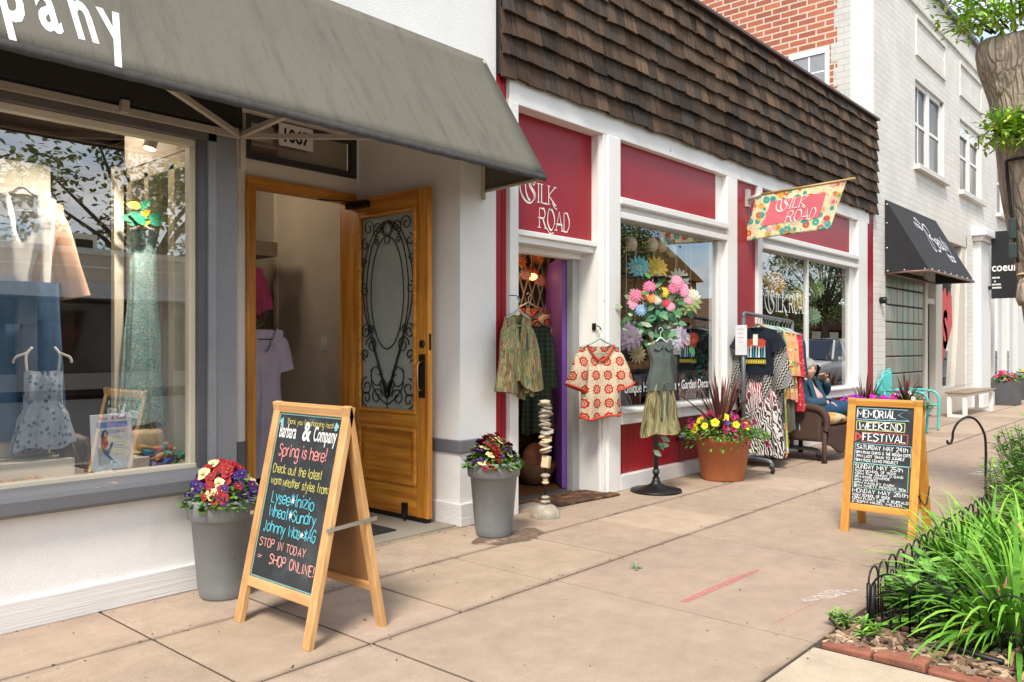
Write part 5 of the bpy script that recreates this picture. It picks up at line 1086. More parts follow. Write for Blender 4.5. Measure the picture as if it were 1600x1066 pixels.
# dark square planters at the far shopfront
for i, (x, y, w_, lab) in enumerate(((21.35, 3.88, .62, 'dark grey cube planter of crimson flowers by the far white pilaster'), (24.0, 3.95, .95, 'dark grey long planter of green and yellow plants at the far right shopfront'))):
    r = thing('planter_box', (x, y, 0), lab, 'planter', None); k = B(); k.box(x - w_ / 2, x + w_ / 2, y - .28, y + .28, 0, .52); k.build('box', mat('slate_planter', (.075, .078, .085), .55, var=.1), r, bevel=.012)
    B().box(x - w_ / 2 + .03, x + w_ / 2 - .03, y - .25, y + .25, .5, .525).build('soil', SOIL, r)
    rnd.seed(40 + i); k = B(); leafdome(k, (x, y, .5), w_ * .48, .22, 260, .09, .045, GREENS, ry=.28); k.build('foliage', LEAF, r)
    flowers(r, [('petunia', (.42, .015, .08), (.2, 0, .05), .05), ('petunia', (.6, .16, .25), (.2, 0, .05), .045)] if i == 0 else [('petunia', (.6, .5, .05), (.2, .1, .0), .035)], petal_spots((x, y, .52), w_ * .45, .24, 34 if i == 0 else 8, (0, 1) if i == 0 else (0,), 0, .26))
# ---- bench
bn = thing('bench', (17.6, 3.85, 0), 'small white bench with a wooden seat board under the far shop window', 'bench')
B().box(16.75, 19.1, 3.62, 4.02, .44, .468).build('seat', wood('bench_top', '#9a8468', '#75624a', 0), bn, bevel=.006)
k = B(); k.box(16.8, 19.05, 3.66, 3.98, .385, .44); k.build('seat_frame', WHITE, bn)
for x in (16.8, 18.97):
    for y in (3.66, 3.92): B().box(x, x + .07, y, y + .07, .05, .385).build('leg', WHITE, bn)
    B().box(x + .005, x + .065, 3.66, 3.99, 0.002, .05).build('foot_rail', WHITE, bn)
# ---- turquoise shell-back chair
tq = thing('garden_chair', (13.65, 3.85, 0), 'turquoise metal garden chair with a round shell back by the glass block window', 'chair')
TQ = mat('turquoise_enamel', (.10, .50, .47), .35, var=.06); x0, x1 = 13.36, 14.0
def shellpt(u, v):
    a_ = (u - .5) * 2.5; rr = .06 + .44 * v; sc = 1 + .025 * cos(a_ * 10 * 1.25) * v; return (13.68 + sin(a_) * rr * .68 * sc, 4.06 + .08 * v - .06 * cos(a_ * 2) * v + .010 * cos(u * 14 * pi), .44 + cos(a_) * rr * sc)
B().grid(shellpt, 56, 8).build('backrest', TQ, tq, solid=.012)
k = B(); k.tube([shellpt(i / 40, 1.02) for i in range(41)], .014, 8); k.build('back_rim', TQ, tq)
B().grid(lambda u, v: (x0 + .02 + (x1 - x0 - .04) * u, 3.58 + .46 * v, .40 - .02 * sin(pi * u) + .03 * (1 - v) ** 4 * 0), 10, 8).build('seat', TQ, tq, solid=.014)
for x in (x0, x1):
    k = B(); k.tube(crom([(x, 4.08, .62), (x, 3.9, .635), (x, 3.66, .63), (x, 3.50, .60), (x, 3.44, .50), (x, 3.44, .34), (x, 3.45, .0)], 6), .019, 8); k.tube(crom([(x, 3.45, .40), (x, 3.7, .385), (x, 4.05, .38)], 4), .016, 8); k.tube([(x, 4.05, .62), (x, 4.06, .38), (x, 4.14, .02)], .018, 8); k.build('arm', TQ, tq)
k = B(); k.tube([(x0, 3.46, .06), (x0, 4.10, .05)], .016, 6); k.build('runner', TQ, tq)
# ================================================================= CLOTHES
def cloth(name, base, base2=None, **k): return mat(name, base, .9, var=k.pop('var', .12), fine=.06, fs=200, spec=.2, bump=.15, bs=220, **k)
HANG = mat('green_hanger', (.32, .45, .38), .4); WHANG = mat('white_hanger', (.7, .7, .7), .4); KHANG = mat('black_hanger', (.02, .02, .02), .4); WOODH = wood('wood_hanger', '#b5763e', '#8a5426', 0)
def garment(name, loc, rz, label, cat, m, Wd=.44, L=.62, prof=None, depth=.075, neck=(.075, .10, .02), sleeve=None, folds=7, amp=.012, seed=1, hanger=HANG, group=None, sm=None, trim=None, hem=None, slope=.28, open_front=None, tilt=0):
    """hanging garment; local x = width, -y = front, z = 0 at the shoulder line"""
    rr = random.Random(seed); r = thing(name, (0, 0, 0), label, cat, group)
    prof = prof or [(0, 1), (.1, .98), (.3, .80), (.6, .84), (1, .92)]
    ph = [rr.uniform(0, 6.28) for _ in range(6)]
    def pw(t):
        for (a, x), (b, y) in zip(prof, prof[1:]):
            if t <= b: f = (t - a) / (b - a); f = f * f * (3 - 2 * f); return x + (y - x) * f
        return prof[-1][1]
    nw, nd, nb = neck
    def pt(u, v, off=0):
        a_ = 2 * pi * u; hw = Wd / 2 * pw(v) + off; cx = cos(a_); ex = abs(cx) ** .75 * (1 if cx > 0 else -1); x = hw * ex; front = sin(a_) < 0
        d = (depth * (.25 + .75 * min(1, v * 5)) + off) * (.55 + .45 * min(1, v * 1.5))
        fa = 1.3 * amp * min(1, v * 1.3) * (sin(folds * a_ + ph[0] + 2 * v) + .5 * sin((folds * 1.7 // 1) * a_ + ph[1] - 1.5 * v)); y = sin(a_) * d + fa * (1 if v > .05 else 0) + .012 * sin(3 * v + ph[2])
        zt = -slope * abs(x) * (1 if abs(x) > nw else nw / max(abs(x), 1e-3) * (abs(x) / nw))
        if abs(x) < nw: q = 1 - (abs(x) / nw) ** 1.6; zt -= (nd if front else nb) * q
        x += .4 * fa * (v > .3); z = zt * (1 - v) - (L + .012 * sin(2 * a_ * 2 + ph[3]) + (.02 * sin(a_ + ph[4]))) * v
        if hem and v > .5: z -= hem * (v - .5) * 2 * (cx * .5 + .5 * abs(sin(a_ * 1.5)))
        return (x, y, z)
    k = B(); k.grid(lambda u, v: pt(u, v), 72, 26, True, True); k.build('cloth', m, r)
    if sleeve:
        sl, r0, r1, ang, *tr = sleeve
        k = B()
        for sg in (-1, 1):
            s0 = V((sg * Wd / 2 * pw(.05) * .70, 0, -slope * Wd / 2 * .8 - r0 * .62)); d = V((sg * sin(ang), -.04, -cos(ang)))
            def sp(u, v, sg=sg, s0=s0, d=d):
                rad = (r0 + (r1 - r0) * v) * (.25 + .75 * min(1, v * 7) ** .5); a_ = 2 * pi * u; e1 = V((cos(ang), 0, sg * sin(ang))) * sg; c = s0 + d * sl * v + V((0, .008 * sin(6 * v + ph[5]), -.02 * v * v)); w_ = 1 + .10 * sin(5 * a_ + 3 * v + ph[1]) * v
                return tuple(c + e1 * rad * cos(a_) * w_ + V((0, 1, 0)) * rad * .55 * sin(a_) * w_ * min(1, .6 + v))
            k.grid(sp, 24, 10, True, True); k.build('sleeve', sm or m, r); k = B()
    if trim:
        k = B()
        k.tube([pt(i / 72, .985, .004) for i in range(72)], .009, 6, closed=True); k.build('hem_trim', trim, r); k = B()
        top = []
        for i in range(41):
            x = -nw * 1.05 + 2.1 * nw * i / 40; q = max(0, 1 - (abs(x) / nw) ** 1.6); top.append((x, -depth * .42, -slope * abs(x) - nd * q - .006))
        k.tube(top, .010, 6); k.build('neck_trim', trim, r); k = B()
        if sleeve:
            for sg in (-1, 1):
                ang = sleeve[3]; s0 = V((sg * Wd / 2 * pw(.05) * .70, 0, -slope * Wd / 2 * .8 - sleeve[1] * .62)) + V((sg * sin(ang), -.04, -cos(ang))) * sleeve[0] + V((0, 0, -.02)); e1 = V((cos(ang), 0, sg * sin(ang))) * sg
                k.tube([s0 + e1 * sleeve[2] * 1.05 * cos(2 * pi * i / 20) + V((0, 1, 0)) * sleeve[2] * .6 * sin(2 * pi * i / 20) for i in range(20)], .010, 6, closed=True); k.build('cuff', trim, r); k = B()

    if hanger:
        k = B(); k.tube(crom([(-Wd * .40, 0, -slope * Wd * .40 - .012), (-Wd * .15, 0, -.018), (0, 0, .015), (Wd * .15, 0, -.018), (Wd * .40, 0, -slope * Wd * .40 - .012)], 5), .0085, 6); k.tube([(-Wd * .34, 0, -.11), (Wd * .34, 0, -.11)], .004, 5)
        k.tube(crom([(0, 0, .01), (0, 0, .06), (.022, 0, .085), (.0, 0, .108), (-.020, 0, .09)], 5), .0035, 6); k.build('hanger', hanger, r)
    r.location = loc; r.rotation_euler = (0, tilt, rz); return r
FX = -pi / 2            # front towards -X
# crocheted top on the white pilaster
GRANNY = pattern('granny_squares', 'granny', ['#c2331c', '#d8c6a8', '#d8c6a8'], 8.3); COR = cloth('coral_knit', (.50, .065, .035))
cro = garment('crochet_top', (5.83, 4.125, 1.36), R(-24), 'cream and coral crocheted tunic of granny squares hung on the white pilaster', 'top', GRANNY, .47, .66, [(0, .86), (.12, .86), (.35, .80), (.7, .82), (1, .86)], .05, (.13, .17, .05), (.30, .085, .095, .36), 5, .010, 3, HANG, trim=COR)
k = B(); k.box(5.935, 5.95, 4.25, 4.285, 1.455, 1.515); k.tube(crom([(5.94, 4.265, 1.49), (5.89, 4.20, 1.49), (5.84, 4.13, 1.475), (5.83, 4.12, 1.455), (5.82, 4.11, 1.47)], 4), .005, 6); tag(k.build('wall_hook', BLACK), 'small black hook on the pilaster above the crocheted tunic', 'hook')
# patchwork kimono left of the door
PATCH = pattern('patchwork_silk', 'bands', ['#2f4a2a', '#7d7c4e', '#b5a67a', '#6d1f34', '#98905f', '#2f5f48', '#a5956c', '#5a3424', '#757a52', '#8a2a4a', '#c0b288'], 19, stretch=(1, 1, .13), sharp=False)
kim = garment('patchwork_kimono', (4.69, 4.075, 1.575), R(4), 'loose multicoloured patchwork kimono hung on the white door frame', 'kimono', PATCH, .37, .56, [(0, .85), (.2, .95), (.6, .88), (1, .8)], .06, (.05, .30, .03), (.50, .085, .115, .12), 9, .020, 8, HANG, hem=.11)
B().box(.012, .034, -.072, -.066, -.30, -.17).build('price_tag', mat('card_dark', (.05, .05, .055), .6), kim); 
k = B(); k.tube([(4.69, 4.165, 1.70), (4.69, 4.09, 1.695), (4.69, 4.075, 1.675), (4.69, 4.065, 1.69)], .004, 6); tag(k.build('wall_hook', BLACK), 'thin black hook on the door frame holding the patchwork kimono', 'hook')
# ---- dress stand with silk flowers
ds = thing('display_stand', (6.384, 3.899, 0), 'black iron stand with round base, candle arms and twined silk flowers', 'stand'); X_, Y_ = 6.384, 3.899
B().lathe([(0, .0), (.225, .0), (.232, .012), (.22, .024), (.15, .032), (.09, .05), (.05, .07), (.034, .10), (.03, .13), (0, .13)], (X_, Y_, 0), 40, False, wob=lambda a_, z: .03 * sin(14 * a_) if .02 < z < .06 else 0).build('base', BLACK, ds)
k = B(); k.tube([(X_, Y_, .1), (X_, Y_, 1.96)], .022, 10); k.lathe([(.03, 0), (.034, .02), (.03, .04)], (X_, Y_, .16), 14); k.build('pole', mat('iron_pole', (.05, .055, .055), .5, metal=.3), ds)
rv = V((.6615, -.7499, 0))
k = B()
for q in (-.19, 0, .23): k.tube(crom([(X_, Y_, 1.70), tuple(V((X_, Y_, 1.72)) + rv * q * .6), tuple(V((X_, Y_, 1.80)) + rv * q), tuple(V((X_, Y_, 1.925)) + rv * q)], 6), .008, 6)
k.tube([tuple(V((X_, Y_, 1.80)) + rv * (.23 + .05 * cos(a_)) + V((0, 0, .05 * sin(a_)))) for a_ in [i * .4 for i in range(14)]], .006, 6); k.build('candle_arm', BLACK, ds)
for q in (-.19, .02, .23): B().lathe([(0, 0), (.07, 0), (.082, .008), (.08, .014), (0, .012)], tuple(V((X_, Y_, 1.925)) + rv * q), 24, False).build('candle_pan', BLACK, ds)
rnd.seed(51); k = B()
for i in range(150):
    q = rnd.gauss(0, .14); z = rnd.gauss(1.62, .13); s_ = rnd.uniform(.8, 1.2); k.col = tuple(v * s_ for v in rnd.choice(((.05, .17, .06), (.12, .24, .12), (.30, .38, .25), (.06, .2, .10)))); k.leaf(V((X_, Y_, z)) + rv * q + V((rnd.uniform(-.1, .05), rnd.uniform(-.1, .05), 0)), (rnd.uniform(-1, 1), rnd.uniform(-1, 1), rnd.uniform(-.9, .6)), (-.7, -.7, .3), rnd.uniform(.07, .14), rnd.uniform(.035, .065))
k.build('leaf_garland', LEAF, ds); k = B()
for z in (.46, .50, .43, .38, .44): k.col = rnd.choice(((.30, .42, .30), (.1, .3, .14))); k.leaf(V((X_, Y_, z)) + rv * rnd.uniform(-.04, .03) + V((-.03, -.03, 0)), (rnd.uniform(-1, 1), -.6, rnd.uniform(-.9, .2)), (-.7, -.7, .3), .10, .05)
k.build('leaf_sprig', LEAF, ds)
fk = [('daisy', (.66, .16, .30), (.5, .3, .1), .056), ('daisy', (.76, .30, .44), (.6, .4, .2), .052), ('daisy', (.72, .28, .10), (.6, .4, .1), .046), ('daisy', (.66, .48, .05), (.5, .3, .05), .045), ('daisy', (.60, .03, .08), (.5, .3, .05), .04), ('daisy', (.62, .60, .50), (.6, .5, .1), .05), ('daisy', (.25, .40, .62), (.6, .5, .2), .05)]
sp = [(V((X_ - .07, Y_ - .09, 1.3 + (543 - py) / 1275 * 7.367)) + rv * ((px - 1025) / 1275 * 7.367), V((-.7, -.65, .25)), i) for px, py, i in ((987, 463, 0), (1008, 450, 0), (1011, 467, 2), (1050, 440, 1), (1060, 452, 1), (1045, 452, 0), (1062, 457, 1), (1030, 458, 3), (1034, 475, 4), (1052, 447, 0), (982, 476, 1), (1002, 462, 2), (1068, 470, 1), (1020, 470, 5), (995, 485, 6), (1075, 462, 5), (1040, 480, 1))]
flowers(ds, fk, sp, 'silk_flower')
# denim / plaid dress hanging on the stand
DEN = cloth('faded_denim', (.085, .105, .095), var=.25); TWD = pattern('olive_lace', 'bands', ['#6d6a45', '#8a8358', '#7d7a5a', '#a39a72', '#5f5a3a', '#857347'], 26, stretch=(1, 1, .15), sharp=False)
dr_ = garment('denim_dress', (6.30, 3.80, 1.37), R(-36), 'sleeveless grey denim shirt dress with tiered olive skirt on the iron stand', 'dress', TWD, .31, .84, [(0, .66), (.15, .62), (.40, .52), (.5, .78), (.75, 1.0), (1, 1.22)], .075, (.06, .07, .02), None, 9, .016, 5, mat('mint_hanger', (.5, .62, .56), .4))
k = B(); k.grid(lambda u, v: (lambda a_: ((.128 - .010 * min(1, v * 3) - .028 * sin(pi * min(1, v * 1.15)) ** 2 + .012 * v) * 1.0 * (abs(cos(a_)) ** .75) * (1 if cos(a_) > 0 else -1) * (1 + .02 * sin(9 * a_)), (.034 + .044 * min(1, v * 3)) * sin(a_) + .004 * sin(8 * a_), -.02 - .28 * abs(.132 * cos(a_)) * (1 - v) - .43 * v))(2 * pi * u), 56, 14, True, True); k.build('bodice', DEN, dr_)
k = B(); k.box(-.008, .008, -.074, -.066, -.42, -.06); 
for sg in (-1, 1): k.prism([(0, -.062, -.055), (sg * .075, -.056, -.012), (sg * .095, -.060, -.075), (sg * .045, -.068, -.10)], (0, -.006, 0))
k.build('collar', DEN, dr_)
k = B(); k.tube([(.118 * cos(a_), .072 * sin(a_), -.375 - .008 * sin(3 * a_)) for a_ in [2 * pi * i / 30 for i in range(30)]], .009, 6, closed=True); k.tube(crom([(0, -.075, -.375), (-.03, -.085, -.45), (-.02, -.085, -.58), (-.03, -.09, -.70)], 4), .011, 6); k.tube(crom([(0, -.075, -.375), (.03, -.085, -.47), (.02, -.085, -.62), (.03, -.09, -.66)], 4), .011, 6); k.build('belt', DEN, dr_)
k = B(); k.box(-.01, .01, -.02, .02, -1.3, -.9); 
# ---- rolling clothes rack
RK = thing('clothes_rack', (8.7, 3.75, 0), 'grey pipe clothes rack on castors crowded with bright garments', 'clothes rack'); PIPE = mat('grey_pipe', (.13, .14, .15), .45, metal=.4, var=.15)
xa, xb, yr = 8.06, 9.32, 3.86
k = B(); k.tube(crom([(xa, yr, 1.60), (xa + .01, yr, 1.655), (xa + .06, yr, 1.66)], 4) + [(xb, yr, 1.60)], .021, 10); k.build('rail', PIPE, RK)
for x, zt in ((xa, 1.61), (xb, 1.60)): B().tube([(x, yr, .13), (x, yr, zt)], .024, 10).build('post', PIPE, RK)
for x in (xa, xb):
    k = B(); k.tube(crom([(x, 4.12, .10), (x, 3.95, .135), (x, 3.72, .135), (x + .0, 3.58, .125), (x, 3.55, .09), (x, 3.55, .07)], 5), .024, 10); k.build('foot', PIPE, RK)
    for y in (4.1, 3.55):
        k = B(); k.tube([(x, y, .075), (x, y, .10)], .014, 8); k.box(x - .016, x + .016, y - .022, y + .022, .05, .075); wo = k.build('castor', BLACK, RK, bevel=.004); k = B(); k.lathe([(.0, -.012), (.03, -.012), (.034, -.006), (.034, .006), (.03, .012), (0, .012)], n=18, cap=False); Mx = Matrix.Translation((x, y - .012, .034)) @ Matrix.Rotation(R(90), 4, 'X'); k.v = [tuple(Mx @ V(q)) for q in k.v]; k.build('wheel', mat('tyre', (.02, .02, .02), .9), wo)
k = B(); k.tube([(xa, yr, .15), (xb, yr, .15)], .018, 8); k.build('base_bar', PIPE, RK)
k = B(); k.box(xa - .034, xa - .030, yr - .055, yr + .075, 1.22, 1.535); pc = k.build('paper_sign', mat('paper', (.72, .72, .74), .8), RK)
a = Art((xa - .034, yr + .085, 1.22), (0, -1, 0), (0, 0, 1), .001)
for i, (x0_, x1_) in enumerate(((.03, .11), (.04, .10), (.03, .11), (.05, .10))): a.rect(x0_, x1_, .27 - i * .045, .275 - i * .045, (.35, .35, .4))
a.build('print', PAINTED, pc)
NAVY = cloth('navy_cotton', (.012, .016, .026)); BWW = pattern('black_white_weave', 'weave', ['#131418', '#a8a5a0'], 30, stretch=(1.3, 1, .8), rot=(0, 1.0, 0)); ZEB = pattern('zebra_print', 'zebra', ['#16161a', '#d8d2ca'], 9, stretch=(1, 1, .55)); 
ZG = NT('pink_zebra'); t = ZG; v_ = t.map((15, 15, 8), (0, .5, .3)); w_ = t.n.new('ShaderNodeTexWave'); w_.inputs['Scale'].default_value = 1; w_.inputs['Distortion'].default_value = 13; w_.inputs['Detail'].default_value = 2.5; t.l(v_, w_.inputs['Vector'])
dark_ = t.ramp(t.sepv()[2], [(0, GREY(0)), (1, GREY(1))]); zz = t.math('MULTIPLY_ADD', t.sepv()[2], 1.0); zz.node.inputs[2].default_value = 1.0
c_ = t.mix(t.ramp(zz, [(.62, 0), (1.0, 1)]), (.008, .008, .01), (.42, .02, .05)); t.base(t.mix(t.ramp(w_.outputs['Fac'], [(.46, 0), (.54, 1)]), c_, (.62, .58, .55))); t.b.inputs['Roughness'].default_value = .9
def on_rail(x): return (x, yr, 1.66 - (x - xa - .06) * .05 - .105)
ts = garment('printed_tshirt', on_rail(8.40), FX + .10, 'navy t-shirt with red and yellow band print at the front of the rack', 'shirt', NAVY, .44, .52, [(0, .95), (.15, .95), (.4, .86), (1, .86)], .06, (.085, .09, .02), (.17, .085, .09, .5), 4, .008, 61, WOODH)
a = Art((-.14, -.075, -.47), (1, 0, 0), (0, .05, 1), .003)
for cx, cy_, rr_, cl in ((.08, .27, .055, (.42, .05, .02)), (.20, .27, .055, (.42, .05, .02)), (.14, .29, .05, (.5, .16, .02))): a.shape([(cx + rr_ * cos(i * .524) * (1.15 if i % 2 else .85), cy_ + rr_ * sin(i * .524)) for i in range(12)], cl, rr_ * .02)
for i in range(7): a.shape([(.05 + i * .03, .12), (.072 + i * .03, .12), (.066 + i * .03, .24 + .02 * (i % 2)), (.055 + i * .03, .235)], ((.25, .42, .5), (.6, .6, .58), (.02, .2, .25))[i % 3], .003)
a.frame(.03, .255, .055, .095, .004, (.6, .5, .05))
for i in range(8): a.rect(.035 + i * .027, .056 + i * .027, .06, .09, (.62, .50, .04), .004)
a.rect(.115, .165, .25, .37, (.72, .75, .66), .006); a.build('print', PAINTED, ts)
for i, (x, y_, ang, lab) in enumerate(((8.16, .0, .05, 'black and white zigzag knit poncho hanging around the navy t-shirt'),)):
    q = garment('knit_cardigan', on_rail(8.47), FX, lab, 'cardigan', BWW, .48, .88, [(0, .85), (.2, .95), (.6, 1.0), (1, .9)], .08, (.1, .3, .03), (.56, .10, .12, .24), 7, .02, 62, HANG, hem=.12)
garment('zebra_skirt', (8.44, yr - .03, .98), FX + .15, 'zebra striped dress with a pink top below the navy t-shirt', 'dress', ZG.m, .40, .86, [(0, .8), (.3, .95), (1, 1.25)], .10, (.1, .06, .04), None, 7, .022, 63, None)
IND = pattern('indigo_print', 'speck', ['#1d3d7a', '#2e5aa0', '#7f9cc6', '#16284f'], 30); FLO = pattern('tropical_print', 'flower', ['#cf9f74', '#d4623f', '#b0b45e', '#e29a7c', '#5f8a5a', '#d98a8a', '#cfc684', '#c9573f'], 15); COP = pattern('coral_print', 'speck', ['#b8323e', '#d4505a', '#e38c86', '#8f1f30'], 30); PAIS = pattern('grey_paisley', 'speck', ['#55514e', '#8f8a86', '#2a2829', '#b7b0a8'], 42)
LIM = pattern('lime_print', 'flower', ['#b8c95a', '#e0558a', '#e9e2a8', '#3f8f5a', '#e08a3a', '#e5dfc0'], 14)
GREN = cloth('olive_drape', (.13, .125, .095)); SKYB = cloth('sky_blue_cotton', (.20, .42, .58)); REDB = cloth('coral_cotton', (.42, .05, .05))
row = [('printed_dress', 8.56, IND, 1.30, .40, 'long indigo printed dress third along the rack', 0, -.06), ('printed_dress', 8.62, PAIS, 1.40, .44, 'long grey paisley dress beside the indigo one on the rack', 1, -.03), ('sage_top', 8.68, cloth('sage_cotton', (.20, .26, .21)), .6, .38, 'sage green top hidden between dresses on the rack', 1, .02), ('printed_dress', 8.75, LIM, 1.42, .38, 'long lime and pink floral dress reaching almost to the rack base', 0, -.02), ('printed_blouse', 8.83, FLO, .78, .44, 'orange and yellow tropical print top in the middle of the rack', 1, -.06), ('olive_dress', 8.91, GREN, 1.16, .40, 'plain olive grey dress under the tropical print top', 0, -.02), ('printed_blouse', 8.96, FLO, .80, .44, 'second tropical print blouse right of the middle of the rack', 1, -.05), ('coral_kimono', 9.06, COP, .92, .48, 'coral red patterned kimono at the right end of the rack', 1, -.06), ('sky_blue_dress', 9.15, SKYB, 1.12, .38, 'sky blue cotton dress at the right end of the rack', 0, -.04), ('navy_jacket', 9.22, cloth('navy_drape', (.02, .04, .09)), .62, .34, 'dark navy jacket last on the rack', 1, 0)]
for i, (nm, x, m, L, wd, lab, sl, dy) in enumerate(row):
    p = on_rail(x); garment(nm, p, FX + rnd.uniform(-.2, .2), lab, nm.split('_')[-1], m, wd, L, [(0, .9), (.2, .95), (.5, .88), (1, 1.0)], .055, (.08, .1, .03), (.42, .075, .085, .07) if sl else None, 6, .018, 70 + i, HANG, 'clothes hanging on the rolling rack')
# ---- garments inside the clothes window
a_ = thing('display_board', (.9, 5.05, .64), 'white display board standing at the left of the clothes window', 'display board'); B().box(.2, 1.74, 5.03, 5.07, .64, 2.33).build('board', mat('warm_white', (.46, .43, .37), .7, var=.03), a_); 
a_ = thing('display_plinth', (1.2, 4.65, .64), 'low cream plinth on the floor of the clothes window', 'plinth'); B().box(.4, 1.66, 4.46, 4.92, .64, .735).build('block', mat('cream_stage', (.55, .50, .42), .6), a_, bevel=.004); B().box(.6, 1.62, 4.70, 4.90, .735, 1.0).build('riser', mat('cream_stage', (.55, .50, .42), .6), a_, bevel=.004)
a_ = thing('display_block', (1.98, 4.50, .64), 'small cream box beside the framed notice in the clothes window', 'plinth'); B().box(1.88, 2.03, 4.42, 4.6, .64, .705).build('block', mat('cream_stage', (.55, .50, .42), .6), a_, bevel=.004)
a_ = thing('display_post', (2.065, 4.92, .64), 'square cream post in the middle of the clothes window', 'post'); B().box(2.04, 2.095, 4.90, 4.95, .64, 2.36).build('shaft', CREAM, a_, bevel=.003); B().box(2.0, 2.135, 4.86, 4.99, .64, .66).build('foot', CREAM, a_)
IVO = cloth('white_linen', (.68, .66, .64)); DNM = cloth('blue_denim', (.055, .12, .22), var=.35, stain=[(3, .5, .7, (.16, .26, .38), .6, (1, 1, .3))]); PEA = cloth('peach_knit', (.52, .32, .22))
garment('linen_shirt', (1.52, 4.78, 2.13), R(-20), 'white linen shirt with open collar in the clothes window', 'shirt', IVO, .34, .60, [(0, .9), (.2, .9), (.6, .85), (1, .95)], .07, (.06, .22, .02), None, 6, .012, 80, WHANG, hem=.06)
pj = garment('peach_cardigan', (1.52, 4.80, 2.12), R(-20), 'peach open cardigan over the white shirt in the clothes window', 'cardigan', PEA, .42, .50, [(0, .92), (.2, .95), (1, .98)], .06, (.11, .46, .02), (.46, .065, .075, .25), 5, .010, 81, None)
j = thing('denim_jeans', (0, 0, 0), 'wide leg blue jeans below the white shirt in the clothes window', 'jeans'); 
k = B(); k.grid(lambda u, v: (lambda a_: (.17 * cos(a_) * (1 + .05 * v), .085 * sin(a_) + .006 * sin(7 * a_), -.22 * v))(2 * pi * u), 32, 6, True, True); k.build('waist', DNM, j)
for sg in (-1, 1):
    k = B(); k.grid(lambda u, v: (lambda a_: (sg * .088 + (.090 + .025 * v) * cos(a_) + .01 * sg * v, (.085 + .01 * v) * sin(a_) + .008 * sin(5 * a_ + 3 * v), -.20 - .62 * v))(2 * pi * u), 28, 10, True, True); k.build('leg', DNM, j)
j.location = (1.50, 4.74, 1.64); j.rotation_euler = (0, 0, R(-20))
SUN_ = pattern('blue_bud_print', 'speck', ['#9aa6b4', '#5c7390', '#aab4c0', '#45597a'], 38); 
sd_ = garment('stand_in_dress', (1.545, 4.56, 1.20), R(-25), 'made-up short pale blue sundress with tied straps before the jeans in the clothes window', 'dress', SUN_, .22, .42, [(0, .8), (.25, .78), (.45, .75), (.6, 1.0), (1, 1.3)], .06, (.06, .02, .02), None, 7, .012, 82, None)  # dress added to stand in for the image of a woman on the glass
k = B()
for sg in (-1, 1): k.tube(crom([(sg * .07, -.03, -.02), (sg * .075, -.02, .06), (sg * .05, .0, .10)], 4), .007, 6); k.tube(crom([(sg * .075, -.02, .07), (sg * .12, -.03, .05), (sg * .13, -.03, .02)], 4), .007, 6)
k.build('strap', IVO, sd_)
SPK = pattern('teal_floral', 'speck', ['#8fb0b0', '#d5dcd4', '#5f8a92', '#b9ab78', '#4a6a7a', '#b8c8c4'], 85)
fd = garment('floral_maxi_dress', (2.16, 4.80, 2.02), R(-30), 'long teal floral dress on a wire hanger in the clothes window', 'dress', SPK, .17, 1.18, [(0, .85), (.1, .9), (.3, .9), (.6, 1.15), (1, 1.45)], .065, (.035, .12, .02), None, 6, .010, 83, WHANG)
k = B(); rnd.seed(9)
for i in range(14): k.col = rnd.choice(((.02, .25, .14), (.02, .30, .22), (.5, .33, .03), (.03, .18, .12))); k.leaf((rnd.uniform(-.04, .05), -.05, rnd.uniform(.0, .11)), (rnd.uniform(-1, 1), -.2, rnd.uniform(-.5, .6)), (0, -1, .2), .09, .05)
k.build('scarf', LEAF, fd)
ht = thing('straw_hat', (2.15, 4.62, .64), 'pale straw hat with a grey band in the corner of the clothes window', 'hat'); STR = mat('straw', (.50, .41, .27), .8, var=.1, fine=.2, bump=.5, bs=150)
B().lathe([(.165, .075), (.16, .07), (.10, .075), (.098, .09), (.092, .165), (.08, .185), (.04, .178), (0, .17)], (2.12, 4.66, .64), 36, False, 1, .85).build('crown', STR, ht, solid=.004); B().lathe([(.1005, .082), (.097, .12)], (2.12, 4.66, .64), 36, False, 1, .85).build('band', mat('grey_ribbon', (.32, .30, .28), .7), ht); B().box(2.06, 2.18, 4.6, 4.72, .64, .71).build('stand', mat('cream_stage', (.55, .50, .42), .6), ht)
sc_ = B(); rnd.seed(12)
for i in range(10):
    sc_.col = ((.03, .24, .16), (.05, .09, .30), (.42, .05, .03), (.03, .2, .26), (.5, .3, .12))[i % 5]; x, y = 2.10 + rnd.uniform(-.03, .10), 4.46 + rnd.uniform(-.04, .06); a0 = rnd.uniform(0, 3)
    sc_.tube(crom([(x + .07 * cos(a0 + q) + .01 * q, y + .05 * sin(a0 + q * 1.3), .66 + .018 * i * .5 + .012 * sin(q * 2)) for q in (0, 1, 2, 3, 4)], 4), [.013 + .008 * sin(u) for u in range(17)], 6)
tag(sc_.build('silk_scarf', ATTR), 'bundled green, blue and red silk scarf in the corner of the clothes window', 'scarf')
bg_ = thing('leather_bag', (1.70, 4.54, .64), 'slouchy brown leather bag leaning beside the framed notice', 'bag'); LTH = mat('brown_leather', (.07, .035, .024), .5, var=.3, vs=14, bump=.5, bs=20)
k = B(); k.ball((1.70, 4.54, .735), (.085, .06, .10), 22, 14, None, .35); k.build('body', LTH, bg_); k = B(); k.tube(crom([(1.66, 4.49, .79), (1.67, 4.46, .73), (1.70, 4.455, .69), (1.73, 4.47, .76), (1.72, 4.5, .82)], 5), .01, 6); k.build('strap', LTH, bg_)
fn = thing('framed_notice', (1.80, 4.34, .66), 'white framed store notice with a photo of a seated woman leaning on the glass', 'framed poster')
k = B(); U_ = V((1, .10, 0)).normalized(); Vv_ = V((0, .10, 1)).normalized(); O_ = V((1.69, 4.315, .672)); NN = U_.cross(Vv_)
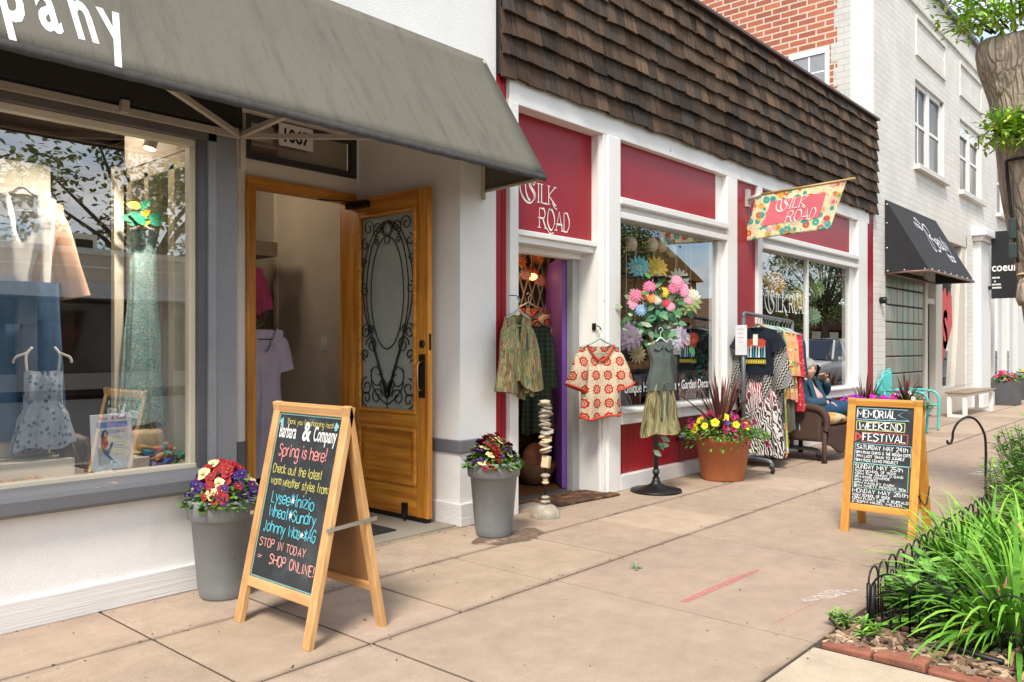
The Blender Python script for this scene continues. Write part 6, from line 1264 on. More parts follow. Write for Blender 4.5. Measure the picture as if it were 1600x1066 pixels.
def fq(x0, x1, y0, y1, d): k.prism([O_ + U_ * x0 + Vv_ * y0, O_ + U_ * x1 + Vv_ * y0, O_ + U_ * x1 + Vv_ * y1, O_ + U_ * x0 + Vv_ * y1], NN * -d)
fq(0, .215, 0, .285, .012); k.build('frame', mat('white_frame_gloss', (.75, .76, .80), .4), fn, bevel=.002)
a = Art(O_, U_, Vv_, .001); bw, bh = .215, .285
a.font('Barbara', .042, .256, .026, .55, .0002, col=(.5, .05, .08)); a.font('&', .105, .255, .032, .8, .0004); a.font('Company', .128, .256, .026, .55, .0002)
a.rect(.028, .190, .026, .245, (.72, .70, .68)); a.rect(.028, .190, .215, .245, (.08, .25, .55), .0004); a.shape([(.03, .19), (.07, .215), (.12, .205), (.188, .218), (.188, .19), (.03, .18)], (.45, .58, .70), .0006)
a.shape([(.03, .03), (.03, .12), (.06, .10), (.10, .05), (.13, .03)], (.42, .40, .40), .0006)
for pts, cl in (([(.05, .13), (.047, .175), (.055, .20), (.072, .205), (.085, .19), (.08, .17), (.07, .13)], (.03, .015, .01)), ([(.045, .11), (.05, .165), (.075, .165), (.085, .14), (.075, .105)], (.45, .03, .04)), ([(.062, .168), (.064, .195), (.078, .193), (.079, .17)], (.5, .28, .2)), ([(.05, .11), (.08, .105), (.105, .145), (.11, .13), (.085, .075), (.11, .05), (.10, .04), (.06, .085)], (.03, .10, .26))): a.shape(pts, cl, .001 + cl[0] * .0005)
a.text('special', .115, .188, .018, .06, .1, None, (.6, .05, .06), slant=.3); a.font('LYSSE', .112, .155, .021, .8, 0, col=(.05, .05, .06))
for i in range(5): a.rect(.115 + .004 * (i % 2), .178 - .004 * (i % 3), .135 - i * .015, .139 - i * .015, (.45, .45, .5))
a.build('print', PAINTED, fn)
bk = B(); rnd.seed(3)
for i in range(12): bk.col = rnd.choice(((.25, .10, .03), (.12, .2, .06), (.4, .2, .08))); bk.ball((1.30 + i * .017, 4.44 + rnd.uniform(-.01, .01), .652), .011, 8, 6)
tag(bk.build('bead_bracelet', ATTR), 'row of small brown and green beads on the floor of the clothes window', 'bracelet')
# ---- garments inside the open door
cr_ = thing('garment_rail', (3.5, 6.1, 0), 'brass wall rail with a pale shelf inside the clothing shop door', 'clothes rail')
k = B(); k.tube([(3.0, 6.55, 1.60), (3.95, 6.55, 1.60)], .012, 8); k.build('rail', mat('brass_dull', (.4, .28, .12), .4, metal=.7), cr_)
k = B(); k.box(3.2, 4.05, 6.9, 6.95, 0, 2.5); k.build('back_panel', mat('shelf_back', (.16, .13, .10), .8), cr_); k = B(); k.box(3.2, 4.18, 6.55, 6.95, 2.13, 2.26); k.box(4.05, 4.12, 6.85, 6.95, 0, 2.35); k.box(3.2, 4.1, 6.86, 6.95, 1.86, 1.91); k.build('shelf', mat('shelf_cream', (.36, .29, .21), .7), cr_)
LIL = cloth('lilac_cotton', (.46, .42, .52)); PK = cloth('pink_cotton', (.45, .07, .19))
garment('lilac_dress', (3.585, 5.80, 1.475), R(-8), 'long pale lilac wrap dress hanging just inside the open wooden door', 'dress', LIL, .33, 1.18, [(0, .92), (.12, .88), (.28, .78), (.36, .74), (.6, .9), (1, 1.05)], .07, (.09, .22, .03), (.27, .075, .08, .22), 9, .013, 90, KHANG)
garment('pink_top', (3.74, 6.35, 2.02), R(-8), 'pink top on a hanger high inside the open wooden door', 'top', PK, .34, .46, [(0, .9), (.3, .88), (1, .95)], .06, (.07, .06, .03), (.30, .07, .075, .2), 5, .012, 91, KHANG)
garment('magenta_top', (3.70, 6.55, 1.50), R(-8), 'dark magenta top below the pink one inside the open wooden door', 'top', cloth('magenta_cotton', (.20, .03, .10)), .30, .36, None, .06, (.07, .06, .03), None, 5, .012, 92, KHANG)
# ================================================================= BANNER
bf = thing('hanging_banner', (8.85, 4.2, 3.06), 'floral bordered pink Silk Road cloth banner on a wooden pole over the rack'.replace('Silk Road ', ''), 'banner')
P0, P1 = V((8.85, 4.20, 3.04)), V((8.85, 2.98, 3.085))
k = B(); k.tube([tuple(P0 + V((0, -.10, 0))), tuple(P1)], .013, 8); k.build('pole', wood('banner_pole', '#c4a468', '#9b7c48', 1), bf)
k = B(); k.box(8.81, 8.89, 4.17, 4.2, 2.92, 3.12); k.tube([(8.85, 4.18, 3.0), (8.85, 4.02, 3.045)], .026, 8); k.tube([(8.85, 4.18, 2.95), (8.85, 4.08, 3.03)], .012, 6); k.build('bracket', mat('cast_bracket', (.50, .47, .42), .5, metal=.3), bf)
FLB = pattern('banner_flowers', 'flower', ['#e3d3a8', '#d8b04a', '#c9573f', '#e0a0a0', '#3f9a96', '#d9784a', '#5a9a8a', '#d8a83f', '#3fa6a0'], 13)
def bp(u, v, d=0):     # banner surface: slanting free cloth, gentle folds
    s = P0 + (P1 - P0) * (.11 + .82 * u); fx = .018 * sin(u * 9 + v * 2) * v + .008 * sin(u * 21 + 1) * v
    return (s.x + fx + d, s.y + .205 * v * (1 - .15 * u), s.z - (.53 - .02 * u) * v + .012 * sin(u * pi) * v)
k = B(); k.grid(lambda u, v: bp(u, v), 40, 20); k.build('cloth', FLB, bf, solid=.003)
k = B(); k.grid(lambda u, v: bp(.20 + .62 * u, .20 + .52 * v, -.006), 30, 14); k.build('pink_panel', cloth('pink_panel_cloth', (.66, .15, .19), var=.05), bf)
a = Art((0, 0, 0), (0, -1, 0), (0, 0, 1), 0); silk(a, .0, .0, .115, (.82, .76, .72))
for i, p in enumerate(a.mb.v):
    x, z = -p[1], p[2]; u, v = .36 + (x) / 1.0, .43 - z / .53
    q = bp(u, v, -.011 + p[0] * .5); a.mb.v[i] = q
a.build('lettering', PAINTED, bf)

# ================================================================= WINDOW DISPLAYS OF THE GIFT SHOP
EGG = mat('egg_shell', (.66, .62, .54), .5, attr=True)
for i, (x, y, z, cl, lab) in enumerate(((6.68, 4.35, 2.30, (1, .85, .8), 'pink tinted hanging egg, leftmost of the four in the window'), (7.06, 4.35, 2.33, (1, 1, .9), 'cream hanging egg, second from the left in the window'), (7.24, 4.35, 2.34, (1, .95, .8), 'cream hanging egg, third from the left in the window'), (7.43, 4.35, 2.305, (.75, .95, .8), 'pale green hanging egg, rightmost of the four in the window'))):
    r = thing('hanging_egg', (x, y, z), lab, 'egg ornament', 'eggs hanging in the gift shop window'); k = B(); k.col = cl; k.lathe([(0, -.075), (.03, -.066), (.05, -.035), (.055, -.005), (.045, .035), (.025, .065), (0, .078)], (x, y, z), 18, False); k.build('egg', EGG, r)
    B().tube([(x, y, z + .07), (x, y, 2.70)], .003, 5).build('string', WHANG, r)
fl = [(7.085, 2.119, .115, (.16, .62, .74), (.7, .65, .4), 'turquoise paper flower hanging above the silk bouquet'), (7.42, 2.123, .13, (.88, .68, .10), (.7, .5, .05), 'golden yellow spiky paper flower hanging above the bouquet'), (7.895, 2.04, .12, (.70, .84, .74), (.6, .65, .4), 'pale mint paper flower hanging right of the golden one'), (8.10, 1.818, .155, (.62, .82, .32), (.6, .6, .2), 'large lime green paper flower at the right of the window'), (6.90, 1.415, .15, (.70, .50, .70), (.5, .4, .4), 'lilac dahlia paper flower low at the left of the window'), (7.867, 1.411, .13, (.70, .62, .82), (.6, .5, .5), 'lavender paper flower low beside the denim dress'), (7.061, 1.235, .09, (.72, .60, .30), (.7, .4, .05), 'small cream and yellow paper flower behind the denim dress'), (8.2, 1.40, .07, (.5, .06, .03), (.5, .1, .05), 'small red paper flower right of the lavender one')]
fl2 = [(10.361, 2.143, .17, (.88, .40, .05), (.6, .3, .05), 'orange paper flower in the right gift shop window'), (11.147, 1.967, .15, (.86, .72, .14), (.6, .4, .05), 'yellow paper flower low in the right gift shop window'), (11.25, 2.08, .13, (.30, .55, .30), (.5, .5, .2), 'green paper flower behind the yellow one in the right window'), (11.801, 2.163, .15, (.42, .62, .18), (.5, .5, .2), 'lime paper flower right of the mullion'), (11.7, 1.75, .13, (.35, .55, .38), (.5, .5, .2), 'pale green paper flower low right of the mullion')]
for (x, z, s_, cl, ey, lab) in fl + fl2:
    x, z = x * .965, 1.3 + (z - 1.3) * .965; r = thing('paper_flower', (x, 4.37, z), lab, 'paper flower', 'paper flowers hanging in the gift shop windows'); o = blossom_mb('daisy', cl, ey, s_).build('blossom', PETAL); place(o, r, (x, 4.37, z), (-.55, -.8, .1)); B().tube([(x, 4.40, z), (x, 4.40, 2.70)], .003, 5).build('string', WHANG, r)
for i, (x, z) in enumerate(((10.40, 2.38), (10.62, 2.36), (10.84, 2.38), (11.1, 2.34), (11.42, 2.36), (11.7, 2.33), (11.95, 2.35))):
    x *= .967; r = thing('hanging_egg', (x, 4.35, z), 'pale hanging egg, number %s from the left in the string across the right window' % ('one two three four five six seven'.split()[i]), 'egg ornament', 'eggs hanging in the right gift shop window'); r['label'] = ('pale egg hanging leftmost in the right gift shop window', 'pale egg above the orange paper flower', 'pale egg just left of the mullion', 'pale egg just right of the mullion', 'pale egg above the yellow paper flower', 'pale egg above the lime paper flower', 'pale egg hanging rightmost in the right gift shop window')[i]
    k = B(); k.col = ((1, .95, .85), (.8, .95, .8), (1, .85, .8))[i % 3]; k.lathe([(0, -.085), (.035, -.075), (.058, -.04), (.063, -.005), (.05, .04), (.03, .07), (0, .085)], (x, 4.35, z), 16, False); k.build('egg', EGG, r); B().tube([(x, 4.35, z + .07), (x, 4.35, 2.70)], .003, 5).build('string', WHANG, r)
BLUEG = mat('blue_glaze', (.012, .10, .16), .18, var=.2, coat=.5)
bp_ = thing('plant_pot', (8.74, 4.72, .60), 'glazed blue plant pot with thin leafy stems in the left gift shop window', 'plant pot'); c = (8.74, 4.72, .60)
B().lathe([(0, 0), (.12, 0), (.17, .08), (.20, .22), (.185, .32), (.205, .34), (.205, .365), (.18, .36), (.17, .30), (0, .30)], c, 36, False).build('pot', BLUEG, bp_)
k = B(); rnd.seed(77)
for i in range(60): k.col = rnd.choice(((.06, .20, .18), (.10, .25, .2), (.04, .16, .08))); k.leaf(V(c) + V((rnd.gauss(-.05, .16), rnd.gauss(0, .06), rnd.uniform(.38, .85))), (rnd.uniform(-1, 1), rnd.uniform(-1, 1), rnd.uniform(-.3, .8)), (0, -1, .3), .11, .04)
for i in range(7): k.col = (.12, .10, .05); a0 = rnd.uniform(-.3, .3); k.tube([V(c) + V((0, 0, .3)), V(c) + V((a0 * .5, 0, .6)), V(c) + V((a0, 0, .85))], .006, 5)
k.build('foliage', LEAF, bp_)
for i, (x, z0, h, w_, lab) in enumerate(((6.55, .60, .62, .13, 'dark pagoda lantern at the left of the gift shop window'), (7.75, .60, .75, .13, 'taller dark pagoda lantern behind the denim dress'))):
    r = thing('garden_lantern', (x, 4.85, z0), lab, 'lantern', 'lanterns in the gift shop window'); k = B()
    for j in range(3): zz_ = z0 + h * (.25 + .3 * j); k.lathe([(w_ * (1.7 - .35 * j), -.02), (w_ * (1.55 - .35 * j), 0), (w_ * .5, .09), (w_ * .35, .1)], (x, 4.85, zz_), 6)
    k.build('roof', mat('lantern_bronze', (.03, .03, .035), .5, metal=.5), r); B().lathe([(w_ * .9, 0), (w_ * .8, .04), (w_ * .5, .1), (w_ * .5, h * .9), (0, h)], (x, 4.85, z0), 6).build('body', mat('lantern_bronze', (.03, .03, .035), .5), r)
# things inside the open gift shop doorway
lt = thing('lattice_screen', (6.2, 5.3, 0), 'dark wooden lattice screen hung with flowers inside the purple doorway', 'lattice'); k = B()
for i in range(14):
    x = 5.55 + i * .13; k.bar((x, 5.32, 1.15), (x + .55, 5.32, 2.55), .012, .012); k.bar((x + .55, 5.33, 1.15), (x, 5.33, 2.55), .012, .012)
k.build('lattice', mat('pale_lattice', (.35, .28, .20), .7), lt); B().box(5.5, 7.1, 5.42, 5.45, .0, 2.7).build('backing', mat('dim_brown', (.05, .028, .018), .9), lt)
rnd.seed(15); flowers(lt, [('daisy', (.6, .05, .12), (.5, .3, .1), .07), ('daisy', (.65, .2, .05), (.5, .3, .1), .07), ('daisy', (.6, .3, .3), (.5, .3, .1), .06)], [((5.75 + .09 * i, 5.24 + rnd.uniform(-.05, .02), rnd.uniform(1.9, 2.25)), (-.5, -.8, .1), rnd.randrange(3)) for i in range(10)], 'silk_flower')
g_ = mat('amber_glow', (1, .55, .18), .5, var=0, fine=0, emit=1.6)
for i, (x, y, z) in enumerate(((6.05, 5.0, 2.48), (6.2, 5.2, 2.0))):
    r = thing('hanging_lamp', (x, y, z), ('small amber lamp at the top of the purple doorway', 'amber lamp glowing among the flowers inside the purple doorway')[i], 'lamp'); B().ball((x, y, z), (.05, .05, .035)).build('bulb', g_, r); B().tube([(x, y, z + .03), (x, y, 2.72)], .004, 5).build('cord', BLACK, r)
    l = bpy.data.lights.new('point_light', 'POINT'); l.energy = 3; l.color = (1, .62, .3); l.shadow_soft_size = .02; o = bpy.data.objects.new('point_light', l); COL.objects.link(o); o.location = (5.45 + i * .3, 5.15, 2.4 - i * .6)
garment('crochet_top', (6.02, 5.1, 1.72), R(-30), 'red and cream crocheted top hanging inside the purple doorway', 'top', GRANNY, .42, .62, None, .05, (.1, .12, .04), (.2, .08, .09, .4), 5, .01, 101, HANG, trim=COR)
garment('plaid_coat', (5.70, 4.72, 1.52), R(-40), 'long dark green plaid coat hanging beside the purple door', 'coat', pattern('green_plaid', 'plaid', ['#1f2a20', '#3c4636'], 22), .30, .98, [(0, .8), (.2, .85), (.6, .9), (1, 1.0)], .06, (.05, .05, .03), (.5, .06, .06, .1), 6, .012, 102, KHANG)
sh_ = thing('display_shelf', (6.1, 5.2, 0), 'dark wooden shelf with folded textiles inside the purple doorway', 'shelf'); k = B(); k.box(5.5, 7.0, 5.05, 5.40, .86, .89); k.box(5.5, 7.0, 5.05, 5.40, .25, .28); k.box(5.5, 5.54, 5.05, 5.4, 0, .9); k.box(6.5, 6.54, 5.05, 5.4, 0, .9); k.build('shelf', mat('dim_brown', (.05, .028, .018), .9), sh_)
for i in range(6): r_ = B().box(5.6 + i * .15, 5.70 + i * .15, 5.08, 5.3, .89, .99 + .03 * (i % 3)); tag(r_.build('folded_textile', mat(('cloth_a', 'cloth_b', 'cloth_c')[i % 3], ((.3, .32, .38), (.35, .12, .08), (.4, .34, .24))[i % 3], .9), bevel=.02), ('folded grey cloth at the left of the dim shelf', 'folded rust cloth second along the dim shelf', 'folded tan cloth third along the dim shelf', 'folded grey cloth right of the tan one on the dim shelf', 'folded rust cloth near the right of the dim shelf', 'folded tan cloth at the right end of the dim shelf')[i], 'textile', 'folded textiles on the dim shelf')
bs_ = thing('wicker_basket', (5.95, 5.0, 0), 'round basket holding a patterned cushion on the dim shop floor', 'basket'); B().lathe([(0, .02), (.14, .025), (.2, .2), (.19, .21), (.13, .05)], (5.95, 4.95, 0), 24, False).build('basket', mat('basket_weave', (.2, .1, .05), .8, bump=.5, bs=60), bs_); B().ball((5.95, 4.95, .25), (.17, .1, .15), 16, 10).build('cushion', mat('rust_cushion', (.3, .1, .05), .9, var=.4, vs=12), bs_)

# ================================================================= WICKER CHAIR AND SEATED PERSON
wc = thing('wicker_chair', (9.55, 3.75, 0), 'brown wicker armchair with a floral seat cushion under the phoning person', 'chair')
t = NT('wicker'); v_ = t.map((70, 70, 70)); w1 = t.n.new('ShaderNodeTexWave'); w1.inputs['Scale'].default_value = .5; w1.bands_direction = 'Z'; w1.inputs['Distortion'].default_value = 1.5; t.l(v_, w1.inputs['Vector']); w2 = t.n.new('ShaderNodeTexWave'); w2.inputs['Scale'].default_value = .35; w2.bands_direction = 'DIAGONAL'; t.l(v_, w2.inputs['Vector'])
h_ = t.math('MULTIPLY', w1.outputs['Fac'], w2.outputs['Fac']); t.base(t.mix(h_, (.05, .026, .018), (.17, .085, .055))); t.b.inputs['Roughness'].default_value = .6; t.bump(h_, .8, .01); WIC = t.m
x0, x1, yf, yb = 9.16, 9.98, 3.42, 4.02
k = B(); k.grid(lambda u, v: (x0 + .06 + (x1 - x0 - .12) * u, yf - .015 - .02 * sin(pi * u), .40 - (.26 - .06 * cos(2 * pi * u)) * v + 0), 20, 8); k.build('front_apron', WIC, wc, solid=.02)
k = B(); k.box(x0 + .04, x1 - .04, yf, yb, .37, .41); k.build('seat', WIC, wc, bevel=.01)
for sx in (x0, x1):
    k = B(); k.grid(lambda u, v, sx=sx: (sx + .03 * (sx == x0) * 0, yf + .03 + (yb - yf) * u, .24 + (.36 + .02 * sin(pi * u)) * v), 10, 8); k.build('side_panel', WIC, wc, solid=.025)
    k = B(); k.tube(crom([(sx, yb + .02, .78), (sx, yb - .14, .67), (sx, yf + .25, .635), (sx, yf + .05, .60), (sx, yf - .025, .50), (sx, yf - .015, .36)], 6), [.026] + [.042] * 24 + [.036] * 6, 10); k.build('arm', WIC, wc)
    for y in (yf, yb): B().tube([(sx, y, .40), (sx, y, .14), (sx, y, .0)], [.03, .026, .032], 10).build('leg', WIC, wc)
k = B(); k.grid(lambda u, v: (x0 + (x1 - x0) * u, yb + .04 + .10 * v - .06 * sin(pi * u) * 0 + .05 * (1 - sin(pi * u)) * -1, .40 + (.50 + .07 * sin(pi * u)) * v), 16, 10); k.build('backrest', WIC, wc, solid=.03)
CUSH = pattern('cushion_flowers', 'flower', ['#c9b792', '#b5602f', '#8e3f22', '#c98a4a', '#a8a26f', '#b89f78'], 6)
k = B(); k.grid(lambda u, v: (lambda a_, b_: ((x0 + x1) / 2 + .37 * abs(cos(b_)) ** .4 * abs(cos(a_)) ** .45 * (1 if cos(a_) > 0 else -1), 3.70 + .33 * abs(cos(b_)) ** .4 * abs(sin(a_)) ** .45 * (1 if sin(a_) > 0 else -1), .475 + .075 * sin(b_)))(2 * pi * u, (v - .5) * pi * .998), 40, 12, True, True); k.build('cushion', CUSH, wc)
def skin(name, verts, edges, radii, m, parent, sub=2, root=0):
    o0 = org(parent); me = bpy.data.meshes.new(name); me.from_pydata([tuple(V(p) - o0) for p in verts], edges, []); o = bpy.data.objects.new(name, me); COL.objects.link(o)
    s_ = o.modifiers.new('skin', 'SKIN'); s_.use_smooth_shade = True; me.skin_vertices[0].data[root].use_root = True
    for i, r in enumerate(radii): me.skin_vertices[0].data[i].radius = r if isinstance(r, tuple) else (r, r)
    q = o.modifiers.new('sub', 'SUBSURF'); q.levels = q.render_levels = sub
    dg = bpy.context.evaluated_depsgraph_get(); nm = bpy.data.meshes.new_from_object(o.evaluated_get(dg)); bpy.data.objects.remove(o); nm.name = name
    for p in nm.polygons: p.use_smooth = True
    nm.materials.clear(); nm.materials.append(m); o = bpy.data.objects.new(name, nm); COL.objects.link(o)
    if parent: o.parent = parent
    return o
pe = thing('person', (9.56, 3.80, .55), 'person in a dark jacket and jeans seated on a wicker chair, phoning', 'person')
SKN = mat('skin', (.62, .36, .27), .55, var=.06, fine=.03, spec=.3); JKT = cloth('dark_denim_jacket', (.03, .075, .115), var=.3, vs=12); TOP = cloth('pale_pink_top', (.58, .36, .36)); JNS = cloth('blue_jeans', (.020, .06, .13), var=.25, vs=9); HAIR = mat('grey_hair', (.30, .28, .265), .5, var=.35, vs=12, fine=.25, fs=160, stretch=(1, 1, .3))
hip = V((9.64, 3.70, .575)); ch = V((9.645, 3.85, .81)); nk = V((9.64, 3.83, .925)); hd = V((9.63, 3.785, 1.035))
# one continuous body (skin): torso, neck, arms, legs
kL, kR = V((10.06, 3.28, .60)), V((9.86, 3.22, .60)); fL, fR = V((10.22, 3.02, .10)), V((9.98, 2.96, .10))
shL, shR = V((9.825, 3.82, .865)), V((9.465, 3.86, .865)); elL, elR = V((9.99, 3.70, .74)), V((9.43, 3.74, .66)); wrL, wrR = V((9.835, 3.645, .93)), V((9.60, 3.52, .655))
vs_ = [hip, (hip + ch) / 2, ch, nk, nk + V((-.004, -.012, .05)), shL, elL, wrL, shR, elR, wrR, hip + V((.10, -.02, 0)), kL, fL + V((0, 0, .06)), hip + V((-.09, -.04, 0)), kR, fR + V((0, 0, .06)), fL + V((.04, -.13, -.04)), fR + V((.03, -.14, -.04))]
ed = [(0, 1), (1, 2), (2, 3), (3, 4), (2, 5), (5, 6), (6, 7), (2, 8), (8, 9), (9, 10), (0, 11), (11, 12), (12, 13), (0, 14), (14, 15), (15, 16), (13, 17), (16, 18)]
skin('body', vs_, ed, [(.13, .10), (.12, .09), (.12, .085), .05, .045, .055, .042, .028, .055, .042, .028, .085, .058, .036, .085, .058, .036, .03, .03], SKN, pe)
# clothes follow the same joints, a little fuller
skin('pink_top', [hip + V((0, -.01, .05)), (hip + ch) / 2 + V((.005, -.03, 0)), ch + V((0, -.025, .01)), ch + V((0, -.01, .10))], [(0, 1), (1, 2), (2, 3)], [(.155, .125), (.15, .12), (.135, .10), (.07, .055)], TOP, pe)
jb = V((-.01, .035, 0))
skin('jacket', [hip + jb + V((-.04, .0, .04)), (hip + ch) / 2 + jb + V((-.03, .0, 0)), ch + jb, shL, elL, wrL + (elL - wrL) * .12, shR, elR, wrR + (elR - wrR) * .10, ch + jb + V((0, 0, .08))], [(0, 1), (1, 2), (2, 3), (3, 4), (4, 5), (2, 6), (6, 7), (7, 8), (2, 9)], [(.165, .13), (.16, .125), (.15, .10), .078, .062, .046, .078, .064, .046, .075], JKT, pe)
for sg, off in ((-1, -.115), (1, .12)):
    k = B(); k.grid(lambda u, v, off=off, sg=sg: (9.645 + off * (.75 + .35 * v) + sg * (.035 * (u - .5) * 2 + .02), 3.755 - .12 * v - .035 * sin(pi * u), .92 - .31 * v), 6, 12); k.build('jacket_front', JKT, pe, solid=.012)
skin('jeans', [hip, hip + V((.10, -.03, 0)), kL, fL + V((-.01, .01, .12)), hip + V((-.09, -.05, 0)), kR, fR + V((-.01, .01, .12))], [(0, 1), (1, 2), (2, 3), (0, 4), (4, 5), (5, 6)], [(.15, .12), .10, .074, .056, .10, .074, .056], JNS, pe)
for f in (fL, fR):
    k = B(); k.ball(f + V((.02, -.07, -.045)), (.048, .13, .055), 14, 8, Matrix.Rotation(R(14), 3, 'Z')); k.build('shoe', mat('dark_shoe', (.03, .025, .025), .6), pe)
# head: shaped ball with face relief, facing down the street and a little to the camera
HM = Matrix.Rotation(R(-34), 3, 'Z') @ Matrix.Rotation(R(6), 3, 'X')
def headpt(u, v):
    th = pi * v; a_ = 2 * pi * u - pi / 2; q = V((.074 * sin(th) * cos(a_), .094 * sin(th) * sin(a_), .115 * cos(th)))
    if q.z < -.02: f = min(1, (-.02 - q.z) / .09); q.x *= 1 - .30 * f; q.y = q.y * (1 - .12 * f) - .012 * f
    if q.y < -.03:
        ax_ = abs(q.x)
        q.y -= .022 * math.exp(-(ax_ / .011) ** 2) * math.exp(-((q.z + .012) / .020) ** 2) + .006 * math.exp(-(ax_ / .009) ** 2) * math.exp(-((q.z - .015) / .025) ** 2)      # nose
        q.y += .010 * math.exp(-((ax_ - .030) / .014) ** 2) * math.exp(-((q.z - .016) / .012) ** 2)                     # eye sockets
        q.y -= .006 * math.exp(-(ax_ / .022) ** 2) * math.exp(-((q.z + .050) / .008) ** 2) - .004 * math.exp(-(ax_ / .02) ** 2) * math.exp(-((q.z + .058) / .004) ** 2)
        q.y -= .008 * math.exp(-(ax_ / .02) ** 2) * math.exp(-((q.z + .085) / .016) ** 2) + .005 * math.exp(-((ax_ - .035) / .015) ** 2) * math.exp(-((q.z + .018) / .016) ** 2)
    return tuple(hd + HM @ q)
k = B(); k.grid(headpt, 64, 44, True, True); hdo = k.build('head', SKN, pe)
for sg in (-1, 1):
    k = B(); k.ball(hd + HM @ V((sg * .029, -.0735, .015)), (.0115, .008, .0065), 10, 6, HM); k.build('eye', mat('eye_white', (.55, .52, .5), .25), hdo); k = B(); k.ball(hd + HM @ V((sg * .029, -.0805, .015)), .0042, 8, 6); k.build('iris', mat('iris', (.02, .025, .03), .2), hdo)
    k = B(); k.tube([hd + HM @ V((sg * (.016 + .027 * i / 5), -.086 + .010 * (i / 5) ** 2, .031 + .004 * sin(pi * i / 5))) for i in range(6)], .0028, 6); k.build('eyebrow', HAIR, hdo)
    k = B(); k.ball(hd + HM @ V((sg * .075, .008, .0)), (.008, .018, .029), 10, 8, HM @ Matrix.Rotation(sg * .2, 3, 'Z')); k.build('ear', SKN, hdo)
k = B(); k.tube([hd + HM @ V((.022 * (i / 5 - 1), -.0885 - .006 * sin(pi * i / 10), -.0535 - .001 * sin(pi * i / 10))) for i in range(11)], .0036, 6); k.build('lips', mat('lips', (.38, .12, .11), .5), hdo)
def hairpt(u, v):
    th = pi * (v * .66); a_ = 2 * pi * u - pi / 2; fr = max(0, -sin(a_)); th *= 1 - .47 * fr ** 1.6
    q = V((.084 * sin(th) * cos(a_), .104 * sin(th) * sin(a_) + .008, .126 * cos(th) + .004)); q *= 1 + .018 * sin(17 * a_) * v; q.z += .004 * sin(23 * a_ + 4 * v)
    return tuple(hd + HM @ q)
k = B(); k.grid(hairpt, 60, 18, True, True); k.ball(hd + HM @ V((0, .095, -.045)), (.055, .04, .05), 14, 10, HM, .2)
k.build('hair', HAIR, pe, solid=.012)
# hands: palm with five fingers each
def hand(wr, d, pn, thumb, curl, nm='hand'):
    d = V(d).normalized(); pn = V(pn); pn = (pn - d * pn.dot(d)).normalized(); s_ = d.cross(pn).normalized() * thumb; k = []
    vv = [wr, wr + d * .035, wr + d * .075]; ee = [(0, 1), (1, 2)]; rr = [(.022, .016), (.034, .014), (.036, .012)]
    o = skin(nm, vv, ee, rr, SKN, pe, 2)
    for j, (off, L) in enumerate(((-.027, .055), (-.009, .066), (.009, .070), (.027, .062))):
        b0 = wr + d * .078 + s_ * off; q1 = b0 + (d * cos(curl * .5) + pn * sin(curl * .5)) * L * .45; q2 = q1 + (d * cos(curl) + pn * sin(curl)) * L * .33; q3 = q2 + (d * cos(curl * 1.5) + pn * sin(curl * 1.5)) * L * .26
        f = skin('finger', [b0 - d * .012, q1, q2, q3], [(0, 1), (1, 2), (2, 3)], [.0085, .008, .0075, .0062], SKN, None, 1); f.parent = o; f.location = -org(pe)
    b0 = wr + d * .025 + s_ * .028; q1 = b0 + (d * .6 + s_ * .6 + pn * .35).normalized() * .034; q2 = q1 + (d * .85 + pn * .5 + s_ * .1).normalized() * .028
    f = skin('thumb', [b0 - s_ * .01, q1, q2], [(0, 1), (1, 2)], [.011, .0095, .0075], SKN, None, 1); f.parent = o; f.location = -org(pe)
ph = hd + HM @ V((.094, -.030, -.012))
hand(wrL, ph - wrL + V((.02, -.01, .02)), (-.9, .2, .1), 1, 1.0); hand(wrR, V((.7, -.6, -.25)), (0, 0, -1), -1, .5)
k = B(); M = Matrix.Translation(ph) @ (HM @ Matrix.Rotation(R(28), 3, 'X') @ Matrix.Rotation(R(10), 3, 'Z')).to_4x4(); k.box(-.005, .005, -.036, .036, -.075, .075, M)
tag(k.build('phone', mat('black_phone', (.012, .012, .014), .2), bevel=.004), 'black mobile phone held to the ear of the seated person', 'phone')

# ================================================================= GARDEN BED, TREE, HOOK
def in_bed(x): return .2 if x < 3 else 1.33
pts = [(3.62, 1.34), (13.9, 1.36), (13.9, -1.0), (3.58, -1.0)]
k = B(); k.prism([(x, y, -.15) for x, y in pts], (0, 0, .14)); struct('soil', k, mat('garden_soil', (.045, .028, .018), .95, var=.4, vs=10, bump=.8, bs=40))
CHIP = mat('bark_chip', (1, 1, 1), .9, attr=True, var=.2, vs=60)
rnd.seed(8); k = B()
for i in range(5200):
    x = 3.62 + (rnd.random() ** 2.0) * 7; y = rnd.uniform(-.4, 1.34); ang = rnd.uniform(0, pi); L, w_ = rnd.uniform(.012, .04), rnd.uniform(.006, .014); q = rnd.uniform(.6, 1.5); k.col = tuple(v * q for v in rnd.choice(((.22, .13, .075), (.30, .20, .12), (.14, .08, .05), (.36, .27, .18))))
    M = Matrix.Translation((x, y, rnd.uniform(-.008, .018))) @ Matrix.Rotation(ang, 4, 'Z') @ Matrix.Rotation(rnd.uniform(-.5, .5), 4, 'X') @ Matrix.Rotation(rnd.uniform(-.3, .3), 4, 'Y'); k.box(-L, L, -w_, w_, -.003, .003, M)
tag(k.build('mulch', CHIP), 'brown bark chip mulch covering the garden bed', 'mulch', kind='stuff')
eb = thing('brick_edging', (3.6, .4, 0), 'row of worn red bricks edging the near end of the garden bed', 'edging'); BRK = mat('edge_brick', (.27, .10, .06), .85, var=.35, vs=9, fine=.2, fs=120, bump=.5, bs=50, stain=[(12, .58, .68, (.14, .10, .07), .6)])
y = 1.34
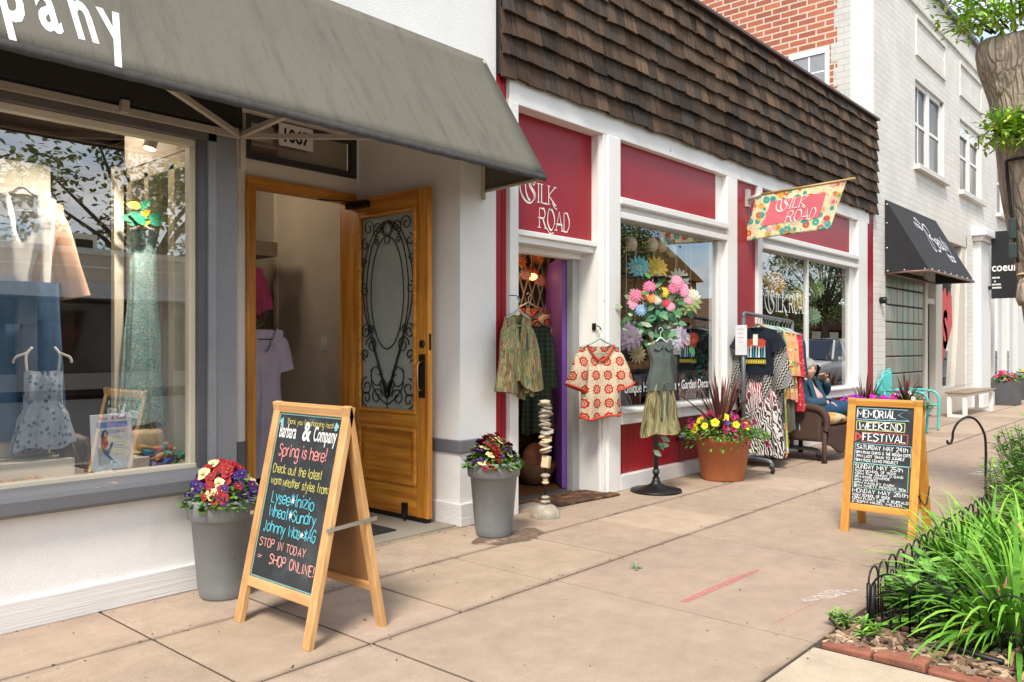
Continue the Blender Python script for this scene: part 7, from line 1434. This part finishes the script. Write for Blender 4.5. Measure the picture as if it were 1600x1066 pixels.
for i in range(9):
    L = .205; M = Matrix.Translation((3.60 + rnd.uniform(-.008, .008), y - L / 2, .0)) @ Matrix.Rotation(rnd.uniform(-.05, .05), 4, 'Z') @ Matrix.Rotation(rnd.uniform(-.05, .05), 4, 'X'); k = B(); k.box(-.05, .05, -L / 2, L / 2, -.06, .017 + rnd.uniform(-.010, .008), M); k.build('brick', BRK, eb, bevel=.008); y -= L + .008
# wire edging fence, one object per side
def hoop_fence(a_, b_, n, label):
    a_, b_ = V(a_), V(b_); d = (b_ - a_) / n; r = thing('edging_fence', tuple(a_), label, 'garden fence', 'black wire edging fences'); k = B()
    def hoop(p, w_, h, rr): u = d.normalized(); c = p + V((0, 0, h - w_ / 2)); k.tube([p - u * w_ / 2] + [c - u * w_ / 2 * cos(t_) + V((0, 0, w_ / 2 * sin(t_))) for t_ in [pi * i / 12 for i in range(13)]] + [p + u * w_ / 2], rr, 6)
    for i in range(n):
        p = a_ + d * (i + .5); hoop(p, d.length * 1.0, .275, .0048); hoop(p, d.length * .5, .20, .0038)
        k.tube([p + V((0, 0, .02)), p + V((0, 0, .14))], .003, 5)
        for sg in (-1, 1): k.tube([p + d * (.12 * sg + .10 * sg * cos(t_)) + V((0, 0, .07 + .028 * sin(t_))) for t_ in [i2 * .45 for i2 in range(12)]], .003, 5)
    k.build('hoops', BLACK, r); kk = B(); kk.tube([a_ + V((0, 0, .03)), b_ + V((0, 0, .03))], .004, 6); kk.tube([a_ + V((0, 0, .12)), b_ + V((0, 0, .12))], .0035, 6); kk.build('wire', BLACK, r); kk = B()
    for p in (a_, b_): kk = B(); kk.tube([p, p + V((0, 0, .21))], .010, 8); kk.build('stake', BLACK, r)
hoop_fence((3.93, 1.245, -.01), (3.93, .285, -.01), 6, 'black hooped wire fence across the near end of the garden bed'); hoop_fence((3.95, 1.27, -.01), (6.55, 1.30, -.01), 18, 'black hooped wire fence along the sidewalk side of the garden bed')
# plants
GRASS = [(.13, .35, .03), (.19, .43, .04), (.24, .47, .06), (.09, .25, .025)]
def daylily(loc, n, L, label, seed, w=.02, spread=1.0, lean=(0, 0)):
    r_ = random.Random(seed); root = thing('daylily', loc, label, 'plant', 'grassy daylily clumps in the garden bed'); k = B()
    for i in range(n):
        a_ = r_.uniform(0, 2 * pi); e = r_.uniform(.30, 1.32); q = r_.uniform(0, .13) * spread; s_ = r_.uniform(.75, 1.2); c = r_.choice(GRASS); k.col = tuple(v * s_ for v in c) if r_.random() > .012 else (.42, .30, .06)
        k.blade(V(loc) + V((cos(a_) * q, sin(a_) * q, -.01)), (cos(a_) * cos(e) + lean[0], sin(a_) * cos(e) + lean[1], sin(e)), L * r_.uniform(.6, 1.15), w * r_.uniform(.7, 1.25), r_.uniform(.8, 1.9), 8, r_.uniform(-.5, .5), 0)
    for i in range(n // 9):
        a_ = r_.uniform(0, 2 * pi); q = r_.uniform(.02, .15) * spread; k.col = r_.choice(((.30, .20, .09), (.22, .15, .07), (.36, .28, .12))); k.blade(V(loc) + V((cos(a_) * q, sin(a_) * q, .0)), (cos(a_), sin(a_), r_.uniform(.1, .6)), L * r_.uniform(.25, .55), w * .7, r_.uniform(1.2, 2.2), 6, r_.uniform(-.8, .8))
    k.build('leaves', LEAF, root); return root
daylily((4.22, .72, 0), 260, .58, 'bright green daylily clump arching over the mulch nearest the brick edging', 1, .023, 1.4, (-.28, 0))
daylily((4.55, .45, 0), 200, .50, 'daylily clump at the bottom right corner of the garden bed', 2, .024)
daylily((5.08, 1.12, 0), 270, .50, 'daylily clump spilling through the wire fence before the festival sandwich board', 3, .017)
daylily((5.30, .86, 0), 240, .54, 'daylily clump right of the festival sandwich board', 4, .025)
daylily((5.75, 1.12, 0), 170, .50, 'daylily clump just behind the one by the festival sandwich board', 5, .017)
daylily((6.3, .82, 0), 230, .52, 'daylily clump in front of the curved iron hook', 6, .024)
daylily((4.85, .72, 0), 240, .54, 'tall daylily clump in the middle of the garden bed', 7, .024)
daylily((5.75, .62, 0), 220, .58, 'daylily clump at the right edge of the picture', 11, .027)
def bushy(loc, n, h, rx, label, seed, cols=GRASS, Lw=(.10, .03)):
    r_ = random.Random(seed); root = thing('leafy_plant', loc, label, 'plant', 'leafy stems in the garden bed'); k = B(); st = B()
    for i in range(n):
        a_ = r_.uniform(0, 2 * pi); q = math.sqrt(r_.random()) * rx; top = V(loc) + V((cos(a_) * q, sin(a_) * q, h * r_.uniform(.6, 1.05) * (1 - .35 * (q / rx) ** 2))); base = V(loc) + V((cos(a_) * q * .5, sin(a_) * q * .5, 0)); st.tube([base, (base + top) / 2 + V((cos(a_), sin(a_), 0)) * .02, top], [.005, .004, .002], 5)
        m = int(8 + 6 * r_.random())
        for j in range(m):
            t_ = .3 + .7 * j / m; p = base + (top - base) * t_; b_ = j * 2.4 + a_; s_ = r_.uniform(.75, 1.25); c = r_.choice(cols); k.col = tuple(v * s_ for v in c); k.leaf(p, (cos(b_), sin(b_), r_.uniform(.1, .7)), (0, 0, 1), Lw[0] * r_.uniform(.7, 1.2), Lw[1] * r_.uniform(.8, 1.2), .35)
    st.build('stems', mat('green_stem', (.10, .16, .04), .7), root); k.build('leaves', LEAF, root); return root
bushy((4.16, 1.08, 0), 24, .27, .16, 'low broad leaved seedling inside the wire fence corner', 21, [(.12, .30, .04), (.16, .36, .06), (.10, .24, .03)], (.10, .045)); bushy((4.50, 1.12, 0), 28, .32, .18, 'broad leaved plant behind the fence corner seedling', 22, [(.12, .30, .04), (.16, .36, .06), (.10, .24, .03)], (.10, .042))
bushy((6.95, 1.02, 0), 48, .44, .34, 'feathery green plant around the foot of the curved iron hook', 23, GRASS, (.12, .02)); bushy((7.8, 1.2, 0), 50, .56, .40, 'feathery green plant just beyond the curved iron hook', 24, GRASS, (.13, .022)); bushy((8.6, 1.30, 0), 46, .64, .42, 'feathery green plant near the tree trunk', 25, GRASS, (.13, .024)); bushy((9.7, 1.4, 0), 46, .72, .45, 'farthest tall feathery plant in the garden bed', 26, GRASS, (.14, .026)); bushy((6.1, .70, 0), 46, .60, .34, 'feathery green plant at the right edge of the picture', 27, GRASS, (.13, .024))
bushy((3.80, 1.23, 0), 6, .09, .07, 'small weed growing between the bricks and the fence', 28, GRASS, (.05, .014)); bushy((3.86, 1.36, 0), 7, .10, .06, 'small weed at the sidewalk edge beside the fence corner', 29, GRASS, (.045, .016))
bushy((7.15, 1.40, 0), 7, .50, .06, 'slender plum coloured sprig beside the curved iron hook', 30, [(.10, .03, .04), (.07, .10, .03)], (.045, .018))
k = B(); k.col = (.30, .16, .08); k.grid(lambda u, v: (4.12 + .10 * u, .78 - .04 * v + .02 * u, .20 + .06 * v + .02 * sin(u * 5) + .015 * sin(v * 7)), 6, 4); tag(k.build('dead_leaf', ATTR, solid=.002), 'curled dry brown leaf caught on the wire fence', 'leaf')
k = B(); k.tube(crom([(3.80, 1.0, .012), (3.83, .9, .03), (3.82, .78, .022), (3.84, .70, .01)], 5), .012, 6); tag(k.build('drip_hose', mat('hose_black', (.012, .012, .012), .5)), 'short black drip hose lying on the mulch', 'hose')
k = B(); sp = V((7.313, 1.46, -.02)); rv = V((.6615, -.7499, 0)); k.tube(crom([sp, sp + V((0, 0, .30)), sp + V((0, 0, .56)), sp + rv * -.02 + V((0, 0, .66)), sp + rv * -.075 + V((0, 0, .745)), sp + rv * -.145 + V((0, 0, .77)), sp + rv * -.215 + V((0, 0, .73)), sp + rv * -.255 + V((0, 0, .66)), sp + rv * -.262 + V((0, 0, .60)), sp + rv * -.275 + V((0, 0, .566)), sp + rv * -.297 + V((0, 0, .562)), sp + rv * -.305 + V((0, 0, .585))], 7), .0095, 8)
tag(k.build('shepherd_hook', BLACK), 'black curved iron plant hook standing empty at the edge of the garden bed', 'plant hook')
# ---- pollarded tree trunk with sprouts and string lights
tr_ = thing('tree', (7.6, .90, 0), 'pollarded tree trunk with rough bark and fresh green sprouts in the garden bed', 'tree')
t = NT('tree_bark'); v_ = t.map((11, 11, 1.5)); n1 = t.noise(1, 6, v_, .65); w1 = t.n.new('ShaderNodeTexVoronoi'); w1.inputs['Scale'].default_value = 1; w1.feature = 'DISTANCE_TO_EDGE'; w1.inputs['Randomness'].default_value = 1; nv = t.n.new('ShaderNodeVectorMath'); nv.operation = 'ADD'; t.l(t.map((24, 24, 1.6)), nv.inputs[0]); nn_ = t.n.new('ShaderNodeTexNoise'); nn_.inputs['Scale'].default_value = 7; nn_.inputs['Detail'].default_value = 5; t.l(t.c, nn_.inputs['Vector']); t.l(nn_.outputs['Color'], nv.inputs[1]); t.l(nv.outputs[0], w1.inputs['Vector'])
h_ = t.math('ADD', t.math('MULTIPLY', t.ramp(w1.outputs['Distance'], [(0, 0), (.22, 1)]), .35), t.math('MULTIPLY', n1, 1.0)); t.base(t.mix(t.ramp(h_, [(.25, 0), (.95, 1)]), (.17, .13, .10), (.52, .42, .33))); t.b.inputs['Roughness'].default_value = .95; t.bump(h_, 1.0, .035); BARK = t.m
ax_ = [(7.66, .85, -.05, .36), (7.65, .87, .3, .33), (7.62, .90, .9, .31), (7.59, .93, 1.4, .30), (7.53, 1.0, 2.0, .29), (7.44, 1.09, 2.6, .29), (7.40, 1.13, 3.1, .295), (7.37, 1.17, 3.4, .305), (7.35, 1.19, 3.62, .31), (7.35, 1.19, 3.72, .28)]
cp = crom([(p[0], p[1], p[2]) for p in ax_], 4); rp = crom([(p[3], 0, 0) for p in ax_], 4)
k = B(); n = 110
def trunkpt(u, v):
    i = v * (len(cp) - 1); j = min(int(i), len(cp) - 2); f = i - j; c = cp[j].lerp(cp[j + 1], f); r_ = rp[j].x + (rp[j + 1].x - rp[j].x) * f; a_ = 2 * pi * u
    d_ = V((cos(a_), sin(a_), 0)); lump = 1 + .09 * mnoise.noise(V((cos(a_) * 1.5, sin(a_) * 1.5, c.z * .9))) + .045 * mnoise.noise(V((cos(a_) * 5, sin(a_) * 5, c.z * 2.2))) + .02 * mnoise.noise(V((cos(a_) * 13, sin(a_) * 13, c.z * 2.5)))
    lf = max(0, d_.dot(V((-.75, .55, 0)).normalized())); lump += .34 * lf ** 4 * math.exp(-((c.z - 3.52) / .22) ** 2) + .10 * lf ** 4 * math.exp(-((c.z - 3.1) / .12) ** 2)
    return tuple(c + d_ * r_ * lump + V((0, 0, (.10 * mnoise.noise(V((cos(a_) * 2, sin(a_) * 2, 7))) - .10 * lf) * max(0, v - .9) * 10)))
k.grid(trunkpt, n, 90, True, True); top_c = len(k.v); k.v.append((7.35, 1.19, 3.76))
for i in range(n): k.face((90 * n + i, 90 * n + (i + 1) % n, top_c), True)
k.build('trunk', BARK, tr_)
kn = B(); q = V((7.37, 1.17, 3.38)) + V((-.86, .40, 0)).normalized() * .29
for i in range(7): kn.ball(q + V((rnd.uniform(-.03, .04), rnd.uniform(-.05, .05), rnd.uniform(-.10, .12))), (rnd.uniform(.04, .07), rnd.uniform(.04, .07), rnd.uniform(.05, .1)), 12, 8, None, .5)
kn.build('knot', BARK, tr_)
kn = B(); q = V((7.52, 1.0, 1.78)) + V((-.72, .45, 0)).normalized() * .29; kn.lathe([(.11, 0), (.13, .05), (.12, .15), (.08, .24)], q + V((.03, -.02, -.16)), 14, True, wob=lambda a_, z: .12 * sin(3 * a_)); kn.build('branch_stub', BARK, tr_)
kn = B(); kn.lathe([(.118, .0), (.10, .015), (0, .02)], q + V((.03, -.02, .075)), 14, False); kn.build('cut_wood', mat('cut_wood', (.50, .33, .18), .8, var=.3, vs=12), tr_)
LIME = [(.30, .52, .05), (.40, .60, .07), (.22, .42, .04), (.44, .60, .12)]
rnd.seed(19)
def sprout(base, d, L, n, parent, nm='sprout'):
    lf = B(); d = V(d).normalized(); pts = [V(base), V(base) + d * L * .5 + V((0, 0, .03)), V(base) + d * L]; lf.col = (.13, .09, .04); lf.tube(pts, [.011, .007, .003], 5)
    for i in range(n):
        t_ = rnd.uniform(.25, 1); p = V(base) + d * L * t_ + V((rnd.gauss(0, .05), rnd.gauss(0, .05), rnd.gauss(0, .05))); b_ = V((rnd.uniform(-1, 1), rnd.uniform(-1, 1), rnd.uniform(-.5, .5)))
        for j in range(5): lf.col = tuple(v * rnd.uniform(.8, 1.2) for v in rnd.choice(LIME)); q = p + b_.normalized() * .028 * j; lf.leaf(q, b_ + V((rnd.uniform(-.8, .8), rnd.uniform(-.8, .8), rnd.uniform(-.6, .5))), (0, 0, 1), rnd.uniform(.045, .075), rnd.uniform(.018, .03), .3)
    lf.build(nm, LEAF, parent)
T = V((7.32, 1.21, 3.72))
for dx, dy, dz, L, n in ((-.8, .45, .5, .55, 20), (-.55, .1, 1, .60, 22), (-.3, .5, 1, .55, 22), (-.5, -.4, .8, .5, 26), (-.1, -.1, 1, .6, 30), (-.8, -.3, .5, .42, 26), (.2, -.6, .8, .5, 24), (-.6, .7, .6, .5, 14), (-.3, -.5, .3, .36, 22), (-.9, .3, .25, .34, 22), (-.9, -.1, .35, .30, 24), (-.7, .8, .35, .40, 20)): sprout(T + V((dx * .22, dy * .22, 0)), (dx, dy, dz), L, int(n * 1.5), tr_)
q = V((7.42, 1.11, 2.92)) + V((-.88, .40, 0)).normalized() * .31
for i in range(9): sprout(q + V((rnd.uniform(-.02, .02), rnd.uniform(-.14, .14), rnd.uniform(-.06, .06))), (-.8, rnd.uniform(-.6, .7), rnd.uniform(-.3, .4)), rnd.uniform(.09, .16), 16, tr_)
ca = thing('light_string', (7.5, 1.0, 2.0), 'black cable and green string light wire wound round the tree trunk', 'string lights')
def around(z, a0, a1, rad, n=26, dz=0): 
    o = []
    for i in range(n + 1):
        t_ = i / n; zz_ = z + dz * t_; j = min(range(len(cp)), key=lambda m: abs(cp[m].z - zz_)); a_ = a0 + (a1 - a0) * t_; o.append((cp[j].x + cos(a_) * (rp[j].x * 1.10 + rad), cp[j].y + sin(a_) * (rp[j].x * 1.10 + rad), zz_))
    return o
k = B(); k.tube(around(2.72, 4.9, 2.55, .01), .012, 6); k.tube(crom([around(2.72, 4.9, 2.55, .01)[-1], (7.20, 1.29, 2.60), (7.22, 1.27, 2.35), (7.24, 1.25, 2.15), (7.26, 1.23, 1.95)], 6), .012, 6); k.build('cable', BLACK, ca)
k = B(); k.tube(around(3.0, 2.6, 4.9, .008, dz=.28), .007, 6); k.tube(around(1.86, 2.6, 5.0, .008, dz=-.10), .006, 6); k.tube(around(1.98, 2.6, 5.0, .008, dz=-.30), .006, 6); k.tube(around(1.75, 2.6, 5.0, .006, dz=.25), .005, 6); k.build('wire', mat('green_wire', (.025, .055, .04), .6), ca)
k = B(); M = Matrix.Translation((7.235, 1.26, 2.22)); k.box(-.025, .025, -.025, .025, -.09, .07, M); k.box(-.03, .03, -.03, .03, -.24, -.12, M); k.build('plug', mat('plug_green', (.02, .04, .035), .5), ca, bevel=.008)
